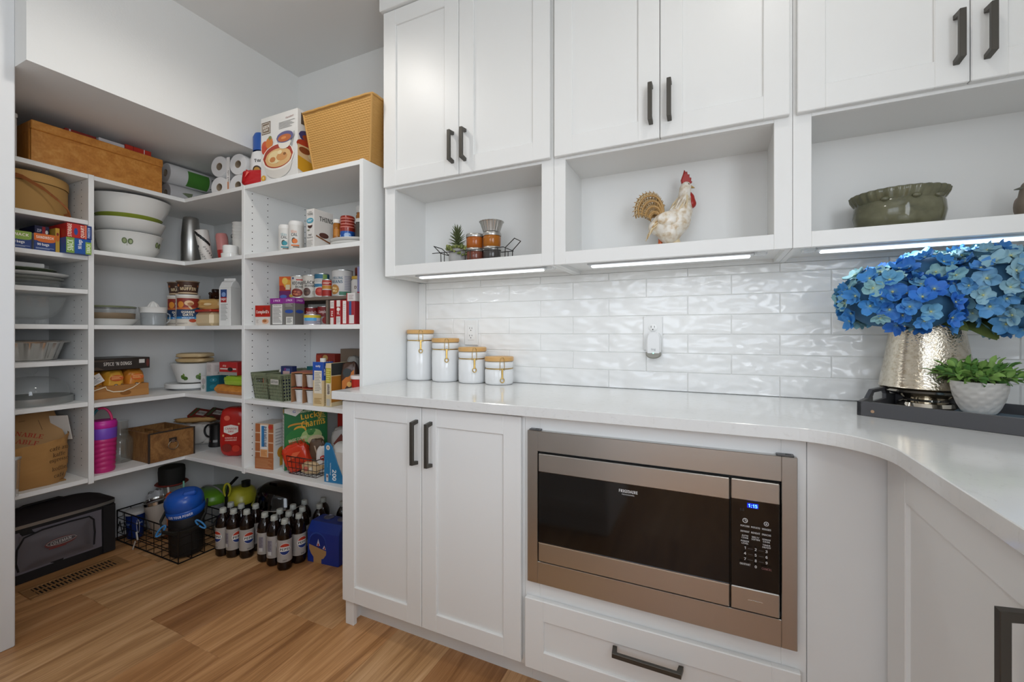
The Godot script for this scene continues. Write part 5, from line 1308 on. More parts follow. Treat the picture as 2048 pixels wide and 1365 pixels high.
func canned_goods() -> void:
	var y = 1.5212
	var body = "dedbd5"
	var mul = func(lab: String, p: Vector3, h: float, c1: String, top: String) -> void:
		var t = turned("drink_canister", lab, "canister", "", p, [["body", [[0, 0.001], [0.031, 0.0], [0.0335, 0.003], [0.0335, h * 0.86]], plain(body, 0.4)], ["lid", [[0.0338, h * 0.86], [0.0338, h * 0.95], [0.029, h * 0.995], [0, h]], plain("e8e6e2", 0.35)]], 50, 32)
		draw(t, Transform3D(Basis(), Vector3(0, h * 0.43, 0)), PI * 0.0335, h * 0.84, [["t", top, 0.40, 0.76, 0.10, 0.26, c1, 0, false, true], ["t", "CAL", 0.42, 0.64, 0.11, 0.26, "3a3a3a"], ["e", 0.40, 0.42, 0.18, 0.22, "4a4a44"], ["e", 0.45, 0.40, 0.22, 0.18, c1], ["r", 0.46, 0.24, 0.34, 0.05, c1], ["r", 0.50, 0.18, 0.26, 0.04, "6b5a4a"]], 0.0336)
	mul.call("white drink canister with teal print, shortest of the three on the top canned goods shelf", Vector3(-1.905, y, 0.300), 0.142, "2f8a96", "Slim")
	mul.call("white drink canister with orange print next to the teal one", Vector3(-1.831, y, 0.302), 0.152, "d9722c", "Slim")
	mul.call("white drink canister with dark print, half hidden behind the coconut crisps carton", Vector3(-1.815, y, 0.215), 0.172, "4a3a30", "Slim")
	var thins = [["t", "GOOD", 0.5, 0.92, 0.03, 0.4, "6a6a66"], ["t", "THINS", 0.5, 0.865, 0.06, 0.75, "6a6a66"], ["e", 0.5, 0.70, 0.94, 0.14, "58a0b4"], ["l", 0.5, 0.70, 0.6, 0.06, "e2eef0", 2], ["e", 0.5, 0.565, 0.62, 0.12, "4a2c22"], ["e", 0.5, 0.60, 0.62, 0.05, "f0ece4"], ["e", 0.3, 0.46, 0.34, 0.04, "8a8f7c"], ["t", "real", 0.5, 0.34, 0.05, 0.4, "5a5a56"], ["t", "ingredients", 0.5, 0.27, 0.04, 0.85, "5a5a56"], ["l", 0.5, 0.12, 0.8, 0.18, "b9b6b2", 5]]
	carton("cracker_box", "white coconut crisps carton with a blue oval standing beside the canisters", "carton", "", Vector3(-1.660, y, 0.3105), Vector3(0.048, 0.178, 0.110), 0, "dedad4", {"f": thins, "r": [["t", "THINS", 0.62, 0.78, 0.12, 0.7, "4a4a46"], ["e", 0.5, 0.36, 0.5, 0.14, "5a3a34"], ["p", [[0.1, 0.3], [0.9, 0.16], [0.9, 0.2], [0.1, 0.34]], "8a5a3a"]]})
	var pl = plain("e6e4e0", 0.2)
	for i in 2:
		turned("dinner_plate", ["lower of two white plates under the spice jars", "upper of two white plates under the spice jars"][i], "plate", "white plates under the spice jars", Vector3(-1.478, y + 0.016 * i, 0.250), [["plate", [[0, 0.001], [0.09, 0.0], [0.122, 0.012], [0.124, 0.015], [0.09, 0.006], [0, 0.005]], pl]], 0, 44)
	var py = y + 0.0235
	jar("amber honey jar with a white lid next to the crisps carton", Vector3(-1.565, py + 0.004, 0.300), 0.0175, 0.105, "9a5f1c", "e6e2da", [["r", 0.5, 0.5, 0.5, 0.6, "b9792c"]])
	# red over blue pouch stack
	var nu = turned("nut_can", "nut can with crinkled red top half and blue bottom half", "can", "", Vector3(-1.515, py, 0.285), [["blue_half", [[0, 0.001], [0.030, 0.0], [0.032, 0.004], [0.032, 0.050]], plain("1f4f9c", 0.2)], ["red_half", [[0.032, 0.050], [0.034, 0.062], [0.0345, 0.072], [0.031, 0.080], [0.033, 0.090], [0.030, 0.098], [0.0325, 0.108], [0.031, 0.118], [0.028, 0.121], [0, 0.119]], plain("8e2a1c", 0.2)]], 45, 36)
	draw(nu, Transform3D(Basis(), Vector3(0, 0.026, 0)), 0.1, 0.046, [["e", 0.5, 0.6, 0.34, 0.5, "6f9ad0"], ["l", 0.5, 0.6, 0.24, 0.34, "d6e2f2", 3], ["e", 0.12, 0.5, 0.12, 0.4, "8fb0dc"]], 0.0321)
	for i in 4: draw(nu, Transform3D(Basis(), Vector3(0, 0.068 + 0.013 * i, 0)), 0.1, 0.01, [["r", 0.5, 0.5, 0.7, 0.34, "d98a7c"]], 0.0345, -1.0, 0.4)
	jar("tall jar with an orange body and white cap behind the nut can", Vector3(-1.540, py, 0.170), 0.028, 0.200, "b5702a", "e4e2de", [["r", 0.5, 0.8, 1.0, 0.5, "cdd2d4"]])
	jar("dark pepper jar with a grey lid by the end panel", Vector3(-1.445, py, 0.270), 0.028, 0.105, "4a4640", "d0cfca")
	jar("black-capped bottle at the back against the end panel", Vector3(-1.430, py, 0.165), 0.024, 0.195, "6a4a2c", "26241f")
	# ---- y = 1.172
	y = 1.1722
	carton("soup_pack", "red and white shrink-wrapped pack of soup cans at the near end", "soup pack", "", Vector3(-1.985, y, 0.325), Vector3(0.118, 0.096, 0.066), 12, "d9d2cb", {"f": [["r", 0.5, 0.72, 1, 0.58, "b3241a"], ["e", 0.45, 0.72, 0.16, 0.4, "8e2a20"], ["t", "Campbell's", 0.36, 0.66, 0.2, 0.62, "f2e2d8", 0, true, true], ["e", 0.5, 0.20, 0.34, 0.26, "d9a888"], ["e", 0.47, 0.22, 0.2, 0.14, "a8683c"], ["l", 0.12, 0.2, 0.12, 0.2, "b9aaa0", 3]], "r": [["r", 0.5, 0.72, 1, 0.58, "b3241a"]], "t": [["r", 0.5, 0.5, 1, 1, "a52a22"]]}, 0.25)
	# step shelf
	var rk = thing("step_shelf", "grey-brown wooden step shelf carrying the upper row of cans", "step shelf", "", Vector3())
	var rm = plain("77695c", 0.6)
	part(rk, "board", Geo.new().bx(-2.025, -1.3445, 1.2895, 1.3055, 0.085, 0.298, 0.002), rm)
	for x in [-2.012, -1.640, -1.356]:
		part(rk, "leg", Geo.new().bx(x - 0.007, x + 0.007, y, 1.2895, 0.272, 0.290, 0.001), rm)
		part(rk, "leg", Geo.new().bx(x - 0.007, x + 0.007, y, 1.2895, 0.090, 0.108, 0.001), rm)
	var pur = [["r", 0.5, 0.90, 1, 0.2, "8a2c8a"], ["t", "2 PACK", 0.5, 0.91, 0.07, 0.6, "f0d6f0"]]
	carton("drink_pack", "grey two-pack with a purple top and a nutrition panel", "drink pack", "", Vector3(-1.890, y, 0.334), Vector3(0.082, 0.128, 0.062), 8, "6d6964", {"f": pur + [["r", 0.55, 0.40, 0.72, 0.74, "dcd9d4"], ["t", "Nutrition Facts", 0.55, 0.73, 0.04, 0.62, "2a2a2a"], ["l", 0.55, 0.38, 0.62, 0.58, "8a8886", 11]], "r": pur}, 0.3)
	carton("drink_pack", "grey two-pack with a purple top, blue badge and bar code", "drink pack", "", Vector3(-1.812, y, 0.328), Vector3(0.062, 0.128, 0.062), 8, "716d68", {"f": pur + [["l", 0.5, 0.74, 0.7, 0.14, "a8a49e", 4], ["e", 0.5, 0.50, 0.8, 0.13, "2c4f9c"], ["r", 0.55, 0.16, 0.66, 0.28, "d9d6d0"], ["l", 0.55, 0.17, 0.5, 0.2, "6a6866", 5]], "r": pur + [["e", 0.5, 0.5, 0.8, 0.13, "2c4f9c"]]}, 0.3)
	tin("food_can", "short tuna can with yellow and light blue label under the step shelf", "can", "", Vector3(-1.705, y, 0.3155), 0.0375, 0.050, 50, "b9b6c0", [["r", 0.5, 0.80, 1, 0.26, "c9b12c"], ["r", 0.4, 0.52, 0.5, 0.3, "4a9ac8"], ["l", 0.5, 0.22, 0.7, 0.3, "7a7684", 3]], "c0bfbc")
	var soup = [["r", 0.5, 0.72, 1, 0.56, "7e1c18"], ["t", "Campbell's", 0.5, 0.70, 0.22, 0.5, "e2ccc6", 0, true, true], ["r", 0.5, 0.22, 1, 0.44, "b9b2ae"], ["e", 0.56, 0.24, 0.26, 0.4, "a5241c"], ["t", "soup", 0.3, 0.24, 0.12, 0.2, "8a2a22"]]
	tin("soup_can", "dark red soup can behind the tuna can", "can", "", Vector3(-1.795, y, 0.245), 0.033, 0.088, 50, "b9b2ae", soup, "a8a5a0")
	tin("soup_can", "dark red soup can beside the step shelf's middle leg", "can", "", Vector3(-1.722, y, 0.230), 0.033, 0.092, 42, "b9b2ae", soup, "a8a5a0")
	tin("food_can", "plain grey can standing behind the tuna can by the dark red soup cans", "can", "", Vector3(-1.865, y, 0.215), 0.033, 0.09, 50, "8a8580", [["r", 0.5, 0.5, 1, 0.7, "6d4a44"]])
	carton("soda_box", "blue and yellow baking soda carton behind the red gelatin boxes", "carton", "", Vector3(-1.598, y, 0.245), Vector3(0.056, 0.100, 0.040), 10, "5a9ab0", {"f": [["e", 0.36, 0.84, 0.42, 0.26, "e8e2da"], ["t", "A&H", 0.36, 0.84, 0.09, 0.3, "c0392b"], ["r", 0.36, 0.60, 0.7, 0.2, "1f6ab0"], ["r", 0.4, 0.42, 0.6, 0.06, "d2c43c"], ["r", 0.5, 0.18, 1, 0.26, "c9a83c"], ["l", 0.5, 0.18, 0.6, 0.14, "7a9a4a", 2]]})
	var xs = [-1.535, -1.4995, -1.4660]
	var faces = [[["r", 0.5, 0.83, 0.8, 0.32, "e2dcd6"], ["l", 0.5, 0.83, 0.6, 0.2, "b0a8a4", 4], ["t", "PIE", 0.5, 0.46, 0.4, 0.3, "f2e8e0", 90], ["r", 0.5, 0.15, 0.7, 0.28, "ddd6d0"]], [["r", 0.5, 0.86, 0.7, 0.26, "e2dcd6"], ["e", 0.5, 0.62, 0.7, 0.14, "e8e0d8"], ["t", "JELL-O", 0.5, 0.55, 0.5, 0.3, "f2e8e0", 90], ["r", 0.5, 0.17, 0.8, 0.32, "d9d4cf"], ["l", 0.5, 0.17, 0.6, 0.24, "a8a29e", 5]], [["r", 0.5, 0.5, 0.62, 0.92, "e6e0da"], ["l", 0.5, 0.5, 0.4, 0.7, "c9c2bc", 9]]]
	for i in 3:
		carton("gelatin_box", ["red gelatin carton with a white top patch beside the baking soda", "red gelatin carton with white lettering in the middle of its row", "red gelatin carton with a long white panel"][i], "carton", "", Vector3(xs[i], y, 0.315), Vector3(0.030, 0.108, 0.075), 4 * i - 4, "a81f22", {"f": faces[i], "r": [["r", 0.5, 0.5, 0.9, 0.9, "b02a2a"]]})
	carton("gelatin_box", "red and blue gelatin carton last in the row by the end panel", "carton", "", Vector3(-1.418, y, 0.3225), Vector3(0.040, 0.100, 0.075), 0, "a52a34", {"f": [["r", 0.4, 0.7, 0.34, 0.6, "39598f"], ["r", 0.6, 0.22, 0.7, 0.36, "dcd6d2"]]})
	carton("gelatin_box", "small white and red carton lying on the gelatin boxes", "carton", "", Vector3(-1.4205, y + 0.1005, 0.3385), Vector3(0.048, 0.036, 0.04), 0, "dcd8d4", {"f": [["r", 0.05, 0.5, 0.1, 1, "b3242a"], ["l", 0.55, 0.5, 0.6, 0.6, "b9a8a6", 3]]})
	# ---- upper row of cans, on the step shelf
	var sy = 1.3058
	carton("snack_pouch", "orange and purple fruit snack carton at the end of the can row", "carton", "", Vector3(-1.948, sy, 0.250), Vector3(0.078, 0.112, 0.045), 18, "a8341f", {"f": [["r", 0.5, 0.18, 1, 0.36, "6a1f5c"], ["r", 0.5, 0.80, 1, 0.4, "d8622a"], ["e", 0.6, 0.66, 0.6, 0.4, "e2a03a"], ["e", 0.4, 0.8, 0.4, 0.3, "e8c25a"], ["r", 0.6, 0.52, 0.3, 0.22, "d9c9a8"], ["e", 0.3, 0.10, 0.5, 0.16, "4a62b0"], ["e", 0.85, 0.14, 0.3, 0.16, "c9a43a"]]})
	tin("bean_can", "kidney beans can with white label", "can", "", Vector3(-1.874, sy, 0.252), 0.0375, 0.112, 48, "d6d0c6", [["e", 0.26, 0.90, 0.10, 0.10, "2c4a7c"], ["r", 0.60, 0.83, 0.40, 0.06, "c0453c"], ["t", "KIDNEY", 0.50, 0.67, 0.15, 0.52, "33302c"], ["t", "BEANS", 0.56, 0.50, 0.11, 0.36, "33302c"], ["e", 0.42, 0.22, 0.46, 0.40, "7a2418"], ["e", 0.36, 0.27, 0.12, 0.09, "c06a4a"], ["e", 0.50, 0.25, 0.12, 0.09, "b85a3e"], ["e", 0.42, 0.14, 0.14, 0.09, "c87850"], ["e", 0.54, 0.14, 0.10, 0.08, "b05238"], ["e", 0.32, 0.16, 0.1, 0.08, "c06a4a"], ["e", 0.2, 0.07, 0.16, 0.1, "c9a23a"]])
	tin("bean_can", "black beans can with white label beside the kidney beans", "can", "", Vector3(-1.800, sy, 0.246), 0.0355, 0.112, 48, "d6d0c6", [["t", "BLACK", 0.42, 0.68, 0.15, 0.5, "33302c"], ["t", "BEANS", 0.46, 0.52, 0.11, 0.4, "33302c"], ["e", 0.34, 0.24, 0.34, 0.38, "5a4238"], ["e", 0.30, 0.26, 0.1, 0.08, "3a2a26"], ["e", 0.40, 0.18, 0.1, 0.08, "7a5a4a"], ["e", 0.62, 0.2, 0.12, 0.2, "b9b0a4"]])
	tin("food_can", "tomato can with blue and green top band", "can", "", Vector3(-1.729, sy, 0.240), 0.034, 0.116, 44, "d9d6d0", [["r", 0.5, 0.90, 1, 0.2, "2c6a88"], ["r", 0.66, 0.88, 0.2, 0.22, "8aa85a"], ["r", 0.5, 0.50, 1, 0.14, "39789a"], ["l", 0.4, 0.70, 0.36, 0.14, "a8a8a4", 3], ["e", 0.46, 0.22, 0.62, 0.44, "e4ddd6"], ["e", 0.46, 0.22, 0.52, 0.38, "b5342a"], ["e", 0.40, 0.26, 0.2, 0.14, "c9523e"]])
	tin("food_can", "small red and white can between tomato and chilli beans cans", "can", "", Vector3(-1.672, sy, 0.258), 0.0235, 0.084, 40, "d2cbc2", [["r", 0.5, 0.82, 1, 0.30, "b8331f"], ["r", 0.5, 0.55, 1, 0.2, "c98a2c"], ["r", 0.5, 0.20, 1, 0.36, "a82a20"], ["l", 0.5, 0.8, 0.5, 0.14, "f0d8cc", 2]])
	tin("bean_can", "large chilli beans can with blue lettering", "can", "", Vector3(-1.596, sy, 0.238), 0.048, 0.124, 40, "cfccc8", [["t", "CHILLING", 0.36, 0.70, 0.10, 0.36, "2f5f78"], ["t", "BEANS", 0.36, 0.55, 0.12, 0.36, "2f5f78"], ["e", 0.28, 0.24, 0.32, 0.40, "b5803c"], ["e", 0.24, 0.30, 0.1, 0.09, "e8cf9a"], ["e", 0.32, 0.28, 0.1, 0.09, "e2c388"], ["e", 0.26, 0.18, 0.1, 0.09, "e8d2a0"], ["e", 0.34, 0.16, 0.08, 0.08, "d9b878"], ["r", 0.72, 0.08, 0.56, 0.14, "3f7a5e"], ["l", 0.74, 0.5, 0.3, 0.6, "a09eae", 9]])
	tin("food_can", "tall brown can behind the chilli beans with red top band", "can", "", Vector3(-1.560, sy, 0.140), 0.040, 0.148, 40, "7a3a22", [["r", 0.5, 0.9, 1, 0.2, "8e3a2c"], ["e", 0.6, 0.7, 0.3, 0.3, "b5724a"]], "c9a08a")
	jar("white labelled jar with a yellow band near the end panel", Vector3(-1.500, sy, 0.235), 0.031, 0.092, "d6d2cc", "c9a23c", [["t", "DIP", 0.5, 0.5, 0.3, 0.3, "6a4a34"], ["e", 0.7, 0.6, 0.2, 0.3, "7a9aa8"]], 40.0)
	carton("gelatin_box", "lavender upright carton with red letters on the step shelf's end", "carton", "", Vector3(-1.443, sy, 0.252), Vector3(0.034, 0.130, 0.06), 0, "8f90b8", {"f": [["t", "JELL-O", 0.6, 0.52, 0.4, 0.6, "b02a34", -90], ["r", 0.5, 0.06, 1, 0.12, "a03a4a"]]})
# ================================================================ LOWER SHELVES OF THE BAY (y = 0.808 and 0.468)
func storage_basket(lab: String, p: Vector3, turn: float, plate := true) -> Node3D:
	var t = thing("storage_basket", lab, "basket", "", p, turn)
	var m = plain("72795e", 0.55)
	var b = Vector2(0.050, 0.130); var tp = Vector2(0.060, 0.145); var h = 0.125
	# front and side walls as a lattice of bars with open slots
	for s in 4:
		var g = Geo.new()
		var front = s % 2 == 0
		var sg = 1.0 if s < 2 else -1.0
		var nrows = 8
		for r in nrows + 1:
			var y = h * r / nrows
			var k = float(r) / nrows
			var hx = lerpf(b.x, tp.x, k); var hz = lerpf(b.y, tp.y, k)
			var th = 0.008 if r < nrows else 0.014
			if r == 6 and front: continue
			if front: g.box(Vector3(0, y - th / 2 + 0.004, sg * hz), Vector3(hx * 2, th, 0.003))
			else: g.box(Vector3(sg * hx, y - th / 2 + 0.004, 0), Vector3(0.003, th, hz * 2))
		var n = 9 if front else 20
		for i in n + 1:
			var f = lerpf(-1, 1, float(i) / n)
			if front and absf(f) < 0.5: # the hand hole stays open
				g.tube([Vector3(b.x * f, 0.002, sg * b.y), Vector3(lerpf(b.x, tp.x, 0.6) * f, h * 0.6, sg * lerpf(b.y, tp.y, 0.6))], 0.0035, 4)
				continue
			if front: g.tube([Vector3(b.x * f, 0.002, sg * b.y), Vector3(tp.x * f, h, sg * tp.y)], 0.0035, 4)
			else: g.tube([Vector3(sg * b.x, 0.002, b.y * f), Vector3(sg * tp.x, h, tp.y * f)], 0.0035, 4)
		part(t, "lattice_wall", g, m)
	part(t, "base", Geo.new().bx(-b.x, b.x, 0, 0.003, -b.y, b.y), m)
	var rim = []
	for c in [[1, 1], [1, -1], [-1, -1], [-1, 1]]: rim.append(Vector3(tp.x * c[0], h + 0.002, tp.y * c[1]))
	part(t, "rim", Geo.new().tube(rim, 0.0045, 6, true), m)
	if plate: draw(t, Transform3D(Basis(), Vector3(0.004, h * 0.74, lerpf(b.y, tp.y, 0.74) + 0.004)), 0.062, 0.024, [["r", 0.5, 0.5, 1, 1, "c9c5bc"], ["t", "GRITURA", 0.5, 0.5, 0.5, 0.85, "5a5a54"]])
	return t

func lower_pantry() -> void:
	var y = 0.8082
	storage_basket("sage green slotted basket nearest the shelf divider", Vector3(-2.024, y, 0.212), 0, false)
	storage_basket("sage green slotted basket beside the pudding cups", Vector3(-1.890, y, 0.224), -4)
	carton("snack_box", "orange carton seen through the first green basket", "carton", "", Vector3(-2.024, y + 0.0035, 0.30), Vector3(0.07, 0.10, 0.03), 0, "c0613a", {})
	bag("white_bag", "white paper packet standing in the first green basket", "packet", Vector3(-2.02, y + 0.0035, 0.215), Vector3(0.036, 0.068, 0.03), 0, "d9d7d2", 71, [], 0.06, 0.7)
	carton("snack_box", "dark blue snack carton tipped into the second green basket", "carton", "", Vector3(-1.915, y + 0.0035, 0.278), Vector3(0.072, 0.158, 0.03), 6, "24305f", {"f": [["r", 0.62, 0.86, 0.4, 0.14, "6a7aa8"], ["r", 0.5, 0.80, 0.6, 0.1, "c9a8a0"], ["e", 0.4, 0.9, 0.2, 0.1, "7a3a7a"]]})
	carton("snack_box", "teal carton at the back of the second green basket", "carton", "", Vector3(-1.870, y + 0.0035, 0.165), Vector3(0.075, 0.15, 0.03), 0, "1f6a70", {})
	# pudding packs: sleeves with white cups in them
	var slv = plain("b0805a", 0.6)
	for i in 4:
		var t = thing("pudding_pack", ["pudding cup four-pack, bottom of the stack against the green basket", "pudding cup four-pack, bottom of the stack beside the oat drink carton", "pudding cup four-pack, top of the stack against the green basket", "pudding cup four-pack, top of the stack beside the oat drink carton"][i], "pudding", "", Vector3(-1.788 + 0.075 * (i % 2), y + 0.0735 * (i / 2), 0.29), 20)
		var g = Geo.new()
		g.bx(-0.034, 0.034, 0.064, 0.067, -0.06, 0.055).bx(-0.034, -0.0325, 0.0, 0.067, -0.06, 0.055).bx(0.0325, 0.034, 0.03, 0.067, -0.06, 0.055)
		part(t, "sleeve", g, slv)
		part(t, "sleeve_print", Geo.new().bx(-0.0345, 0.0345, 0.0672, 0.0678, -0.06, 0.056), plain("b8562c" if i > 1 else "a5301f", 0.4))
		for z in [0.025, -0.034]:
			part(t, "cup", Geo.new().lathe([[0, 0.001], [0.022, 0.0], [0.024, 0.003], [0.029, 0.052], [0.0315, 0.055], [0.0315, 0.058], [0, 0.058]], 24, 0.95, 0.95, null, Vector3(0, 0, z)), plain("dcdad8", 0.3))
	# oat drink carton
	var oatside = [["r", 0.5, 0.80, 1, 0.42, "1f4fa8"], ["r", 0.5, 0.62, 1.0, 0.05, "1f4fa8"]]
	var mk = carton("oat_drink", "blue over cream oat drink carton at the shelf edge", "carton", "", Vector3(-1.602, y, 0.345), Vector3(0.061, 0.195, 0.058), 4, "d2b98c", {"f": oatside + [["t", "oatly", 0.5, 0.91, 0.06, 0.6, "f0ede6"], ["r", 0.5, 0.55, 0.72, 0.52, "dfd6c4"], ["l", 0.5, 0.56, 0.6, 0.44, "9a948a", 12], ["l", 0.5, 0.12, 0.7, 0.14, "a8844a", 4]],
		"r": oatside + [["t", "proud", 0.5, 0.90, 0.075, 0.85, "f0ede6"], ["t", "& tested", 0.5, 0.82, 0.075, 0.9, "f0ede6"], ["t", "the oat", 0.5, 0.74, 0.075, 0.9, "f0ede6"], ["l", 0.5, 0.32, 0.8, 0.5, "a89468", 13]]})
	part(mk, "cap", Geo.new().lathe([[0.012, 0.195], [0.013, 0.197], [0.013, 0.212], [0, 0.213]], 20), plain("dedcd6", 0.3))
	carton("oat_drink", "yellow and cream carton with a bar code beside the oat drink", "carton", "", Vector3(-1.543, y, 0.318), Vector3(0.034, 0.192, 0.10), 0, "d8c49a", {"f": [["r", 0.5, 0.72, 0.9, 0.34, "b5a83a"], ["l", 0.5, 0.72, 0.8, 0.3, "d9cf7a", 6], ["r", 0.5, 0.4, 0.6, 0.26, "e4ddcc"], ["r", 0.5, 0.4, 0.4, 0.22, "4a3a32"], ["l", 0.5, 0.4, 0.4, 0.2, "d2c8b8", 6], ["r", 0.5, 0.1, 0.6, 0.16, "b9b6b0"]], "r": [["r", 0.5, 0.86, 1, 0.28, "3a3d38"], ["r", 0.5, 0.4, 1, 0.6, "b5762e"]]})
	bag("crisp_bag", "dark brown and orange crisp bag beside the bar-coded carton", "snack bag", Vector3(-1.483, y, 0.300), Vector3(0.036, 0.098, 0.024), 25, "4a3226", 81, [["p", [[0.0, 0.25], [1.0, 0.75], [1.0, 0.95], [0.0, 0.6]], "c0702a"], ["e", 0.4, 0.85, 0.7, 0.26, "343a38"], ["e", 0.6, 0.5, 0.4, 0.16, "d9a85a"], ["e", 0.4, 0.1, 0.8, 0.2, "3a1c16"], ["e", 0.7, 0.12, 0.2, 0.1, "e2d8c8"]], 0.05, 0.3)
	var pz = bag("pretzel_bag", "tall blue pretzel snack bag by the end panel", "snack bag", Vector3(-1.425, y, 0.222), Vector3(0.040, 0.156, 0.028), 22, "253f86", 82, [], 0.02, 0.3)
	draw(pz, Transform3D(Basis(), Vector3(0, 0.158, 0.0298)), 0.066, 0.27, [["r", 0.12, 0.4, 0.16, 0.8, "d9c98a"], ["t", "Dot's", 0.34, 0.80, 0.10, 0.3, "f0ece2", 90], ["t", "TWISTS", 0.66, 0.80, 0.26, 0.3, "f0ece2", 90], ["p", [[0.1, 0.25], [0.95, 0.62], [0.95, 0.70], [0.1, 0.36]], "d9b06a"], ["e", 0.6, 0.36, 0.6, 0.18, "c9a23a"], ["e", 0.7, 0.30, 0.4, 0.14, "8a3a2c"], ["e", 0.5, 0.14, 0.8, 0.22, "b07a3c"], ["p", [[0.3, 0.1], [0.5, 0.3], [0.6, 0.3], [0.45, 0.05]], "e2c896"], ["r", 0.5, 0.985, 1.0, 0.03, "1f57b8"]], 0.0, -1.0, 0.35)
	turned("dip_tub", "red tub with a clear rim right beside the counter end", "tub", "", Vector3(-1.388, y, 0.335), [["base", [[0, 0.001], [0.034, 0], [0.036, 0.06], [0.036, 0.092]], plain("d8d2cc", 0.4)], ["body", [[0.036, 0.092], [0.038, 0.128]], plain("b8241c", 0.3)], ["rim", [[0.038, 0.128], [0.041, 0.130], [0.041, 0.140], [0.038, 0.144], [0, 0.145]], plain("e8dcd6", 0.25)]])
	carton("cracker_box", "dark red carton standing at the back of the basket shelf", "carton", "", Vector3(-1.865, y, 0.075), Vector3(0.135, 0.216, 0.05), 0, "8e2a1c", {"f": [["e", 0.5, 0.9, 0.3, 0.14, "c9a05a"], ["t", "SNAPS", 0.62, 0.78, 0.08, 0.5, "e8d8c8"], ["r", 0.15, 0.86, 0.3, 0.2, "b5381f"]]})
	carton("cracker_box", "plain brown open carton standing at the back near the blue pretzel bag", "carton", "", Vector3(-1.665, y, 0.09), Vector3(0.130, 0.245, 0.07), 0, "7d6c5a", {})
	bag("coffee_bag", "grey and black coffee bag in front of the brown carton", "bag", Vector3(-1.555, y, 0.205), Vector3(0.034, 0.108, 0.030), 30, "8f8d86", 83, [["r", 0.5, 0.5, 1, 0.3, "2c2c28"]], 0.05, 0.5)
	# ---- y = 0.468
	y = 0.4682
	var brick = "a8643a"
	var pf = []
	for r in 4:
		pf.append(["r", 0.14, 0.90 - 0.21 * r, 0.26, 0.185, brick])
		pf.append(["r", 0.86, 0.90 - 0.21 * r, 0.26, 0.185, brick])
	pf.append_array([["r", 0.5, 0.13, 1, 0.26, brick], ["l", 0.5, 0.13, 0.9, 0.2, "c08a5e", 7], ["r", 0.5, 0.62, 0.42, 0.70, "dedad4"], ["r", 0.44, 0.72, 0.16, 0.46, "2f78ae"], ["t", "PREMIUM", 0.565, 0.72, 0.16, 0.44, "2c4a6c", -90], ["r", 0.5, 0.35, 0.38, 0.17, "d9a06a"], ["l", 0.5, 0.35, 0.3, 0.12, "c07a44", 4], ["e", 0.86, 0.93, 0.24, 0.10, "c0392b"]])
	carton("cracker_box", "saltine cracker carton printed with stacked crackers, left on the bottom shelf", "carton", "", Vector3(-2.002, y, 0.300), Vector3(0.108, 0.222, 0.108), 11, "d6b79a", {"f": pf, "r": [["r", 0.5, 0.5, 1, 1, "d9d6d2"], ["e", 0.45, 0.34, 0.5, 0.24, "cf8f2c"], ["r", 0.5, 0.14, 0.3, 0.2, "d9a03a"], ["l", 0.3, 0.7, 0.4, 0.4, "b5b2ae", 6]], "t": [["r", 0.5, 0.5, 1, 1, "c9c2ba"]]})
	get_node("cracker_box_003").set_meta("label", "saltine cracker carton printed with stacked crackers on the bottom shelf")
	var lf = [["p", [[0, 1], [0.5, 1], [0.25, 0.86], [0, 0.93]], "e2dfd8"], ["t", "G", 0.22, 0.94, 0.045, 0.1, "3f5fae", 0, true, true], ["t", "LIMITED EDITION", 0.62, 0.935, 0.032, 0.6, "dfe8c8", 4], ["e", 0.32, 0.70, 0.5, 0.10, "c98a2c"], ["e", 0.32, 0.68, 0.48, 0.08, "1f6a34"], ["e", 0.35, 0.63, 0.3, 0.14, "d99a30"], ["e", 0.34, 0.61, 0.26, 0.11, "2f8a3e"], ["e", 0.30, 0.45, 0.6, 0.4, "2a7a36"], ["t", "Lucky", 0.62, 0.845, 0.125, 0.5, "e8b63a", 6], ["t", "Charms", 0.66, 0.735, 0.115, 0.56, "e8b63a", 6],
		["e", 0.62, 0.52, 0.5, 0.22, "a8c07a"], ["e", 0.60, 0.57, 0.16, 0.09, "3a7a3a"], ["e", 0.55, 0.60, 0.10, 0.07, "4a8a44"], ["e", 0.66, 0.60, 0.10, 0.07, "4a8a44"], ["e", 0.72, 0.44, 0.4, 0.16, "d2c098"], ["e", 0.80, 0.42, 0.2, 0.08, "5a8a5a"], ["e", 0.64, 0.45, 0.12, 0.06, "e2d2a8"], ["t", "MAGIC CLOVERS", 0.30, 0.49, 0.045, 0.42, "e2d8b0", 10], ["t", "TURN MILK", 0.28, 0.44, 0.05, 0.36, "d8432c", 10], ["t", "GREEN!", 0.26, 0.39, 0.055, 0.32, "e8d23a", 10], ["l", 0.86, 0.84, 0.2, 0.14, "c9b85a", 5]]
	carton("cereal_box", "tall green limited edition marshmallow cereal carton behind the wire basket", "cereal", "", Vector3(-1.8505, y, 0.2345), Vector3(0.195, 0.300, 0.056), 60, "1c6a38", {"f": lf, "l": [["r", 0.5, 0.45, 0.94, 0.88, "d6d9d2"], ["l", 0.5, 0.5, 0.8, 0.7, "a8b0a6", 14], ["e", 0.5, 0.95, 0.7, 0.08, "d9a83a"]]}, 0.4)
	# wire basket with bags
	var wb = thing("wire_basket", "small dark wire basket of snack packs in front of the cereal carton", "basket", "", Vector3(-1.735, y, 0.295), 2)
	var wm = plain("4a3f3a", 0.4, 0.7)
	var wx = 0.086; var wz = 0.052; var wh = 0.085
	for lv in [0.003, 0.032, 0.060, wh]:
		var k: float = 1.0 + 0.12 * lv / wh
		part(wb, "wire", Geo.new().tube([Vector3(-wx * k, lv, wz * k), Vector3(wx * k, lv, wz * k), Vector3(wx * k, lv, -wz * k), Vector3(-wx * k, lv, -wz * k)], 0.0016 if lv < wh else 0.0024, 5, true), wm)
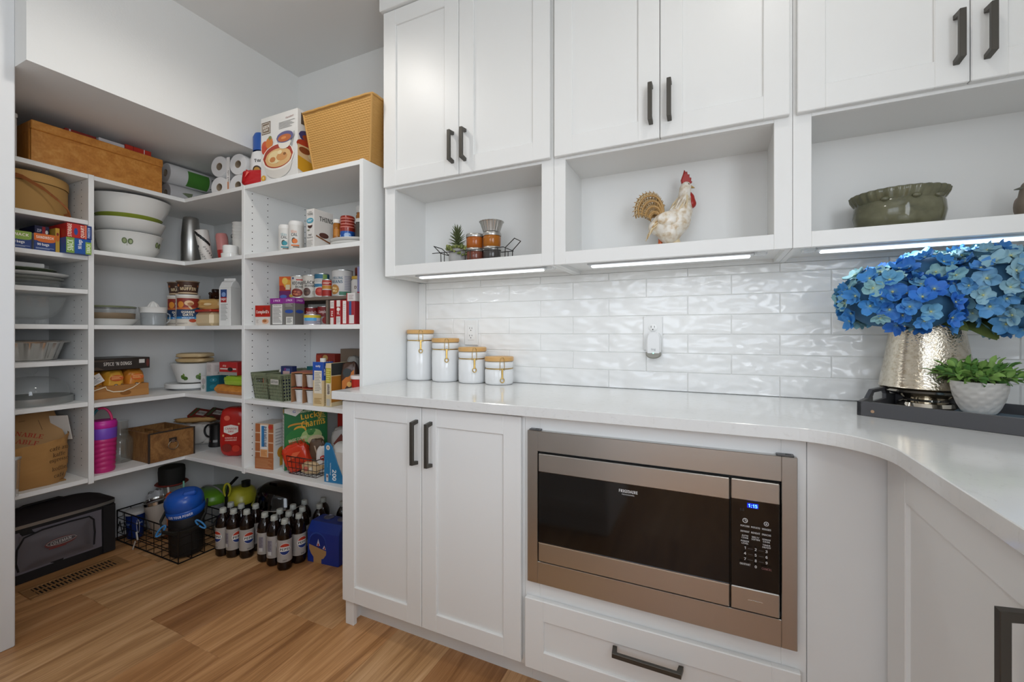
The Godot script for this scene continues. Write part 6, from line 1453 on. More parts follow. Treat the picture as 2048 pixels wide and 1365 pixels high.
	for i in 8:
		var x = lerpf(-wx, wx, i / 7.0)
		part(wb, "wire", Geo.new().tube([Vector3(x * 1.12, wh, wz * 1.12), Vector3(x, 0.003, wz), Vector3(x, 0.003, -wz), Vector3(x * 1.12, wh, -wz * 1.12)], 0.0013, 5), wm)
	for i in 4:
		var z = lerpf(-wz, wz, i / 3.0)
		part(wb, "wire", Geo.new().tube([Vector3(wx * 1.12, wh, z * 1.12), Vector3(wx, 0.003, z), Vector3(-wx, 0.003, z), Vector3(-wx * 1.12, wh, z * 1.12)], 0.0013, 5), wm)
	var rb = bag("snack_bag", "crinkled orange-red snack bag rising out of the wire basket", "snack bag", Vector3(-1.785, y + 0.012, 0.305), Vector3(0.060, 0.064, 0.026), 28, "c8381c", 91, [["p", [[0.1, 0.5], [0.5, 0.8], [0.9, 0.75], [0.6, 0.55]], "d9603a"], ["p", [[0.3, 0.1], [0.7, 0.3], [0.9, 0.15]], "a02a18"]], 0.10, 0.25)
	rb.rotation.z = 0.35
	bag("snack_bag", "yellow and pink snack pack lying low in the wire basket", "snack bag", Vector3(-1.715, y + 0.006, 0.312), Vector3(0.045, 0.026, 0.020), 15, "d2b48a", 92, [["e", 0.3, 0.5, 0.4, 0.6, "c9705a"], ["e", 0.7, 0.5, 0.3, 0.5, "e2d6c0"]], 0.1, 0.3)
	var wp = bag("snack_bag", "white snack pack with a red brand patch leaning in the wire basket", "snack bag", Vector3(-1.672, y + 0.008, 0.282), Vector3(0.030, 0.062, 0.014), 35, "d6d0ca", 93, [["e", 0.6, 0.6, 0.7, 0.26, "b3281f"], ["t", "OLE", 0.6, 0.6, 0.12, 0.4, "f2e8e0"], ["r", 0.4, 0.15, 0.6, 0.2, "c9a87a"]], 0.05, 0.3)
	bag("snack_bag", "brown speckled snack bag behind the orange-red bag", "snack bag", Vector3(-1.735, y + 0.01, 0.262), Vector3(0.036, 0.072, 0.014), 30, "5a4432", 94, [["p", [[0.3, 0.9], [0.42, 0.9], [0.8, 0.2], [0.7, 0.2]], "b5a088"]], 0.08, 0.35)
	var ch = bag("crisp_bag", "white and red crisp bag lying behind the trash bag carton", "snack bag", Vector3(-1.655, y, 0.150), Vector3(0.075, 0.100, 0.040), 30, "b9b4ae", 95, [], 0.06, 0.3)
	draw(ch, Transform3D(Basis(), Vector3(0, 0.12, 0.0435)), 0.11, 0.12, [["p", [[0.0, 0.55], [0.35, 0.95], [0.5, 0.7], [0.2, 0.4]], "7a3a2c"], ["e", 0.7, 0.62, 0.3, 0.3, "a8583c"], ["e", 0.7, 0.62, 0.16, 0.16, "d9b090"], ["e", 0.15, 0.25, 0.4, 0.3, "2a2624"], ["r", 0.75, 0.3, 0.3, 0.03, "5a4a44"], ["r", 0.8, 0.4, 0.2, 0.02, "5a4a44"]])
	carton("snack_box", "small bright red carton behind the crisp bag", "carton", "", Vector3(-1.745, y, 0.075), Vector3(0.07, 0.255, 0.04), 10, "b82a1c", {})
	# trash bag carton: blue wedge front
	var tb = thing("trash_bag_carton", "blue carton of two hundred kitchen bags with a curved cut-away top", "carton", "", Vector3(-1.520, y, 0.300), 4)
	part(tb, "body", Geo.new().bx(-0.062, 0.062, 0, 0.135, -0.05, 0.05, 0.002), plain("c9c3bb", 0.4))
	part(tb, "bag_roll", Geo.new().at(Transform3D(Basis(Vector3(0, 0, 1), PI / 2), Vector3(0.062, 0.130, 0.0))).lathe([[0, 0], [0.04, 0.001], [0.042, 0.01], [0.042, 0.085], [0.04, 0.093], [0, 0.095]], 24), plain("d9d6d0", 0.5))
	var wedge = PackedVector2Array([Vector2(-0.064, 0), Vector2(0.064, 0), Vector2(0.040, 0.03), Vector2(0.012, 0.085), Vector2(-0.004, 0.125), Vector2(-0.018, 0.160), Vector2(-0.034, 0.176), Vector2(-0.054, 0.176), Vector2(-0.064, 0.164)])
	part(tb, "front_panel", Geo.new().prism(wedge, 0.050, 0.054, 0.0008), plain("1f76a8", 0.35), "blue curved front panel")
	draw(tb, Transform3D(Basis(), Vector3(0, 0.09, 0.0545)), 0.128, 0.18, [["e", 0.18, 0.86, 0.17, 0.12, "e2ddd4"], ["e", 0.18, 0.86, 0.08, 0.06, "b5a58a"], ["t", "200", 0.46, 0.20, 0.17, 0.30, "f2f4f4", -90], ["t", "Tall Kitchen Bags", 0.29, 0.34, 0.055, 0.56, "dcecf2", -90], ["t", "value pack", 0.16, 0.46, 0.05, 0.4, "5aa8cc", -90], ["r", 0.15, 0.12, 0.10, 0.18, "c9c4c2"], ["r", 0.15, 0.15, 0.06, 0.05, "7a4a4a"]])
	draw(tb, Transform3D(Basis(), Vector3(0.035, 0.08, 0.0508)), 0.06, 0.12, [["t", "FLEX", 0.72, 0.45, 0.30, 0.8, "2a2d33", -90]])
# ================================================================ ON THE PANTRY FLOOR
func floor_things() -> void:
	# cooler bag
	var cb = thing("cooler_bag", "black and grey soft cooler bag with a red oval badge under the narrow bay", "cooler bag", "", Vector3(-2.905, 0.001, 0.83), 90)
	var black = plain("1b1a1c", 0.7)
	var grey = plain("77727a", 0.6)
	var hull = func(g: Geo, y0: float, y1: float, grow: float) -> Geo: # rounded box between two heights, leaning back
		g.sheet(func(u, w):
			var a = TAU * u
			var e = 0.42
			var y = lerpf(y0, y1, w)
			var k = 1.0 - 0.05 * pow(1.0 - clampf(y / 0.05, 0, 1), 2.0)
			return Vector3(signf(sin(a)) * pow(absf(sin(a)), e) * (0.255 + grow) * k, y, signf(cos(a)) * pow(absf(cos(a)), e) * (0.078 + grow) * k - 0.02 * y), 72, 10)
		return g
	part(cb, "body", hull.call(Geo.new(), 0.0, 0.262, 0.0), black)
	part(cb, "underside", Geo.new().bx(-0.22, 0.22, 0.0005, 0.006, -0.06, 0.06), black)
	# lid slopes up to the back
	var lid = Geo.new()
	lid.sheet(func(u, w):
		var a = TAU * u
		var e = 0.42
		var r = 1.0 - w
		var x = signf(sin(a)) * pow(absf(sin(a)), e) * 0.256 * r
		var z = signf(cos(a)) * pow(absf(cos(a)), e) * 0.079 * r
		return Vector3(x, 0.262 + 0.030 * (1.0 - pow(r, 3.0)) + clampf((0.079 - z) / 0.158, 0, 1) * 0.035 * (1.0 - pow(r, 6.0)), z - 0.005), 72, 8)
	part(cb, "lid", lid, plain("2c2628", 0.75))
	part(cb, "zip_band", hull.call(Geo.new(), 0.247, 0.262, 0.002), plain("9a9790", 0.35, 0.5), "silver reflective zip band")
	var pk = Geo.new()
	pk.sheet(func(u, w):
		var x = lerpf(-0.150, 0.185, u); var y = lerpf(0.045, 0.232, w)
		return Vector3(x, y, 0.0795 - 0.02 * y + 0.002 * sin(u * 9.0 + w * 3.0)), 20, 10)
	part(cb, "front_cloth", pk, grey)
	var pocket = Geo.new()
	pocket.sheet(func(u, w):
		var x = lerpf(-0.105, 0.150, u); var y = lerpf(0.055, 0.215, w)
		var d = minf(minf(u, 1 - u) * 5.0, minf(w, 1 - w) * 4.0)
		return Vector3(x, y, 0.083 - 0.02 * y + 0.014 * smoothstep(0.0, 1.0, d) + 0.004 * sin(u * 8.0 + w * 4.0) * clampf(d, 0, 1)), 26, 18)
	part(cb, "pocket", pocket, plain("6d686c", 0.6))
	var zp = []
	for q in [[-0.108, 0.06], [-0.116, 0.10], [-0.112, 0.16], [-0.09, 0.205], [-0.03, 0.219], [0.06, 0.220], [0.135, 0.216], [0.152, 0.195], [0.156, 0.13], [0.152, 0.07]]: zp.append(Vector3(q[0], q[1], 0.0845 - 0.02 * q[1]))
	part(cb, "pocket_zip", Geo.new().tube(zp, 0.004, 6), black)
	for x in [-0.19, 0.215]: part(cb, "side_strap", Geo.new().box(Vector3(x, 0.125, 0.0785 - 0.0025), Vector3(0.05, 0.24, 0.008), 0.002), black)
	draw(cb, Transform3D(Basis(Vector3(1, 0, 0), -0.02), Vector3(0.025, 0.148, 0.1015)), 0.12, 0.055, [["e", 0.5, 0.45, 0.95, 0.75, "7a4440"], ["e", 0.52, 0.5, 0.9, 0.5, "b9b4b0"], ["e", 0.52, 0.5, 0.86, 0.42, "5a5456"], ["t", "COLEMAN", 0.5, 0.5, 0.26, 0.6, "c9c4c0", 3], ["r", 0.4, 0.08, 0.5, 0.08, "8e3a34"]])
	part(cb, "handle", Geo.new().tube([Vector3(-0.12, 0.292, -0.02), Vector3(-0.06, 0.318, -0.03), Vector3(0.06, 0.320, -0.03), Vector3(0.12, 0.296, -0.02)], 0.006, 6), black)
	# wire basket
	var wb = thing("wire_basket", "large black wire basket of cups and flasks on the floor in the corner", "basket", "", Vector3(-2.66, 0.001, 0.412))
	var wm = plain("171514", 0.5, 0.3)
	var hx = 0.288; var hz = 0.120; var h = 0.165
	for i in 5:
		var yy = 0.003 + (h - 0.003) * i / 4.0
		part(wb, "wire", Geo.new().tube([Vector3(-hx, yy, hz), Vector3(hx, yy, hz), Vector3(hx, yy, -hz), Vector3(-hx, yy, -hz)], 0.0035 if i in [0, 4] else 0.002, 5, true), wm)
	for i in 9:
		var x = lerpf(-hx, hx, i / 8.0)
		part(wb, "wire", Geo.new().tube([Vector3(x, h, hz), Vector3(x, 0.003, hz), Vector3(x, 0.003, -hz), Vector3(x, h, -hz)], 0.002 if i % 8 else 0.0035, 5), wm)
	for i in 5:
		var z = lerpf(-hz, hz, i / 4.0)
		part(wb, "wire", Geo.new().tube([Vector3(hx, h, z), Vector3(hx, 0.003, z), Vector3(-hx, 0.003, z), Vector3(-hx, h, z)], 0.002, 5), wm)
	for i in 11:
		var a = lerpf(-hx, hx, i / 11.0); var b = lerpf(-hx, hx, (i + 1) / 11.0)
		if i < 3: part(wb, "zigzag_wire", Geo.new().tube([Vector3(a, 0.05, hz), Vector3((a + b) / 2, 0.11, hz), Vector3(b, 0.05, hz)], 0.0018, 5), wm)
	var fy = 0.0085
	var bm = plain("14357e", 0.35)
	var bc = turned("tumbler", "dark blue tumbler with a wide white lid at the wall end of the floor basket", "tumbler", "", Vector3(-2.895, fy, 0.475), [["body", [[0, 0.001], [0.032, 0.0], [0.036, 0.004], [0.042, 0.13], [0.042, 0.132]], bm], ["lid", [[0.050, 0.132], [0.052, 0.134], [0.052, 0.146], [0.046, 0.150], [0, 0.152]], plain("dcdad6", 0.4)]], 60)
	draw(bc, Transform3D(Basis(), Vector3(0, 0.07, 0)), 0.10, 0.1, [["t", "WORLD", 0.25, 0.62, 0.10, 0.36, "c9d6ee"], ["t", "HOPE", 0.72, 0.62, 0.10, 0.3, "c9d6ee"], ["r", 0.5, 0.5, 0.012, 1.0, "0d2560"]], 0.037, 0.0405)
	bag("plastic_bag", "crumpled clear plastic bag at the back of the floor basket", "bag", Vector3(-2.905, fy, 0.365), Vector3(0.05, 0.105, 0.035), 40, "c9c9ca", 101, [], 0.16, 0.3)
	var sc = thing("steel_cup", "large tilted cream tumbler with a steel rim in the floor basket", "tumbler", "", Vector3(-2.775, fy, 0.425), 60)
	var tg = Transform3D(Basis(Vector3(0, 0, 1), 0.14) * Basis(Vector3(1, 0, 0), -0.06), Vector3(0.02, 0.010, 0))
	part(sc, "body", Geo.new().at(tg).lathe([[0, 0.001], [0.036, 0.0], [0.040, 0.005], [0.058, 0.178]], 36), plain("b5aca2", 0.45))
	part(sc, "rim", Geo.new().at(tg).lathe([[0.058, 0.178], [0.0605, 0.180], [0.0605, 0.196], [0.057, 0.199], [0.054, 0.190], [0, 0.186]], 36), mats["chrome"])
	# party cup with a top-hat lid
	var hc = thing("party_cup", "clear party cup with a black top hat lid and white straw", "cup", "", Vector3(-2.800, fy, 0.345))
	part(hc, "cup", Geo.new().lathe([[0, 0.002], [0.036, 0.0], [0.048, 0.262], [0.046, 0.262], [0.034, 0.004], [0, 0.004]], 32), glass("clear_glass", "dfe8e6", 0.05))
	part(hc, "drink_label", Geo.new().lathe([[0.0385, 0.03], [0.045, 0.19]], 32), plain("c9c4c0", 0.5))
	part(hc, "brim", Geo.new().lathe([[0, 0.262], [0.070, 0.266], [0.078, 0.272], [0.074, 0.276], [0.062, 0.274], [0, 0.274]], 40), plain("7a2a20", 0.5), "dark red hat brim")
	part(hc, "hat", Geo.new().lathe([[0.060, 0.274], [0.063, 0.340], [0.061, 0.362], [0.056, 0.366], [0, 0.366]], 40), plain("191816", 0.75))
	part(hc, "straw", Geo.new().tube([Vector3(0.05, 0.18, 0.035), Vector3(0.052, 0.272, 0.045)], 0.006, 8), plain("e2dfda", 0.4))
	bag("snack_bag", "orange and red crinkled bag beside the top hat cup", "snack bag", Vector3(-2.735, fy, 0.385), Vector3(0.026, 0.115, 0.018), 50, "c8532a", 102, [["e", 0.4, 0.8, 0.7, 0.2, "d8331c"], ["e", 0.5, 0.4, 0.6, 0.3, "d98a5a"]], 0.1, 0.3)
	var mc = turned("party_cup", "clear cup with a mint green lid and straw", "cup", "", Vector3(-2.688, fy, 0.350), [["cup", [[0, 0.002], [0.032, 0.0], [0.046, 0.215]], glass("clear_glass", "dfe8e6", 0.05)], ["lid", [[0.049, 0.213], [0.051, 0.216], [0.051, 0.226], [0.046, 0.236], [0.02, 0.246], [0, 0.247]], plain("7cc0a2", 0.35)]], 0)
	part(mc, "straw", Geo.new().tube([Vector3(0.012, 0.10, 0), Vector3(0.014, 0.30, 0)], 0.0045, 8), plain("86c8ae", 0.35))
	# big jug with carry strap
	var jg = thing("water_jug", "large black jug with a domed blue lid and carry strap in the floor basket", "jug", "", Vector3(-2.462, fy, 0.448), 55)
	part(jg, "body", Geo.new().lathe([[0, 0.001], [0.068, 0.0], [0.073, 0.006], [0.076, 0.19], [0.072, 0.205]], 40), plain("191818", 0.6))
	var lidx = Transform3D(Basis(Vector3(1, 0, 0), 0.12) * Basis(Vector3(0, 0, 1), 0.14), Vector3(0, 0.205, 0))
	part(jg, "lid", Geo.new().at(lidx).lathe([[0.070, -0.012], [0.080, 0.0], [0.084, 0.012], [0.084, 0.030], [0.081, 0.034], [0.084, 0.038], [0.084, 0.070], [0.079, 0.088], [0.066, 0.104], [0.050, 0.112], [0.030, 0.116], [0, 0.117]], 44), plain("1d57b8", 0.25))
	part(jg, "lid_latch", Geo.new().at(lidx).box(Vector3(0.035, 0.108, 0.03), Vector3(0.06, 0.024, 0.05), 0.008), plain("1d57b8", 0.25))
	draw(jg, lidx * Transform3D(Basis(), Vector3(0, 0.016, 0)), 0.20, 0.026, [["t", "LIVE YOUR POWER", 0.42, 0.5, 0.5, 0.55, "dfe8f8"]], 0.0842)
	ribbon(jg, "carry_strap", [Vector3(-0.078, 0.235, 0.02), Vector3(-0.098, 0.19, 0.05), Vector3(-0.085, 0.150, 0.085), Vector3(-0.04, 0.138, 0.098), Vector3(0.02, 0.138, 0.098), Vector3(0.060, 0.150, 0.088), Vector3(0.085, 0.20, 0.055), Vector3(0.088, 0.25, 0.0)], Vector3(0.0, 0.015, 0.006), 0.008, plain("16150f", 0.8))
	for q in [[-0.092, 0.155, 0.078, 0.3], [0.068, 0.158, 0.088, -0.35]]:
		var path = []
		for i in 16:
			var a = TAU * i / 16.0
			path.append(Vector3(q[0] + 0.011 * cos(a) + q[3] * 0.05 * sin(a), q[1] + 0.024 * sin(a), q[2]))
		part(jg, "strap_clip", Geo.new().tube(path, 0.0045, 6, true), plain("3f86c4", 0.3), "light blue strap clip")
	# tag hanging from the basket
	var tag = thing("hang_tag", "white tag on a loop hanging in front of the floor basket", "tag", "", Vector3(-2.72, 0.001, 0.545))
	part(tag, "tag", Geo.new().at(Transform3D(Basis(Vector3(0, 0, 1), 0.3), Vector3(0.0, 0.075, 0))).box(Vector3(), Vector3(0.012, 0.042, 0.004), 0.001), plain("dcdad6", 0.5))
	part(tag, "cord", Geo.new().tube(arc(Vector3(0.0, 0.125, -0.005), Vector3(0.014, 0, 0), Vector3(0, 0.034, 0), 0, TAU * 15.0 / 16.0, 15), 0.001, 5, true), plain("c9c7c2", 0.6))
	part(tag, "tail", Geo.new().at(Transform3D(Basis(Vector3(0, 0, 1), -0.5), Vector3(-0.015, 0.026, 0.006))).box(Vector3(), Vector3(0.010, 0.055, 0.003), 0.001), plain("d2cfc8", 0.6))
	# lime-lidded round container
	var gc = thing("food_container", "round clear container with a lime green lid on the floor behind the jug", "container", "", Vector3(-2.735, 0.001, 0.165))
	part(gc, "body", Geo.new().lathe([[0, 0.002], [0.088, 0.0], [0.095, 0.01], [0.104, 0.132], [0.101, 0.132], [0.092, 0.012], [0, 0.006]], 40), glass("tub_plastic", "c9d4d8", 0.22))
	part(gc, "lid", Geo.new().lathe([[0.108, 0.128], [0.111, 0.132], [0.111, 0.160], [0.106, 0.165], [0.106, 0.182], [0.100, 0.187], [0, 0.189]], 44), plain("6fa82c", 0.3))
	part(gc, "carry_handle", Geo.new().tube(arc(Vector3(0, 0.165, 0), Vector3(0.108, 0, 0), Vector3(0, 0.046, 0), 0.25, PI - 0.25, 16), 0.005, 7), plain("8f8c8c", 0.3))
	# yellow drinks jug
	var yj = thing("drink_cooler", "black drinks jug with a yellow lid and folding handle under the divider", "jug", "", Vector3(-2.500, 0.001, 0.140), 40)
	var ym = plain("b5b02e", 0.3)
	part(yj, "body", Geo.new().lathe([[0, 0.001], [0.070, 0.0], [0.076, 0.006], [0.079, 0.150], [0.076, 0.155]], 40), mats["black_plastic"])
	part(yj, "lid", Geo.new().lathe([[0.080, 0.150], [0.083, 0.155], [0.083, 0.172], [0.080, 0.176], [0.079, 0.198], [0.074, 0.203], [0.068, 0.222], [0.050, 0.234], [0, 0.238]], 44), ym)
	part(yj, "spout_cap", Geo.new().lathe([[0.022, 0.234], [0.023, 0.236], [0.023, 0.268], [0, 0.270]], 20, 1, 1, null, Vector3(0.025, 0, 0)), mats["black_plastic"])
	ribbon(yj, "strap", [Vector3(-0.045, 0.12, 0.072), Vector3(-0.050, 0.16, 0.080), Vector3(-0.050, 0.215, 0.074), Vector3(-0.045, 0.262, 0.050), Vector3(-0.02, 0.292, 0.0)], Vector3(0.014, 0.0, 0.004), 0.008, mats["black_plastic"])
	part(yj, "handle_loop", Geo.new().tube(arc(Vector3(-0.048, 0.245, 0.072), Vector3(0.016, 0, 0), Vector3(0, 0.036, 0), 0, TAU * 17.0 / 18.0, 17), 0.006, 7, true), ym)
	var lid2 = turned("pot_lid", "clear pot lid with a dark rim standing against the yellow-lidded jug", "lid", "", Vector3(-2.42, 0.001, 0.262), [], 48)
	var lx = Transform3D(Basis(Vector3(1, 0, 0), PI / 2 - 0.12), Vector3(0, 0.074, 0))
	part(lid2, "rim", Geo.new().at(lx).lathe([[0.068, -0.003], [0.072, -0.003], [0.072, 0.003], [0.068, 0.003], [0.068, -0.003]], 44), mats["black_plastic"])
	part(lid2, "glass", Geo.new().at(lx).lathe([[0.068, 0], [0.04, 0.010], [0, 0.013]], 40), glass("smoke_glass", "8d9088", 0.45))
	# roaster
	var ro = thing("roaster", "glossy black speckled oval roasting pan with a domed lid behind the cola bottles", "roasting pan", "", Vector3(-2.195, 0.001, 0.128))
	var spk = mat("enamel", "141312", 0.10)
	spk.albedo_texture = noise_tex(61, 0.35, [[0.0, "0c0b0b"], [0.72, "141312"], [0.80, "8a8886"], [1.0, "b5b2ae"]], 256, 256, false, 0.0, 1)
	spk.uv1_triplanar = true
	spk.uv1_scale = Vector3(6, 6, 6)
	part(ro, "pan", Geo.new().lathe([[0, 0.001], [0.105, 0.0], [0.125, 0.02], [0.143, 0.172], [0.150, 0.176], [0.150, 0.182], [0.140, 0.182]], 48, 1.0, 0.74), spk)
	part(ro, "lid", Geo.new().lathe([[0.152, 0.182], [0.154, 0.186], [0.150, 0.194], [0.142, 0.205], [0.136, 0.240], [0.118, 0.272], [0.080, 0.292], [0.04, 0.299], [0, 0.300]], 48, 1.0, 0.74), spk)
	part(ro, "lid_rim", Geo.new().lathe([[0.151, 0.184], [0.1555, 0.187], [0.151, 0.191]], 48, 1.0, 0.74), mats["chrome"])
	part(ro, "lid_knob", Geo.new().tube([Vector3(-0.03, 0.293, 0.03), Vector3(-0.025, 0.304, 0.03), Vector3(0.025, 0.304, 0.03), Vector3(0.03, 0.293, 0.03)], 0.004, 6), spk)
	# cola bottles
	var p0 = thing("cola_bottle", "", "bottle", "cola bottles on the pantry floor", Vector3())
	var cola = mat("cola", "170c08", 0.06)
	var prof = [[0, 0.004], [0.020, 0.001], [0.029, 0.0], [0.0330, 0.008], [0.0335, 0.034], [0.0326, 0.039], [0.0326, 0.146], [0.0335, 0.150], [0.0333, 0.164], [0.030, 0.180], [0.022, 0.198], [0.0145, 0.208], [0.0125, 0.214], [0.0125, 0.219]]
	part(p0, "bottle", Geo.new().lathe(prof, 30, 1, 1, func(a, i): return 1.0 + (0.05 * cos(a * 5) if i < 3 else 0.0)), cola)
	part(p0, "cap", Geo.new().lathe([[0.0150, 0.217], [0.0155, 0.219], [0.0152, 0.233], [0.0135, 0.236], [0, 0.236]], 24), plain("b9bcb4", 0.45))
	part(p0, "neck_ring", Geo.new().lathe([[0.0125, 0.2125], [0.0165, 0.2135], [0.0165, 0.2155], [0.0125, 0.2165]], 24), plain("b9bcb4", 0.45))
	part(p0, "label", Geo.new().lathe([[0.0328, 0.040], [0.0331, 0.042], [0.0331, 0.143], [0.0328, 0.145]], 36), plain("aaa49e", 0.5))
	draw(p0, Transform3D(Basis(), Vector3(0, 0.0925, 0)), PI * 0.0332 * 2.0, 0.100, [
		["e", 0.25, 0.60, 0.25, 0.56, "e2dfdb"], ["p", _cap(0.25, 0.60, 0.118, 0.262, 1), "b8361f"], ["p", _cap(0.25, 0.60, 0.118, 0.262, -1), "1c3274"], ["t", "PEPSI", 0.25, 0.60, 0.12, 0.225, "15161a"], ["t", "DIET", 0.25, 0.07, 0.06, 0.08, "3a3a3a"],
		["e", 0.75, 0.60, 0.25, 0.56, "e2dfdb"], ["p", _cap(0.75, 0.60, 0.118, 0.262, 1), "b8361f"], ["p", _cap(0.75, 0.60, 0.118, 0.262, -1), "1c3274"], ["t", "PEPSI", 0.75, 0.60, 0.12, 0.225, "15161a"],
		["r", 0.5, 0.5, 0.10, 0.7, "8f8a92"], ["l", 0.5, 0.55, 0.08, 0.55, "5a5660", 9], ["r", 0.5, 0.22, 0.08, 0.18, "c9c6c4"], ["l", 0.0, 0.5, 0.06, 0.6, "8a8580", 8]], 0.0332)
	var spots = [[-2.279, 0.376, 95], [-2.316, 0.314, 20], [-2.216, 0.362, 0], [-2.248, 0.302, 60], [-2.148, 0.338, 165], [-2.176, 0.272, 10], [-2.034, 0.321, 25], [-1.958, 0.326, 20], [-2.003, 0.262, 70], [-1.876, 0.330, 143], [-1.936, 0.262, 40], [-1.992, 0.194, 30], [-1.868, 0.258, 172], [-1.922, 0.194, 80], [-1.990, 0.126, 60], [-1.876, 0.128, 0], [-1.926, 0.060, 0], [-1.790, 0.052, 0]]
	var labs = ["cola bottle nearest the black wire basket, its logo turned towards it", "cola bottle behind the one nearest the wire basket", "cola bottle showing only its bar code, second along from the wire basket", "cola bottle in the second row of the group by the wire basket", "front cola bottle of the wire basket group with the logo at its edge", "cola bottle with a see-through label in the gap between the two groups", "pale-labelled cola bottle at the near edge of the larger group", "cola bottle showing its small print beside the foremost one", "cola bottle behind the pale-labelled one of the larger group", "foremost cola bottle with the full round logo facing out", "cola bottle directly behind the foremost one", "cola bottle in the third row of the larger group, wire basket side", "cola bottle with its logo against the blue carton", "cola bottle in the third row behind the one against the blue carton", "cola bottle at the wall by the roasting pan", "cola bottle between blue carton and wall, closest to the carton", "cola bottle in the last row against the wall", "cola bottle standing behind the blue carton"]
	for i in spots.size():
		var o: Node3D = p0 if i == 0 else dup(p0, "cola_bottle", labs[i], Vector3())
		o.position = Vector3(spots[i][0], 0.001, spots[i][1])
		o.rotation.y = deg_to_rad(spots[i][2])
		o.set_meta("label", labs[i])
	# blue six-pack carrier
	var bx = thing("can_carrier", "blue cardboard can carrier with an oval cut-out against the white cabinet", "can carrier", "", Vector3(-1.742, 0.001, 0.165), 6)
	var blue = plain("16338e", 0.3)
	var g = Geo.new()
	g.xf = Transform3D(Basis(Vector3.UP, PI / 2), Vector3(0, 0, 0))
	# side profile (depth, height): shoulders slope in to the top
	var prof2 = PackedVector2Array([Vector2(-0.066, 0), Vector2(0.066, 0), Vector2(0.066, 0.150), Vector2(0.040, 0.192), Vector2(-0.040, 0.192), Vector2(-0.066, 0.150)])
	g.prism(prof2, -0.096, 0.096, 0.003)
	part(bx, "body", g, blue)
	draw(bx, Transform3D(Basis(), Vector3(0, 0.075, 0.066)), 0.186, 0.15, [["e", 0.33, 0.62, 0.60, 0.78, "2c4a9c"], ["e", 0.33, 0.60, 0.56, 0.72, "12297a"], ["p", [[0.05, 0.58], [0.62, 0.44], [0.615, 0.32], [0.52, 0.17], [0.46, 0.15], [0.46, 0.0], [0.20, 0.0], [0.20, 0.18], [0.12, 0.28], [0.06, 0.42]], "b08a5a"], ["p", [[0.30, 0.56], [0.36, 0.80], [0.42, 0.58]], "c9c9d6"], ["e", 0.36, 0.60, 0.05, 0.10, "b8361f"], ["p", [[0.50, 0.50], [0.56, 0.62], [0.61, 0.48]], "c9c9d6"], ["e", 0.565, 0.52, 0.04, 0.07, "b8361f"]])
	for i in 2: part(bx, "can_top", Geo.new().lathe([[0.024, 0.185], [0.026, 0.196], [0.024, 0.198], [0.022, 0.195], [0, 0.195]], 24, 1, 1, null, Vector3(-0.03 + 0.085 * i, 0, -0.012)), plain("8f96b0", 0.3, 0.9))

func _cap(x: float, y: float, rx: float, ry: float, sg: int) -> Array: # the upper or lower part of a disc
	var o = []
	for i in 13:
		var a = lerpf(0.42, PI - 0.42, i / 12.0)
		o.append([x + rx * cos(a) * (1.0 if sg > 0 else 1.0), y + ry * sin(a) * sg])
	if sg < 0: o.reverse()
	return o
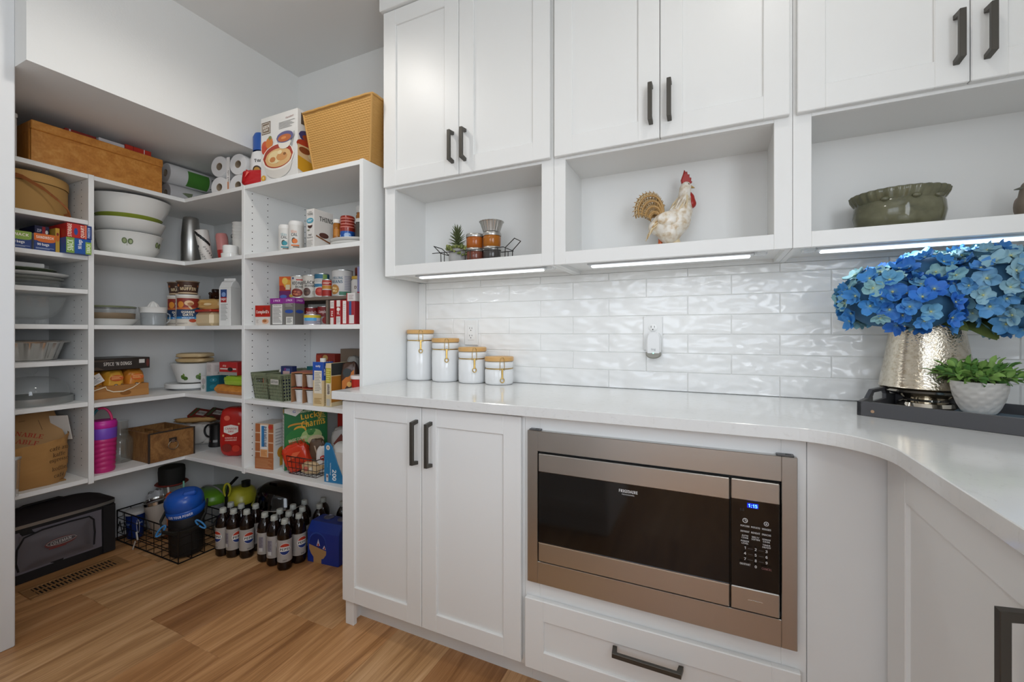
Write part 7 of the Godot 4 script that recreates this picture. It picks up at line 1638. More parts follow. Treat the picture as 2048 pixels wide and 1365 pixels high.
# ================================================================ ON THE COUNTER
func counter_things() -> void:
	var y = 0.9143
	var cer = plain("e2e3e3", 0.10)
	var woodm = mat("lid_bamboo", "cfa264", 0.4)
	var brass = plain("b89a5a", 0.25, 0.9)
	var hs = [0.236, 0.197, 0.158, 0.119]
	var ps = [Vector3(-1.2575, y, 0.085), Vector3(-1.119, y, 0.081), Vector3(-0.976, y, 0.081), Vector3(-0.842, y, 0.081)]
	var labs = ["tallest of the four white ceramic canisters with wooden clamp lids, next to the shelf panel", "second tallest white ceramic canister with a wooden clamp lid", "second shortest white ceramic canister with a wooden clamp lid, below the outlet", "shortest of the four white ceramic canisters with wooden clamp lids"]
	for i in 4:
		var h: float = hs[i]
		var b = h - 0.022 # top of the ceramic
		var t = turned("canister", labs[i], "canister", "white canisters with clamp lids", ps[i], [
			["body", [[0, 0.001], [0.054, 0.0], [0.060, 0.004], [0.062, 0.012], [0.062, b - 0.036], [0.059, b - 0.031], [0.059, b - 0.026], [0.062, b - 0.021], [0.062, b - 0.004], [0.060, b]], cer],
			["lid", [[0.060, b + 0.003], [0.063, b + 0.005], [0.063, b + 0.019], [0.060, b + 0.0215], [0, b + 0.022]], woodm],
			["seal", [[0.058, b], [0.0605, b + 0.001], [0.0605, b + 0.002], [0.058, b + 0.003]], plain("d9cdb8", 0.5)],
			["wire_band", [[0.0592, b - 0.031], [0.0612, b - 0.030], [0.0612, b - 0.027], [0.0592, b - 0.026]], brass]], 38, 44)
		var c = Geo.new()
		for sx in [-1, 1]: c.tube([Vector3(0.0085 * sx, b + 0.012, 0.0645), Vector3(0.0095 * sx, b - 0.010, 0.0655), Vector3(0.0095 * sx, b - 0.034, 0.0655)], 0.0013, 6)
		c.tube([Vector3(-0.0085, b + 0.012, 0.0645), Vector3(-0.004, b + 0.020, 0.0655), Vector3(0.004, b + 0.020, 0.0655), Vector3(0.0085, b + 0.012, 0.0645)], 0.0013, 6)
		part(t, "clamp_wire", c, brass)
		var lv = Geo.new()
		lv.box(Vector3(0, b - 0.048, 0.0668), Vector3(0.008, 0.044, 0.003), 0.001)
		part(t, "clamp_lever", lv, brass)
		part(t, "lever_ring", Geo.new().tube(arc(Vector3(0, b - 0.076, 0.0665), Vector3(0.008, 0, 0), Vector3(0, 0.009, 0), 0, TAU * 15.0 / 16.0, 15), 0.0022, 6, true), brass)
	# outlets
	var white = plain("e8e8e6", 0.3)
	var slotm = plain("4a4a48", 0.6)
	var o1 = thing("wall_outlet", "white double wall outlet above the canisters", "outlet", "", Vector3(-1.020, 1.136, 0.0125))
	part(o1, "cover_plate", Geo.new().box(Vector3(0, 0, 0.003), Vector3(0.072, 0.117, 0.006), 0.0025), white)
	part(o1, "socket_block", Geo.new().box(Vector3(0, 0, 0.0065), Vector3(0.034, 0.068, 0.003), 0.001), plain("eeeeec", 0.25))
	part(o1, "slot", _slots(0.017), slotm)
	part(o1, "slot", _slots(-0.017), slotm)
	var o2 = thing("wall_outlet", "white wall outlet with a monitor plugged into its lower socket", "outlet", "", Vector3(-0.211, 1.133, 0.0125))
	part(o2, "cover_plate", Geo.new().box(Vector3(0, 0, 0.003), Vector3(0.072, 0.132, 0.006), 0.0025), white)
	part(o2, "socket_block", Geo.new().at(Transform3D(Basis(Vector3(1, 0, 0), PI / 2), Vector3(0, 0.022, 0.0055))).lathe([[0.0165, 0], [0.0165, 0.002], [0.0155, 0.003], [0, 0.003]], 28, 1.0, 0.85), plain("eeeeec", 0.25))
	part(o2, "slot", _slots(0.022), slotm)
	var pg = thing("plug_in_monitor", "small white plug-in electrical monitor with a grey base and green light", "monitor", "", Vector3(-0.206, 1.036, 0.0190))
	var body = PackedVector2Array()
	for q in 24:
		var a = TAU * q / 24.0
		body.append(Vector2(signf(cos(a)) * pow(absf(cos(a)), 0.5) * 0.0275, 0.053 + signf(sin(a)) * pow(absf(sin(a)), 0.55) * 0.049))
	part(pg, "shell", Geo.new().prism(body, 0.0, 0.030, 0.006), plain("e6e6e5", 0.25))
	var lowb = PackedVector2Array([Vector2(-0.0278, 0.026), Vector2(0.0278, 0.026)])
	for q in 11:
		var a = -PI * (q + 0.5) / 11.5
		lowb.append(Vector2(cos(a) * 0.0275, 0.018 + sin(a) * 0.0165))
	part(pg, "grey_base", Geo.new().prism(lowb, 0.0002, 0.0308, 0.004), plain("8d8b82", 0.35))
	draw(pg, Transform3D(Basis(), Vector3(0, 0.036, 0.0302)), 0.03, 0.012, [["t", "ting", 0.5, 0.5, 0.85, 0.7, "8f8f90", 0, false]])
	var led = mat("status_light_glow", "c8f4e4", 0.3)
	led.emission_enabled = true; led.emission = Color(0.5, 1.0, 0.85); led.emission_energy_multiplier = 2.0
	part(pg, "status_light", Geo.new().ball(Vector3(0, 0.0225, 0.0308), Vector3(0.0022, 0.0022, 0.001), 10, 6), led)
	# tray
	var tr = thing("serving_tray", "dark grey wooden tray with cut-out handles under the vase of blue flowers", "tray", "", Vector3(0.352, y, 0.300), -31.3)
	var tm = mat("tray_paint", "4c4c4f", 0.35)
	var tw = 0.46; var td = 0.275; var th = 0.038
	tr.rotation.y = -atan2(0.152, 0.250)
	# local x along the front edge, -z to the back
	part(tr, "front_wall", Geo.new().bx(0, tw, 0, th, -0.010, 0, 0.001), tm)
	part(tr, "back_wall", Geo.new().bx(0.010, tw - 0.010, 0, th, -td, -td + 0.010, 0.001), tm)
	part(tr, "floor_panel", Geo.new().bx(0.010, tw - 0.010, 0.002, 0.010, -td + 0.010, -0.010), plain("6f6d6c", 0.14))
	for e in 2:
		var g = Geo.new()
		g.xf = Transform3D(Basis(Vector3(0, 0, -1), Vector3(0, 1, 0), Vector3(1, 0, 0)), Vector3(0.0 if e == 0 else tw - 0.010, 0, 0))
		var d = td
		# two side posts, a lower rail and an arched grip leave the hand hole open
		g.prism(PackedVector2Array([Vector2(0, 0), Vector2(d, 0), Vector2(d, th), Vector2(d - 0.05, th + 0.004), Vector2(d - 0.085, th + 0.006), Vector2(d - 0.085, 0.030), Vector2(0.085, 0.030), Vector2(0.085, th + 0.006), Vector2(0.05, th + 0.004), Vector2(0, th)]), 0, 0.010, 0.001)
		g.prism(PackedVector2Array([Vector2(0.05, th + 0.004), Vector2(0.085, th + 0.006), Vector2(0.095, th + 0.016), Vector2(d - 0.095, th + 0.016), Vector2(d - 0.085, th + 0.006), Vector2(d - 0.05, th + 0.004), Vector2(d - 0.085, th + 0.026), Vector2(0.085, th + 0.026)]), 0, 0.010, 0.001)
		part(tr, "handle_wall", g, tm)
	part(tr, "screw", Geo.new().at(Transform3D(Basis(Vector3(1, 0, 0), PI / 2), Vector3(0.034, 0.014, 0))).lathe([[0.0042, 0], [0.004, 0.0012], [0, 0.0016]], 14), plain("c9a88a", 0.3, 0.9))
	# vase
	var hm = mat("hammered_silver", "f4efe6", 0.22, 1.0)
	hm.normal_enabled = true
	hm.normal_texture = noise_tex(71, 0.05, [], 512, 512, true, 5.0, 2)
	hm.normal_scale = 0.45
	hm.uv1_triplanar = true
	hm.uv1_scale = Vector3(5, 5, 5)
	hm.albedo_texture = noise_tex(73, 0.05, [[0.0, "a08f74"], [0.35, "d6d0c4"], [1.0, "efece6"]], 256, 256)
	var vy = y + 0.0105
	var vp = Vector3(0.553, vy, 0.128)
	turned("flower_vase", "tall hammered silver vase tapering to the top on the dark tray", "vase", "", vp, [["body", [[0.064, 0.0462], [0.100, 0.052], [0.106, 0.058], [0.104, 0.064], [0.078, 0.232], [0.079, 0.238], [0.075, 0.238], [0.072, 0.228], [0.095, 0.066], [0, 0.06]], hm], ["foot", [[0, 0.0], [0.062, 0.0], [0.065, 0.004], [0.062, 0.014], [0.050, 0.018], [0.050, 0.024], [0.062, 0.030], [0.102, 0.046], [0.104, 0.052], [0.064, 0.0462]], mat("polished_silver", "cfc9bd", 0.08, 1.0)]], 0, 64)
	# hydrangeas: heads of florets
	var fb = thing("hydrangea_bouquet", "big bunch of blue hydrangeas in the silver vase", "flowers", "", vp + Vector3(0, 0.232, 0))
	var heads = [[Vector3(-0.118, 0.072, 0.084), 0.102, 0], [Vector3(-0.052, 0.052, 0.124), 0.082, 1], [Vector3(-0.024, 0.128, 0.075), 0.078, 0], [Vector3(0.086, 0.098, 0.094), 0.112, 2], [Vector3(0.150, 0.034, 0.112), 0.080, 2], [Vector3(0.062, 0.140, 0.050), 0.072, 2]]
	var pals = [["3b86c8", "5fa0c8", "86b4bc", "2f74c4", "8fbcc4"], ["2a6cc8", "2f78d0", "4a90d4", "6aa6cc", "2464b8"], ["5a9ad0", "74a8cc", "7fb4c4", "4a8cd0", "8cb6c8"]]
	var fm = printed(0.6)
	var floret = []
	for k in 15:
		var g = Geo.new()
		var cc = Color(pals[k / 5][k % 5])
		for pt in 4:
			var a = TAU * pt / 4.0 + rng.randf_range(-0.12, 0.12)
			var cup = rng.randf_range(0.1, 1.0)
			var ln = rng.randf_range(0.022, 0.026)
			var b = Basis(Vector3.UP, a)
			var base = g.v.size()
			g.sheet(func(u, w):
				var x = (u - 0.5) * 2.0
				var wd = ln * 0.52 * pow(sin(PI * clampf(0.10 + 0.80 * w, 0, 1)), 0.6)
				return b * Vector3(x * wd, 0.003 + cup * ln * w * w * 0.6 + 0.004 * x * x + 0.0022 * sin(x * 4.0 + pt * 1.7 + k), ln * w), 5, 5)
			for i in range(base, g.v.size()):
				var rad = Vector2(g.v[i].x, g.v[i].z).length() / 0.026
				var c2 = cc.lerp(Color("cfd4a0"), clampf(0.55 - rad * 1.6, 0.0, 0.5)).lerp(Color("c2d6dc"), clampf(rad - 0.85, 0.0, 1.0) * 0.7)
				g.c[i] = c2.srgb_to_linear()
		g.paint("c9c88a")
		g.ball(Vector3(0, 0.004, 0), Vector3(0.0028, 0.0028, 0.0028), 6, 5)
		floret.append(g.mesh())
	for hd in heads:
		var r: float = hd[1]
		var core = part(fb, "flower_head", Geo.new().ball(hd[0], Vector3(r, r * 0.86, r) * 0.86, 18, 12), plain("3a6a8e", 0.8))
		var n = int(62 * pow(r / 0.09, 2.0))
		for i in n:
			var yy = 1.0 - 2.0 * (i + 0.5) / n
			if yy < -0.75: continue
			var ph = i * 2.399963 + rng.randf() * 0.3
			var d = Vector3(cos(ph) * sqrt(1 - yy * yy), yy, sin(ph) * sqrt(1 - yy * yy))
			var p: Vector3 = hd[0] + d * Vector3(r, r * 0.86, r) * rng.randf_range(0.90, 1.02)
			if vp.z + p.z < 0.045 or (vp.z + p.z < 0.315 and vp.y + 0.232 + p.y > 1.360): continue
			var o = inst(core, "floret", floret[int(hd[2]) * 5 + rng.randi() % 5], fm)
			var up = (d + Vector3(rng.randf_range(-0.3, 0.3), rng.randf_range(-0.2, 0.3), rng.randf_range(-0.3, 0.3))).normalized()
			var q = Quaternion(Vector3.UP, up)
			o.transform = Transform3D(Basis(q) * Basis(Vector3.UP, rng.randf() * TAU) * Basis.from_scale(Vector3.ONE * rng.randf_range(0.85, 1.15)), p)
	var sg = Geo.new()
	var stem = plain("5f6f38", 0.6)
	for hd in heads:
		var e: Vector3 = hd[0]
		part(fb, "stem", Geo.new().tube([Vector3(e.x * 0.2, -0.10, e.z * 0.2), Vector3(e.x * 0.35, 0.0, e.z * 0.35), e * 0.8], 0.004, 6), stem)
	var lm = plain("66743c", 0.5)
	for q in [[Vector3(0.055, 0.010, 0.075), Vector3(0.10, -0.035, 0.115), 0.030], [Vector3(0.03, 0.03, 0.10), Vector3(0.085, 0.055, 0.165), 0.022], [Vector3(-0.01, 0.01, 0.09), Vector3(0.035, -0.012, 0.140), 0.022]]:
		var g = Geo.new()
		var a: Vector3 = q[0]; var b: Vector3 = q[1]
		var side = (b - a).cross(Vector3(0.3, 0.4, 1)).normalized()
		g.sheet(func(u, w): return a.lerp(b, w) + side * (u - 0.5) * 2.0 * q[2] * pow(sin(PI * clampf(0.04 + 0.94 * w, 0, 1)), 0.8) + Vector3(0, 0.014 * sin(PI * w) - 0.006 * absf(u - 0.5), 0), 8, 12)
		part(fb, "leaf", g, lm)
	# coaster book and the small plant
	var bk = thing("coaster", "flat glossy blue-edged tile under the dimpled plant pot", "coaster", "", Vector3(0.612, vy, 0.292), -30)
	part(bk, "slab", Geo.new().bx(-0.060, 0.115, 0, 0.010, -0.055, 0.055, 0.001), plain("7f98ac", 0.08))
	var pp = Vector3(0.600, vy + 0.0105, 0.286)
	var pot = thing("plant_pot", "white dimpled round ceramic pot in front of the silver vase", "plant pot", "", pp)
	var dm = plain("d6d2cc", 0.35)
	var pprof = []
	for i in 29:
		var t = i / 28.0
		pprof.append([0.028 + 0.024 * pow(sin(t * PI / 2), 0.75), 0.001 + 0.079 * t])
	pprof.append([0.050, 0.081]); pprof.append([0.048, 0.079]); pprof.append([0.046, 0.070]); pprof.append([0, 0.070])
	pprof.push_front([0, 0.001])
	part(pot, "pot", Geo.new().lathe(pprof, 84, 1, 1, func(a, i): return 1.0 - (0.035 * maxf(0.0, cos(a * 11 + (PI if (i / 4) % 2 else 0.0))) * absf(sin(PI * i / 4.0)) if i > 1 and i < 27 else 0.0)), dm)
	part(pot, "soil", Geo.new().lathe([[0.046, 0.072], [0, 0.074]], 24), plain("4a4030", 0.9))
	var pl = thing("potted_plant", "bushy green plant of small pointed leaves in the dimpled pot", "plant", "", pp + Vector3(0, 0.074, 0))
	var leaves = []
	var lmats = [plain("6f9a48", 0.5), plain("527f3c", 0.5), plain("8db35e", 0.5)]
	for k in 2:
		var g = Geo.new()
		g.sheet(func(u, w): return Vector3((u - 0.5) * 0.013 * pow(sin(PI * clampf(0.05 + 0.93 * w, 0, 1)), 0.9), 0.003 * sin(PI * w) + 0.0025 * absf(u - 0.5) * 2.0, 0.026 * w), 3, 4)
		leaves.append(g.mesh())
	for i in 30:
		var ph = i * 2.399963
		var el = 1.35 - 1.15 * sqrt((i + 0.5) / 30.0)
		var ln = 0.050 + 0.036 * (1.0 - el / 1.4) + rng.randf_range(-0.006, 0.010)
		var d = Vector3(cos(ph) * cos(el), sin(el) * 0.8, sin(ph) * cos(el))
		var tip = d * ln + Vector3(0, 0.004, 0)
		part(pl, "sprig", Geo.new().tube([d * Vector3(0.02, 0.0, 0.02), tip * 0.6 + Vector3(0, 0.004, 0), tip], 0.0009, 4), stem)
		for j in 9:
			var t = 0.35 + 0.65 * j / 8.0
			var o = inst(pl, "leaf", leaves[j % 2], lmats[(i + j) % 3])
			var dir = (d + Basis(d.normalized(), j * 2.2) * d.cross(Vector3(0.1, 1, 0.2)).normalized() * (1.0 if j < 8 else 0.1)).normalized()
			o.transform = Transform3D(Basis(Quaternion(Vector3(0, 0, 1), dir)) * Basis(Vector3(0, 0, 1), rng.randf_range(-0.7, 0.7)), tip * t)

func _slots(cy: float) -> Geo:
	var g = Geo.new()
	g.box(Vector3(-0.0062, cy + 0.004, 0.0085), Vector3(0.0018, 0.008, 0.0008)).box(Vector3(0.0062, cy + 0.004, 0.0085), Vector3(0.0018, 0.0065, 0.0008)).box(Vector3(0, cy - 0.0065, 0.0085), Vector3(0.0042, 0.0045, 0.0008), 0.0003)
	return g

# ================================================================ IN THE CABINET CUBBIES
func niche_things() -> void:
	var y = 1.4123
	# wire tray
	var wm = plain("3a3734", 0.45, 0.6)
	var t = thing("wire_tray", "slim dark metal tray with bent wire handles in the first cubby", "tray", "", Vector3(-0.895, y, 0.190))
	part(t, "plate", Geo.new().bx(-0.165, 0.165, 0.002, 0.014, -0.045, 0.045, 0.001), wm)
	var hy = 0.060
	part(t, "rail", Geo.new().tube([Vector3(-0.185, hy, 0.048), Vector3(0.150, hy, 0.048), Vector3(0.150, hy, -0.048), Vector3(-0.150, hy, -0.048), Vector3(-0.150, hy, 0.048)], 0.0018, 6), wm)
	for x in [-0.125, 0.0, 0.125]:
		for z in [-0.048, 0.048]: part(t, "post", Geo.new().tube([Vector3(x, 0.004, z), Vector3(x, hy, z)], 0.0018, 6), wm)
	for s in [-1, 1]:
		part(t, "handle", Geo.new().tube([Vector3(0.150 * s, 0.006, 0.034), Vector3(0.152 * s, 0.060, 0.034), Vector3(0.190 * s, 0.094, 0.030), Vector3(0.190 * s, 0.094, -0.030), Vector3(0.152 * s, 0.060, -0.034), Vector3(0.150 * s, 0.006, -0.034)], 0.0020, 6), wm)
	# pots of succulents
	var conc = plain("b5b3b1", 0.8)
	turned("succulent_pot", "small grey concrete pot at the end of the wire tray", "plant pot", "", Vector3(-0.985, y + 0.0145, 0.190), [["pot", [[0, 0.001], [0.034, 0.0], [0.036, 0.003], [0.038, 0.062], [0.034, 0.062], [0.032, 0.054], [0, 0.054]], conc]], 0, 28)
	var su = thing("succulent", "spiky green succulent with trailing fleshy leaves in the concrete pot", "plant", "", Vector3(-0.985, y + 0.069, 0.190))
	var spike = Geo.new().tube([Vector3(0, 0, 0), Vector3(0, 0.022, 0.001), Vector3(0, 0.040, 0.004)], 0.0042, 6, false, 0.0006).mesh()
	var bead = Geo.new().ball(Vector3(0, 0.007, 0), Vector3(0.0055, 0.0085, 0.0055), 8, 6).mesh()
	var gm = [plain("56603a", 0.5), plain("6c7640", 0.5), plain("8a9150", 0.5)]
	part(su, "stem", Geo.new().tube([Vector3(0, 0, 0), Vector3(0, 0.075, 0)], 0.006, 6), gm[0])
	for i in 42:
		var o = inst(su, "leaf", spike, gm[0])
		var hh = 0.025 + 0.055 * i / 41.0
		var el = 0.25 + 0.95 * i / 41.0
		var d = Vector3(cos(i * 2.4) * cos(el), sin(el), sin(i * 2.4) * cos(el))
		o.transform = Transform3D(Basis(Quaternion(Vector3.UP, d)), Vector3(0, hh, 0))
	for i in 70:
		var a = i * 2.399963
		var rr = 0.012 + 0.040 * fmod(i * 0.618, 1.0)
		var o = inst(su, "leaf", bead, gm[1 + i % 2])
		var d = Vector3(cos(a), rng.randf_range(-0.2, 1.0), sin(a)).normalized()
		o.transform = Transform3D(Basis(Quaternion(Vector3.UP, d)), Vector3(cos(a) * rr, 0.020 - maxf(0.0, rr - 0.030) * rng.randf_range(0.5, 2.4), sin(a) * rr))
	# jars
	var jd = [[Vector3(-0.897, y + 0.0145, 0.192), "7a4436", "rust-coloured jam jar under the orange one beside the succulent"], [Vector3(-0.898, y + 0.0735, 0.192), "a85a1e", "orange jam jar stacked beside the succulent"], [Vector3(-0.820, y + 0.0145, 0.190), "4a4644", "dark jam jar under the amber one near the bent handle"], [Vector3(-0.820, y + 0.0735, 0.190), "a8641a", "amber jam jar carrying the little foil tin"]]
	for j in jd:
		turned("jam_jar", j[2], "jar", "jam jars on the wire tray", j[0], [["glass", [[0, 0.001], [0.031, 0.0], [0.0355, 0.006], [0.0365, 0.040], [0.034, 0.046]], plain(j[1], 0.08)], ["lid", [[0.0375, 0.044], [0.038, 0.046], [0.038, 0.055], [0.036, 0.058], [0, 0.0585]], plain("b9b7b3", 0.3, 0.8)]], 0, 32)
	turned("foil_tin", "crinkled silver foil tin on top of the amber jam jar", "tin", "", Vector3(-0.822, y + 0.1325, 0.190), [], 0)
	part(get_node("foil_tin"), "cup", Geo.new().lathe([[0, 0.001], [0.032, 0.0], [0.034, 0.003], [0.046, 0.040], [0.050, 0.042], [0.050, 0.044], [0.044, 0.041], [0.031, 0.004], [0, 0.003]], 96, 1, 1, func(a, i): return 1.0 + (0.03 * cos(a * 22) if i > 1 and i < 7 else 0.0)), mats["old_tin"])
	# rooster
	rooster(Vector3(-0.136, y, 0.170))
	# green bowl
	var gb = thing("glazed_bowl", "glossy olive green ceramic bowl with a ruffled rim in the far cubby", "bowl", "", Vector3(0.475, y, 0.178))
	var gl = mat("green_glaze", "5a5b46", 0.08)
	gl.albedo_texture = noise_tex(81, 0.02, [[0.0, "5e5e4c"], [0.5, "7b7a62"], [1.0, "8f8d74"]], 256, 256)
	gl.albedo_color = Color("d9d9d4")
	gl.uv1_triplanar = true
	gl.uv1_scale = Vector3(4, 4, 4)
	part(gb, "bowl", Geo.new().lathe([[0, 0.001], [0.070, 0.0], [0.080, 0.006], [0.097, 0.030], [0.103, 0.058], [0.101, 0.084], [0.098, 0.090]], 96, 1.0, 0.80), gl)
	part(gb, "rim", Geo.new().lathe([[0.098, 0.090], [0.101, 0.096], [0.108, 0.108], [0.110, 0.118], [0.106, 0.121], [0.098, 0.112], [0.092, 0.090], [0.0, 0.085]], 128, 1.0, 0.80, func(a, i): return 1.0 + (0.022 * cos(a * 30) if i > 0 and i < 5 else 0.0)), gl)
	for a in [-0.5, 0.15, 0.7]: part(gb, "knot", Geo.new().ball(Vector3(sin(a) * 0.102, 0.092, cos(a) * 0.082), Vector3(0.010, 0.006, 0.006), 10, 8), gl)
	# the figurine at the edge of the frame
	var fg = thing("bird_figurine", "small mottled brown bird figurine at the far end of the green bowl's cubby", "figurine", "", Vector3(0.745, y, 0.170), -30)
	var fm = plain("75695c", 0.5)
	var g = Geo.new()
	blob(g, [[Vector3(0, 0.030, 0), 0.024], [Vector3(0, 0.055, 0.004), 0.026], [Vector3(0, 0.085, 0.006), 0.017], [Vector3(0, 0.102, 0.010), 0.016]], [[0, 1], [1, 2], [2, 3]], 0.004)
	part(fg, "body", g, fm)
	part(fg, "beak", Geo.new().tube([Vector3(-0.008, 0.100, 0.018), Vector3(-0.026, 0.098, 0.022)], 0.006, 6, false, 0.001), plain("5a5a4e", 0.5))
	for s in [-1, 1]: part(fg, "wing", Geo.new().ball(Vector3(0.021 * s, 0.055, -0.004), Vector3(0.009, 0.026, 0.019), 10, 8), plain("8a6f66", 0.5))
	part(fg, "stand", Geo.new().lathe([[0, 0.001], [0.020, 0.0], [0.022, 0.006], [0.012, 0.014], [0.012, 0.03]], 16), fm)

# joints with radii joined by tapered capsules, blended and meshed as surface nets
func blob(g: Geo, joints: Array, bones: Array, cell: float, blend := 0.012) -> void:
	var lo = Vector3(1e9, 1e9, 1e9); var hi = -lo
	for j in joints:
		lo = lo.min(j[0] - Vector3.ONE * (j[1] + blend + cell * 2)); hi = hi.max(j[0] + Vector3.ONE * (j[1] + blend + cell * 2))
	var n = Vector3i(((hi - lo) / cell).ceil())
	var nx = n.x + 1; var ny = n.y + 1; var nz = n.z + 1
	var f = PackedFloat32Array(); f.resize(nx * ny * nz)
	for i in nx: for j in ny: for k in nz:
		var p = lo + Vector3(i, j, k) * cell
		var acc = 0.0
		for b in bones:
			var A: Vector3 = joints[b[0]][0]; var B: Vector3 = joints[b[1]][0]
			var t = clampf((p - A).dot(B - A) / maxf((B - A).length_squared(), 1e-9), 0, 1)
			acc += exp(-(p.distance_to(A.lerp(B, t)) - lerpf(joints[b[0]][1], joints[b[1]][1], t)) / (blend * 0.35))
		f[(i * ny + j) * nz + k] = -log(acc + 1e-30) * blend * 0.35
	var idx = {}
	var k0 = g.v.size()
	for i in n.x: for j in n.y: for k in n.z:
		var s = Vector3(); var c = 0
		var cv = []
		for q in 8: cv.append(f[((i + (q & 1)) * ny + j + ((q >> 1) & 1)) * nz + k + (q >> 2)])
		for e in [[0, 1], [2, 3], [4, 5], [6, 7], [0, 2], [1, 3], [4, 6], [5, 7], [0, 4], [1, 5], [2, 6], [3, 7]]:
			var a: float = cv[e[0]]; var b: float = cv[e[1]]
			if (a < 0) != (b < 0):
				var t = a / (a - b)
				s += Vector3(e[0] & 1, (e[0] >> 1) & 1, e[0] >> 2).lerp(Vector3(e[1] & 1, (e[1] >> 1) & 1, e[1] >> 2), t); c += 1
		if c: idx[Vector3i(i, j, k)] = g.vert(lo + (Vector3(i, j, k) + s / c) * cell, Vector3.UP)
	for key in idx:
		var o: Vector3i = key
		for ax in 3:
			var d = Vector3i(); d[ax] = 1
			var a: float = f[(o.x * ny + o.y) * nz + o.z]; var b: float = f[((o.x + d.x) * ny + o.y + d.y) * nz + o.z + d.z]
			if (a < 0) == (b < 0): continue
			var u = Vector3i(); u[(ax + 1) % 3] = 1
			var w = Vector3i(); w[(ax + 2) % 3] = 1
			if not (idx.has(o - u) and idx.has(o - w) and idx.has(o - u - w)): continue
			var q = [idx[o], idx[o - u], idx[o - u - w], idx[o - w]]
			if a < 0: g.ix.append_array([q[0], q[2], q[1], q[0], q[3], q[2]]) # outside lies along +axis
			else: g.ix.append_array([q[0], q[1], q[2], q[0], q[2], q[3]])
	g.smooth_from(k0)

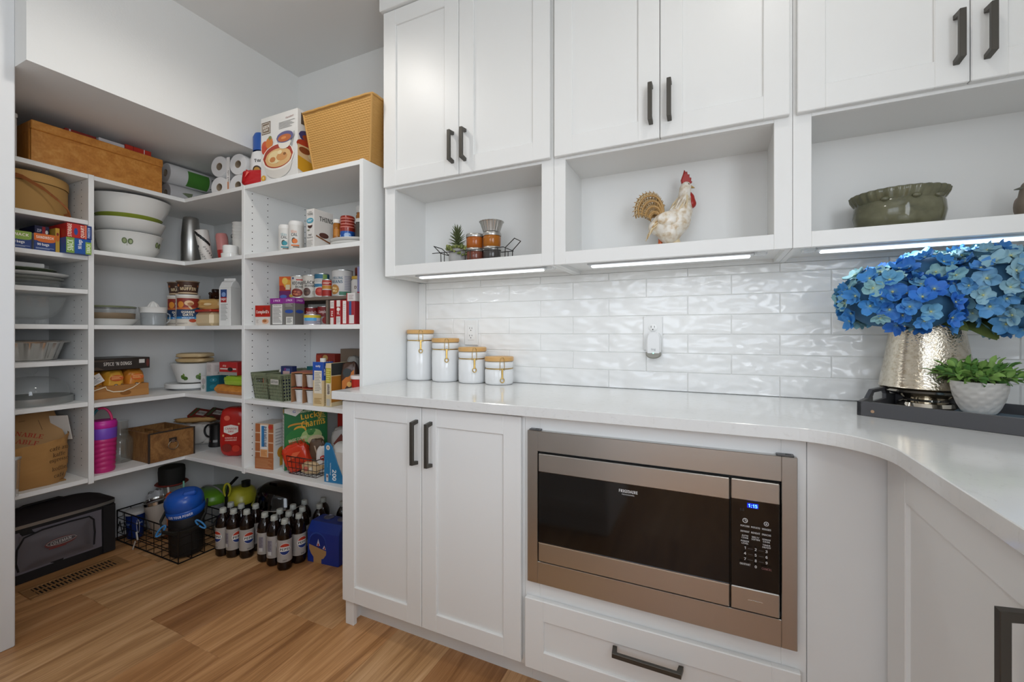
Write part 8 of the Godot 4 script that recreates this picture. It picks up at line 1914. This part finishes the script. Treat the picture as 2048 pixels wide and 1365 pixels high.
func rooster(p: Vector3) -> void:
	var t = thing("rooster_figurine", "cream ceramic rooster with a red comb and curled tan tail feathers", "figurine", "", p, 18)
	var cream = mat("rooster_glaze", "ded4c6", 0.25)
	cream.albedo_texture = noise_tex(91, 0.03, [[0.0, "b08a58"], [0.36, "dccfba"], [0.6, "ece6dc"], [1.0, "f0ece4"]], 256, 256)
	cream.albedo_color = Color("ffffff")
	cream.uv1_triplanar = true
	cream.uv1_scale = Vector3(5, 5, 5)
	var g = Geo.new()
	blob(g, [[Vector3(-0.022, 0.098, 0), 0.036], [Vector3(0.022, 0.108, 0), 0.041], [Vector3(0.040, 0.142, 0), 0.032], [Vector3(0.047, 0.180, 0), 0.021], [Vector3(0.050, 0.216, 0), 0.0165], [Vector3(0.053, 0.228, 0), 0.0165], [Vector3(-0.048, 0.088, 0), 0.024], [Vector3(-0.002, 0.070, 0), 0.036]], [[0, 1], [1, 2], [2, 3], [3, 4], [4, 5], [0, 6], [0, 7], [1, 7]], 0.0045)
	part(t, "body", g, cream)
	var red = plain("a3221a", 0.35)
	# comb: a fin with teeth
	var comb = PackedVector2Array([Vector2(0.040, 0.232), Vector2(0.036, 0.250), Vector2(0.044, 0.272), Vector2(0.047, 0.284), Vector2(0.052, 0.276), Vector2(0.056, 0.279), Vector2(0.058, 0.268), Vector2(0.064, 0.268), Vector2(0.064, 0.258), Vector2(0.070, 0.256), Vector2(0.069, 0.246), Vector2(0.073, 0.242), Vector2(0.066, 0.232)])
	part(t, "comb", Geo.new().prism(comb, -0.007, 0.007, 0.003), red)
	var wat = Geo.new()
	blob(wat, [[Vector3(0.056, 0.212, 0), 0.009], [Vector3(0.066, 0.190, 0), 0.013], [Vector3(0.070, 0.168, 0), 0.017]], [[0, 1], [1, 2]], 0.0035, 0.006)
	part(t, "wattle", wat, red)
	part(t, "beak", Geo.new().tube([Vector3(0.064, 0.228, 0), Vector3(0.082, 0.222, 0)], 0.007, 8, false, 0.0012), plain("b5924a", 0.3))
	for s in [-1, 1]: part(t, "eye", Geo.new().ball(Vector3(0.058, 0.231, 0.0145 * s), Vector3(0.0035, 0.0035, 0.002), 8, 6), plain("5a4320", 0.2))
	# wings and hackle feathers
	for s in [-1, 1]:
		part(t, "wing", Geo.new().ball(Vector3(-0.008, 0.110, 0.036 * s), Vector3(0.042, 0.026, 0.010), 16, 10), cream)
	var tanm = plain("b58f58", 0.4)
	var pale = plain("dcc9a4", 0.4)
	for i in 18: # neck hackles hang over the shoulders
		var a = TAU * i / 18.0
		var top = Vector3(0.046 + 0.010 * cos(a), 0.196 - 0.012 * (i % 3), 0.017 * sin(a))
		var bot = Vector3(0.026 + 0.030 * cos(a), 0.146 - 0.008 * (i % 2), 0.034 * sin(a))
		part(t, "hackle_feather", Geo.new().tube([top, top.lerp(bot, 0.5) + Vector3(0.006 * cos(a), 0, 0.008 * sin(a)), bot], 0.0055, 6, false, 0.002), [cream, pale][i % 2])
	# tail: curled sickle feathers, each with barbs down both sides
	for i in 13:
		var k = i / 12.0
		var zz = (i % 3 - 1) * 0.010
		var rad = lerpf(0.070, 0.026, k)
		var ce = Vector3(-0.052 - 0.018 * (1.0 - k), lerpf(0.150, 0.112, k), zz)
		var path = []
		var n = 16
		for j in n + 1:
			var a = lerpf(-0.25, lerpf(3.55, 2.9, k), j / float(n))
			path.append(ce + Vector3(cos(a) * rad * 0.66, sin(a) * rad * 0.88, 0.002 * sin(j * 1.3)))
		var fg = Geo.new()
		fg.tube(path, 0.0052, 6, false, 0.0022)
		for j in range(2, n):
			var dir: Vector3 = (path[j] - ce).normalized()
			var tg: Vector3 = (path[mini(j + 1, n)] - path[j - 1]).normalized()
			for o in [1.0, -1.0]:
				var b0: Vector3 = path[j]
				fg.tube([b0, b0 + dir * 0.0095 * o + tg * 0.006], 0.0024, 4, false, 0.0008)
		part(t, "tail_feather", fg, [tanm, pale, tanm][i % 3])
	for i in 10: # saddle feathers
		var s = -1.0 if i % 2 else 1.0
		var q = Vector3(-0.028 - 0.005 * (i / 2), 0.126 - 0.004 * i, 0.026 * s)
		part(t, "saddle_feather", Geo.new().tube([q, q + Vector3(-0.020, -0.018, 0.004 * s), q + Vector3(-0.028, -0.042, 0)], 0.005, 6, false, 0.0015), [pale, tanm][(i / 2) % 2])
	# legs, perch
	for s in [-1]:
		part(t, "leg", Geo.new().tube([Vector3(-0.014 + 0.012 * s, 0.072, 0.014 * s), Vector3(-0.016 + 0.014 * s, 0.030, 0.014 * s), Vector3(-0.012 + 0.016 * s, 0.004, 0.016 * s)], 0.0085, 8, false, 0.006), plain("c05a1e", 0.35), "orange leg")
	var pg = Geo.new()
	blob(pg, [[Vector3(-0.03, 0.012, 0), 0.012], [Vector3(0.03, 0.014, 0), 0.014], [Vector3(0.012, 0.050, 0), 0.014], [Vector3(0.038, 0.072, 0), 0.007]], [[0, 1], [1, 2], [2, 3]], 0.004)
	part(t, "perch", pg, pale)
